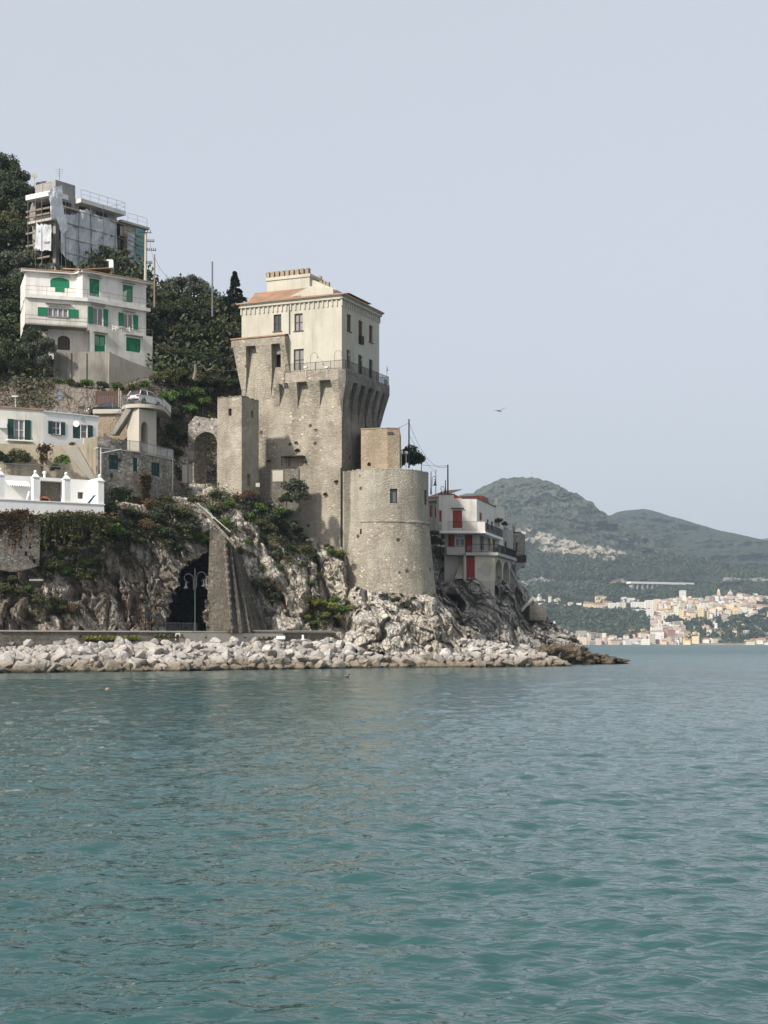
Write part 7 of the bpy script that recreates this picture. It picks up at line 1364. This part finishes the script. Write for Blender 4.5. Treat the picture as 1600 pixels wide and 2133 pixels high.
# hanging creeper on the walls under the stone house and in the garden
def curtain(px0, px1, py0, py1, D0, D1, mat, n_, label, size=.12):
    u, w = np.clip(r_.normal(.5, .27, n_), -.25, 1.25), r_.random(n_) ** 1.2; x = px0 + (px1 - px0) * u; y = py0 + r_.normal(0, 3, n_) + (py1 - py0) * w * np.clip(.6 + .6 * fbm(np.stack([x * .16, x * 0 + px0, x * 0], 1), 3, .7, 5), .12, 1.25); D = D0 + (D1 - D0) * u - .15 - r_.random(n_) * .35
    C = np.stack([(x - CX) / F * D, D, CH + (HY - y) / F * D], 1); v, f = leaf_quads(C, size, r_); o = link(bpy.data.objects.new('ivy', np_mesh('ivy', v, f, M[mat]))); tag(o, label, None, None, 'stuff')
curtain(293, 312, 990, 1075, 159.5, 160.5, 'leaf_brown', 2200, 'brown creeper hanging down the middle of the stone house')
curtain(232, 268, 1020, 1070, 157.2, 158.6, 'leaf_dark', 3000, 'dark ivy covering the lower left of the stone house')
curtain(325, 350, 1040, 1080, 162, 164, 'leaf_dark', 2200, 'dark ivy under the right end of the stone house')
curtain(268, 292, 1040, 1060, 158.4, 159.6, 'leaf_olive', 1200, 'olive creeper under the stone house')
curtain(80, 105, 930, 975, 155, 155.6, 'leaf_brown', 900, 'dry vine on the garden wall between the hedges')
curtain(16, 62, 1066, 1135, 145.8, 146.9, 'leaf_brown', 3600, 'brown creeper hanging over the old rubble wall')
curtain(-20, 16, 1070, 1110, 144.6, 145.6, 'leaf_brown', 1500, 'brown creeper at the left end of the old rubble wall')
curtain(84, 112, 1078, 1150, 147.2, 148, 'leaf_olive', 2400, 'olive creeper right of the old rubble wall')
curtain(90, 215, 1070, 1108, 147.6, 151, 'leaf_brown', 5000, 'reddish brown creepers fringing the white terrace')
curtain(110, 215, 1075, 1120, 147.4, 150.8, 'leaf_olive', 4000, 'olive creepers fringing the white terrace')
# grass at the foot of the quay wall
def tufts(px0, px1, D0, D1, z, n_, mat, label):
    u = r_.random(n_); x = px0 + (px1 - px0) * u; D = D0 + (D1 - D0) * u + r_.random(n_) * .7; C = np.stack([(x - CX) / F * D, D, z + r_.random(n_) * .35 * (.5 + .5 * np.sin(x * .7))], 1); v, f = leaf_quads(C, .1, r_); o = link(bpy.data.objects.new('grass', np_mesh('grass', v, f, M[mat]))); tag(o, label, None, None, 'stuff')
tufts(170, 290, 145, 148.5, 2.95, 1500, 'leaf_yellow', 'yellowish grass at the foot of the quay wall'); tufts(320, 385, 149, 151, 3.1, 900, 'leaf_olive', 'grass at the foot of the quay wall below the cave'); tufts(500, 590, 156, 159, 2.9, 900, 'leaf_dark', 'weeds in front of the pale concrete strip')
# ================================================================ poles, wires, lamps, gull
def pole(px, y0, y1, D, r, m, label, name='utility_pole'):
    mb = MB(); a_, b_ = W(px, y0, D), W(px + .0, y1, D); mb.tube([a_, b_], r, 7, r1=r * .8); return tag(mb.build(name, M[m]), label, 'pole')
pole(442.5, 660, 545, 188, .12, 'steel', 'tall plain grey pole rising out of the wood')
pole(322, 640, 530, 184, .11, 'wood_pole', 'plain wooden pole right of the white villa')
T = thing('power_pole', tuple(W(304, 590, 189)), 'concrete power pole with rows of insulators right of the scaffolding', 'pole'); mb = MB(); mb.tube([W(303, 600, 189), W(304, 484, 189)], .2, 8, r1=.15); mb.build('pole', M['pale_concrete'], T)
for (y, x0, x1) in ((484, 288, 316), (503, 305, 322), (521, 305, 326), (548, 304, 318)):
    mb = MB(); mb.tube([W(x0, y, 188.8), W(x1, y + 1, 188.8)], .045, 5)
    for k in range(5): x = x0 + (x1 - x0) * (k + .5) / 5; mb.tube([W(x, y, 188.8), W(x, y - 4.5, 188.8)], .05, 5)
    mb.build('crossarm', M['iron'], T)
pole(852, 975, 873, 178, .10, 'iron', 'tall dark pole above the round bastion'); pole(878, 985, 941, 183, .05, 'steel', 'thin grey pole at the right rim of the bastion'); pole(908, 1030, 978, 192, .05, 'steel', 'thin pole between the two crook lamps'); pole(933, 1032, 968, 190, .10, 'iron', 'dark pole standing behind the roof of the red shuttered house')
for (px, y0, D, h, lb, ar) in ((898,1030,193,2.9,'dark crook lamp right of the bastion rim',(1,)),(928,1032,189,1.9,'small dark crook lamp beside the roof pole',(-1,))):
    crook_lamp(W(px, y0, D), h, lb, 'iron', .3, ar)
for px in (836, 846): mb = MB(); b = W(px, 976, 176); mb.tube([b, b + Vector((0, 0, 1.7))], .04, 5); mb.lathe(b + Vector((0, 0, 1.6)), [(.05, 0), (.2, .08), (.24, .22), (.15, .38), (.03, .42)], 10); tag(mb.build('globe_lamp', M['bright']), 'white globe lamp on the bastion terrace ' + ('nearest the tan annex' if px == 836 else 'beside the tall dark pole'), 'lamp')
def wire(a, b, sag, label, r=.02):
    a, b = Vector(a), Vector(b); mb = MB(); mb.tube([a.lerp(b, k / 16) - Vector((0, 0, sag * 4 * (k / 16) * (1 - k / 16))) for k in range(17)], r, 4); tag(mb.build('wire', M['wire']), label, 'wire', 'overhead wires')
wire(W(852, 880, 178), W(933, 972, 190), 1.8, 'wire sagging from the tall bastion pole to the roof pole'); wire(W(852, 905, 178), W(908, 985, 192), .4, 'lower wire from the tall bastion pole towards the crook lamps'); wire(W(790, 898, 176), W(852, 880, 178), .3, 'wire from the tower to the tall bastion pole')
wire(W(878, 968, 183), W(933, 970, 190), .1, 'level wire between the thin pole and roof pole'); wire(W(322, 536, 184), W(365, 580, 192), .8, 'wire running right from the wooden pole into the trees'); wire(W(318, 710, 177), W(503, 770, 174.5), 1.2, 'long cable from the white villa to the tower')
wire(W(312, 503, 189), W(322, 545, 184), .3, 'short wire joining the power pole and the wooden pole')
T = thing('gull', tuple(W(1040, 855, 90)), 'grey gull gliding with spread wings against the sky', 'bird'); c = W(1040, 856, 90)
mb = MB(); mb.tube([c + Vector((-.1, -.2, -.02)), c + Vector((-.03, -.1, 0)), c + Vector((.06, .08, 0)), c + Vector((.14, .2, .0))], .05, 8, r1=.02); q = [c + Vector((-.13, -.26, .0)), c + Vector((-.1, -.2, .0))]; mb.tube(q, .015, 6, r1=.035); mb.build('body', M['gull'], T)
for sg, tip in ((-1, (-.38, .05, -.02)), (1, (.42, -.0, .2))):
    mb = MB(); mid = Vector((tip[0] * .5, -.02, .06 + tip[2] * .3)); t_ = Vector(tip); o = Vector((0, 0, .02)); ch = Vector((0, .14, 0)); th = Vector((0, 0, .012))
    mb.hexa([c + o, c + mid, c + mid + ch, c + o + ch], [c + o + th, c + mid + th, c + mid + ch + th, c + o + ch + th]); mb.hexa([c + mid, c + t_, c + t_ + ch * .3, c + mid + ch], [c + mid + th, c + t_ + th * .5, c + t_ + ch * .3 + th * .5, c + mid + ch + th]); mb.build('wing', M['gull'], T)
mb = MB(); c = W(224, 1437, F * CH / 98); mb.lathe((c.x, c.y, -.06), [(.05, 0), (.13, .06), (.13, .12), (.05, .18)], 10); tag(mb.build('buoy', M['floatpink']), 'small faded pink float on the water at the left', 'buoy')
mb = MB(); c = W(723, 1412, F * CH / 73); mb.lathe((c.x, c.y, -.05), [(.05, 0), (.16, .05), (.12, .14), (.03, .18)], 10); mb.tube([(c.x + .1, c.y, .08), (c.x + .16, c.y, .26), (c.x + .24, c.y, .26)], .04, 6); tag(mb.build('swimming_bird', M['iron']), 'small dark bird sitting on the water below the tower', 'bird')
# ================================================================ town and trees across the bay
COL = {'white': (.76, .73, .68), 'cream': (.74, .66, .52), 'yellow': (.76, .62, .38), 'peach': (.70, .53, .40), 'pink': (.60, .47, .41), 'red': (.46, .25, .20), 'grey': (.42, .39, .35)}
for k, c in COL.items(): M['t_' + k] = simple('town_' + k, c, .9, 0, .1)
M['t_roof'] = simple('town_roof', (.34, .19, .14), .95); M['t_win'] = simple('town_window', (.22, .21, .21), .6)
def far_pt(x, y): D = float(far_D(np.array([x], float), np.array([y], float))[0]); return W(x, y, D), D
CACHE = {}
def town_mesh(color, floors, bays, roof):
    key = (color, floors, bays, roof)
    if key in CACHE: return CACHE[key]
    w, h, d = bays * 2.8, floors * 3.1, 9.0; mb = MB(); f = Fr((-w / 2, -d / 2), (w / 2, -d / 2)); g = Fr((w / 2, -d / 2), (w / 2, d / 2)); e_ = Fr((-w / 2, d / 2), (-w / 2, -d / 2))
    hs_ = [[.9 + b * 2.8, 1.9 + b * 2.8, .9 + k * 3.1, 2.5 + k * 3.1] for b in range(bays) for k in range(floors)]
    wall(mb, f.pt, 0, w, -5, h, hs_, .3); side = [[1 + b * 3, 2 + b * 3, .9 + k * 3.1, 2.5 + k * 3.1] for b in range(3) for k in range(floors)]
    wall(mb, g.pt, 0, d, -5, h, side, .3); wall(mb, e_.pt, 0, d, -5, h, side, .3); plain(mb, (w / 2, d / 2), (-w / 2, d / 2), -5, h)
    for fr in (f, g, e_): mb.bx(fr, .05, fr.L - .05, 0, h - .05, -.4, -.3, 1)
    if roof: 
        E = .5; q = [(-w / 2 - E, -d / 2 - E, h), (w / 2 + E, -d / 2 - E, h), (w / 2 + E, d / 2 + E, h), (-w / 2 - E, d / 2 + E, h)]; r1, r2 = (-w / 2 + 3, 0, h + 1.9), (w / 2 - 3, 0, h + 1.9); mb.face([q[0], q[1], r2, r1], 2); mb.face([q[1], q[2], r2], 2); mb.face([q[2], q[3], r1, r2], 2); mb.face([q[3], q[0], r1], 2)
    else: mb.bx(f, 0, w, h, h + .8, -.3, 0); mb.bx(g, 0, d, h, h + .8, -.3, 0); mb.face([(-w / 2, -d / 2, h), (w / 2, -d / 2, h), (w / 2, d / 2, h), (-w / 2, d / 2, h)], 3)
    me = bpy.data.meshes.new('town_house'); me.from_pydata(mb.v, [], mb.f)
    for m in ('t_' + color, 't_win', 't_roof', 't_grey'): me.materials.append(M[m])
    me.polygons.foreach_set('material_index', mb.m); me.update(); CACHE[key] = me; return me
rt = random.Random(21)
SPECS = []
def house(x, y, color, floors, bays, roof, where, rot=None):
    SPECS.append((x, y, color, floors, bays, roof, where, rot, rt.uniform(-.5, .5) if rot is None else rot, rt.uniform(.58, .82) if rot is None else .85))
def place(x, y, color, floors, bays, roof, where, rot, ang, k_):
    p, D = far_pt(x, y); o = link(bpy.data.objects.new('town_house', town_mesh(color, floors, bays, roof))); o.location = (p.x, p.y - 8, p.z); o.rotation_euler[2] = ang; o.scale = (k_, k_, k_)
    o['label'] = f'{"low" if floors < 3 else "tall" if floors > 4 else "mid-height"} {"narrow" if bays < 4 else "wide"} {color} {"tile-roofed" if roof else "flat-roofed"} building {where}'; o['category'] = 'building'; o['group'] = 'buildings of the town across the bay'
def strip(x0, x1, ya, yb, n_, cols, fl, where, bays=(2, 6), rows=2):
    for i in range(n_):
        x = x0 + (x1 - x0) * (i + rt.random() * .8) / n_; t = (i % rows) / max(1, rows - 1) if rows > 1 else .5; y = ya + (yb - ya) * t + rt.uniform(-1.5, 1.5)
        house(x, y, rt.choice(cols), rt.randint(*fl), rt.randint(*bays), rt.random() < .45, where)
strip(1112, 1170, 1252, 1268, 12, ['white', 'white', 'cream'], (1, 3), 'above the wooded slope at the near left of the town', (2, 5))
strip(1092, 1130, 1246, 1262, 6, ['white', 'cream'], (1, 2), 'on the slope right behind the promontory', (2, 4))
strip(1150, 1225, 1264, 1282, 9, ['white', 'cream', 'peach'], (1, 3), 'linking the near slope and the long pale row', (2, 4))
strip(1130, 1165, 1282, 1300, 5, ['cream', 'white', 'yellow'], (1, 2), 'just over the promontory rock', (2, 4))
for x, y, c, f, b in ((1226,1268,'yellow',3,7),(1246,1270,'peach',3,7),(1232,1276,'cream',3,6),(1264,1266,'peach',3,6),(1278,1272,'white',4,7),(1291,1271,'cream',4,6),(1250,1250,'yellow',2,7),(1298,1252,'white',2,3),(1312,1254,'white',2,5),(1322,1254,'white',1,4)): house(x, y, c, f, b, c in ('yellow', 'peach'), 'in the long pale row left of the hilltop town', .1)
for x, y, c, f, b in ((1323,1270,'white',4,6),(1338,1270,'white',4,7),(1352,1270,'white',5,6),(1326,1282,'white',3,6),(1343,1283,'white',3,7),(1352,1290,'white',5,4),(1366,1270,'cream',5,5)): house(x, y, c, f, b, False, 'in the white cluster at the left of the hilltop town', .05)
strip(1366, 1565, 1258, 1281, 150, ['cream', 'cream', 'yellow', 'white', 'peach', 'white', 'grey', 'cream'], (2, 5), 'in the crowded hilltop town', (2, 6), 4)
strip(1372, 1500, 1272, 1286, 34, ['cream', 'yellow', 'white', 'peach'], (3, 5), 'on the lower edge of the hilltop town', (2, 4), 2)
house(1458, 1290, 'yellow', 6, 3, False, 'standing tall below the hilltop town', 0)
strip(1530, 1640, 1250, 1268, 44, ['peach', 'pink', 'cream', 'grey', 'white', 'white', 'cream'], (1, 3), 'at the terracotta right end of the hilltop town', (3, 6), 2)
strip(1520, 1575, 1245, 1247, 8, ['cream', 'white'], (1, 3), 'on the rise right of the church', (2, 5), 1)
house(1420, 1245, 'white', 4, 4, False, 'alone above the hilltop town', 0); house(1432, 1242, 'cream', 1, 3, False, 'low beside the lone white villa', 0)
strip(1355, 1385, 1284, 1318, 16, ['cream', 'white', 'pink', 'peach'], (2, 3), 'climbing between the shore and the hilltop town', (2, 4), 5)
strip(1160, 1280, 1332, 1341, 30, ['pink', 'cream', 'peach', 'grey', 'white'], (2, 4), 'on the shore left of the town centre', (3, 6), 2)
strip(1276, 1345, 1336, 1341, 12, ['cream', 'cream', 'white'], (1, 3), 'on the shore behind the beach trees', (3, 6), 2)
strip(1310, 1345, 1318, 1332, 9, ['peach', 'pink', 'cream', 'red'], (2, 4), 'stepping up behind the beach', (2, 5), 3)
strip(1335, 1422, 1324, 1341, 38, ['red', 'pink', 'white', 'cream', 'pink', 'peach', 'grey'], (2, 5), 'on the crowded waterfront', (2, 5), 3)
strip(1378, 1422, 1308, 1318, 10, ['white', 'cream', 'grey'], (3, 4), 'just above the waterfront', (3, 6), 2)
strip(1425, 1560, 1290, 1322, 26, ['cream', 'white', 'grey', 'peach'], (1, 3), 'on the terraces between hilltop town and harbour', (2, 4), 5)
strip(1180, 1320, 1284, 1322, 12, ['cream', 'white'], (1, 2), 'half hidden in the wooded slope', (2, 4), 5)
strip(1560, 1640, 1270, 1284, 10, ['cream', 'white', 'peach'], (1, 3), 'below the terracotta right end of the town', (2, 5), 2)
strip(1415, 1455, 1328, 1340, 9, ['yellow', 'cream', 'yellow'], (2, 4), 'at the yellow end of the waterfront', (2, 5), 2)
strip(1462, 1492, 1334, 1339, 5, ['white', 'cream'], (1, 2), 'below the terraces near the harbour', (3, 5), 1)
strip(1550, 1640, 1338, 1341, 11, ['white', 'cream', 'peach'], (1, 2), 'low on the shore at the right edge', (3, 6), 2)
strip(1550, 1600, 1286, 1296, 7, ['white', 'cream'], (1, 2), 'among the trees at the right', (2, 4), 2)
SPECS.sort(key=lambda s: -(s[3] * s[4] * s[9] ** 2) - (1000 if s[7] is not None else 0)); SPECS = [s for s in SPECS if s[0] < 1615]
for s in SPECS[:292]: place(*s)
rest = MB(); mats_ = ['t_white', 't_cream', 't_yellow', 't_peach', 't_pink', 't_red', 't_grey', 't_win', 't_roof']
for (x, y, color, floors, bays, roof, where, rot, ang, k_) in SPECS[292:]:
    p, D = far_pt(x, y); me = town_mesh(color, floors, bays, roof); i0 = len(rest.v); ca, sa = math.cos(ang), math.sin(ang)
    rest.v += [(p.x + (v.co.x * ca - v.co.y * sa) * k_, p.y - 8 + (v.co.x * sa + v.co.y * ca) * k_, p.z + v.co.z * k_) for v in me.vertices]
    for q in me.polygons: rest.f.append(tuple(i0 + j for j in q.vertices)); rest.m.append((mats_.index('t_' + color), 7, 8, 6)[q.material_index])
tag(rest.build('town_buildings', [M[m] for m in mats_]), 'smallest buildings filling in the town across the bay', None, None, 'stuff')
# church: bell tower and dome
p, D = far_pt(1494, 1252); T = thing('bell_tower', (p.x, p.y - 10, p.z), 'slim reddish bell tower rising above the hilltop town', 'tower'); b = Vector((p.x, p.y - 10, p.z)); mb = MB(); mb.box(b + Vector((0, 0, 4)), (4.6, 4.6, 16)); mb.box(b + Vector((0, 0, 12.3)), (5.2, 5.2, .6)); mb.build('shaft', M['t_pink'], T); mb = MB(); mb.box(b + Vector((0, 0, 14.1)), (3.8, 3.8, 3)); mb.lathe(b + Vector((0, 0, 15.6)), [(2.2, 0), (1.9, 1), (1.0, 2), (.2, 3)], 10); mb.build('belfry', M['t_peach'], T)
p, D = far_pt(1518, 1252); T = thing('church', (p.x, p.y - 12, p.z), 'church with a pale dome beside the slim bell tower', 'church'); b = Vector((p.x, p.y - 12, p.z)); mb = MB(); mb.box(b + Vector((-8, 0, 2)), (26, 12, 10)); mb.build('nave', M['t_pink'], T); mb = MB(); mb.lathe(b + Vector((0, 0, 7)), [(5, 0), (5, 2.5), (4.6, 4.5), (3.2, 6.6), (1, 8), (.8, 10), (.2, 11)], 14); mb.build('dome', M['t_grey'], T)
# viaduct
a_, b_ = W(1314, 1212.5, 2560), W(1446, 1212.5, 2620); T = thing('viaduct', tuple(a_), 'long pale motorway viaduct on rows of piers across the hillside', 'bridge'); f = Fr((a_.x, a_.y), (b_.x, b_.y)); mb = MB(); mb.bx(f, 0, f.L, a_.z - 2.4, a_.z + 1.2, -12, 0); mb.build('deck', M['t_white'], T)
for k in range(13):
    s_ = f.L * (k + .5) / 13; mb = MB(); hh = 14 + 8 * math.sin(math.pi * (k + .5) / 13)
    mb.hexa([f.pt(s_ - 1, a_.z - hh, -9), f.pt(s_ - 1, a_.z - hh, -2), f.pt(s_ + 1, a_.z - hh, -2), f.pt(s_ + 1, a_.z - hh, -9)][::-1], [f.pt(s_ - 1.6, a_.z - 2.4, -10), f.pt(s_ - 1.6, a_.z - 2.4, -1), f.pt(s_ + 1.6, a_.z - 2.4, -1), f.pt(s_ + 1.6, a_.z - 2.4, -10)][::-1]); mb.build('pier', M['t_grey'], T)
c = W(1107, 998, 3245); T = thing('summit_mast', tuple(c), 'thin lattice mast on the summit of the far hill', 'mast'); mb = MB()
for dx, dy in ((-1.2, -1.2), (1.2, -1.2), (1.2, 1.2), (-1.2, 1.2)): mb.tube([c + Vector((dx, dy, -8)), c + Vector((dx * .4, dy * .4, 15))], .55, 4)
for k in range(7): mb.box(c + Vector((0, 0, -2 + k * 2.6)), (2.2 - k * .22, 2.2 - k * .22, .35))
mb.build('lattice', M['t_grey'], T); mb = MB(); mb.lathe(c + Vector((0, 0, 7)), [(1.4, 0), (1.6, 1.5), (1.2, 3)], 8); mb.build('antenna', M['t_white'], T)
mb = MB(); c = W(1096, 998, 3245); mb.box(c, (9, 7, 5)); mb.prism(Fr((c.x - 5, c.y - 3.6), (c.x + 5, c.y - 3.6)), [(0, c.z + 2.5), (10, c.z + 2.5), (5, c.z + 5)], -7.2, 0); tag(mb.build('summit_hut', M['t_grey']), 'small hut beside the mast on the far summit', 'building')
# woods on the lower slopes
def far_woods(name, x0, x1, y0, y1, n_, size, mat, label, seed, thr=-.2):
    r2 = np.random.default_rng(seed); x = r2.uniform(x0, x1, n_); y = r2.uniform(y0, y1, n_); k = (fbm(np.stack([x * .05, y * .09, x * 0], 1), 3, .6, seed) > thr) & ~((name == 'scrub') & (y > 1098) & (x < 1360)) & ~((x > 1305) & (x < 1455) & (y > 1200) & (y < 1230)) & (y > np.interp(x, [a_[0] for a_ in FYT], [a_[1] for a_ in FYT]) + 9); x, y = x[k], y[k]; D = far_D(x, y) - 6
    C = np.stack([(x - CX) / F * D, D, CH + (HY - y) / F * D], 1); m = len(C); L_ = 14; cc = np.repeat(C, L_, 0); q = r2.normal(size=(m * L_, 3)); q /= np.linalg.norm(q, axis=1)[:, None]; sz = np.repeat(r2.uniform(.6, 1.2, m) * size, L_)[:, None]; cc = cc + q * sz * np.array([1, 1, .85]); cc[:, 2] += sz[:, 0] * .5
    v, f = leaf_quads(cc, size * .42, r2); o = link(bpy.data.objects.new(name, np_mesh(name, v, f, M[mat]))); tag(o, label, None, None, 'stuff')
far_woods('woods', 1165, 1345, 1278, 1332, 1500, 6.5, 'leaf_dark', 'dark wooded slope between the shore and the pale row', 1, -1)
far_woods('woods', 1085, 1700, 1216, 1248, 1800, 5.5, 'leaf_dark', 'belt of trees below the viaduct', 2, -.15)
far_woods('woods', 1380, 1700, 1288, 1334, 1100, 5, 'leaf_dark', 'trees on the terraced bank under the hilltop town', 3, .05)
far_woods('woods', 1090, 1700, 1160, 1206, 2600, 6, 'leaf_dark', 'wooded lower flank of the far hill', 4, -.35)
far_woods('woods', 1110, 1640, 1248, 1300, 1100, 4, 'leaf_dark', 'trees scattered among the far buildings', 5, .25)
far_woods('woods', 1160, 1640, 1333, 1340, 160, 3.5, 'leaf_dark', 'seafront trees of the far town', 6, 0)
far_woods('scrub', 900, 1640, 1040, 1160, 2600, 4.5, 'leaf_grey', 'scrub and small trees on the upper far hill', 7, .1)
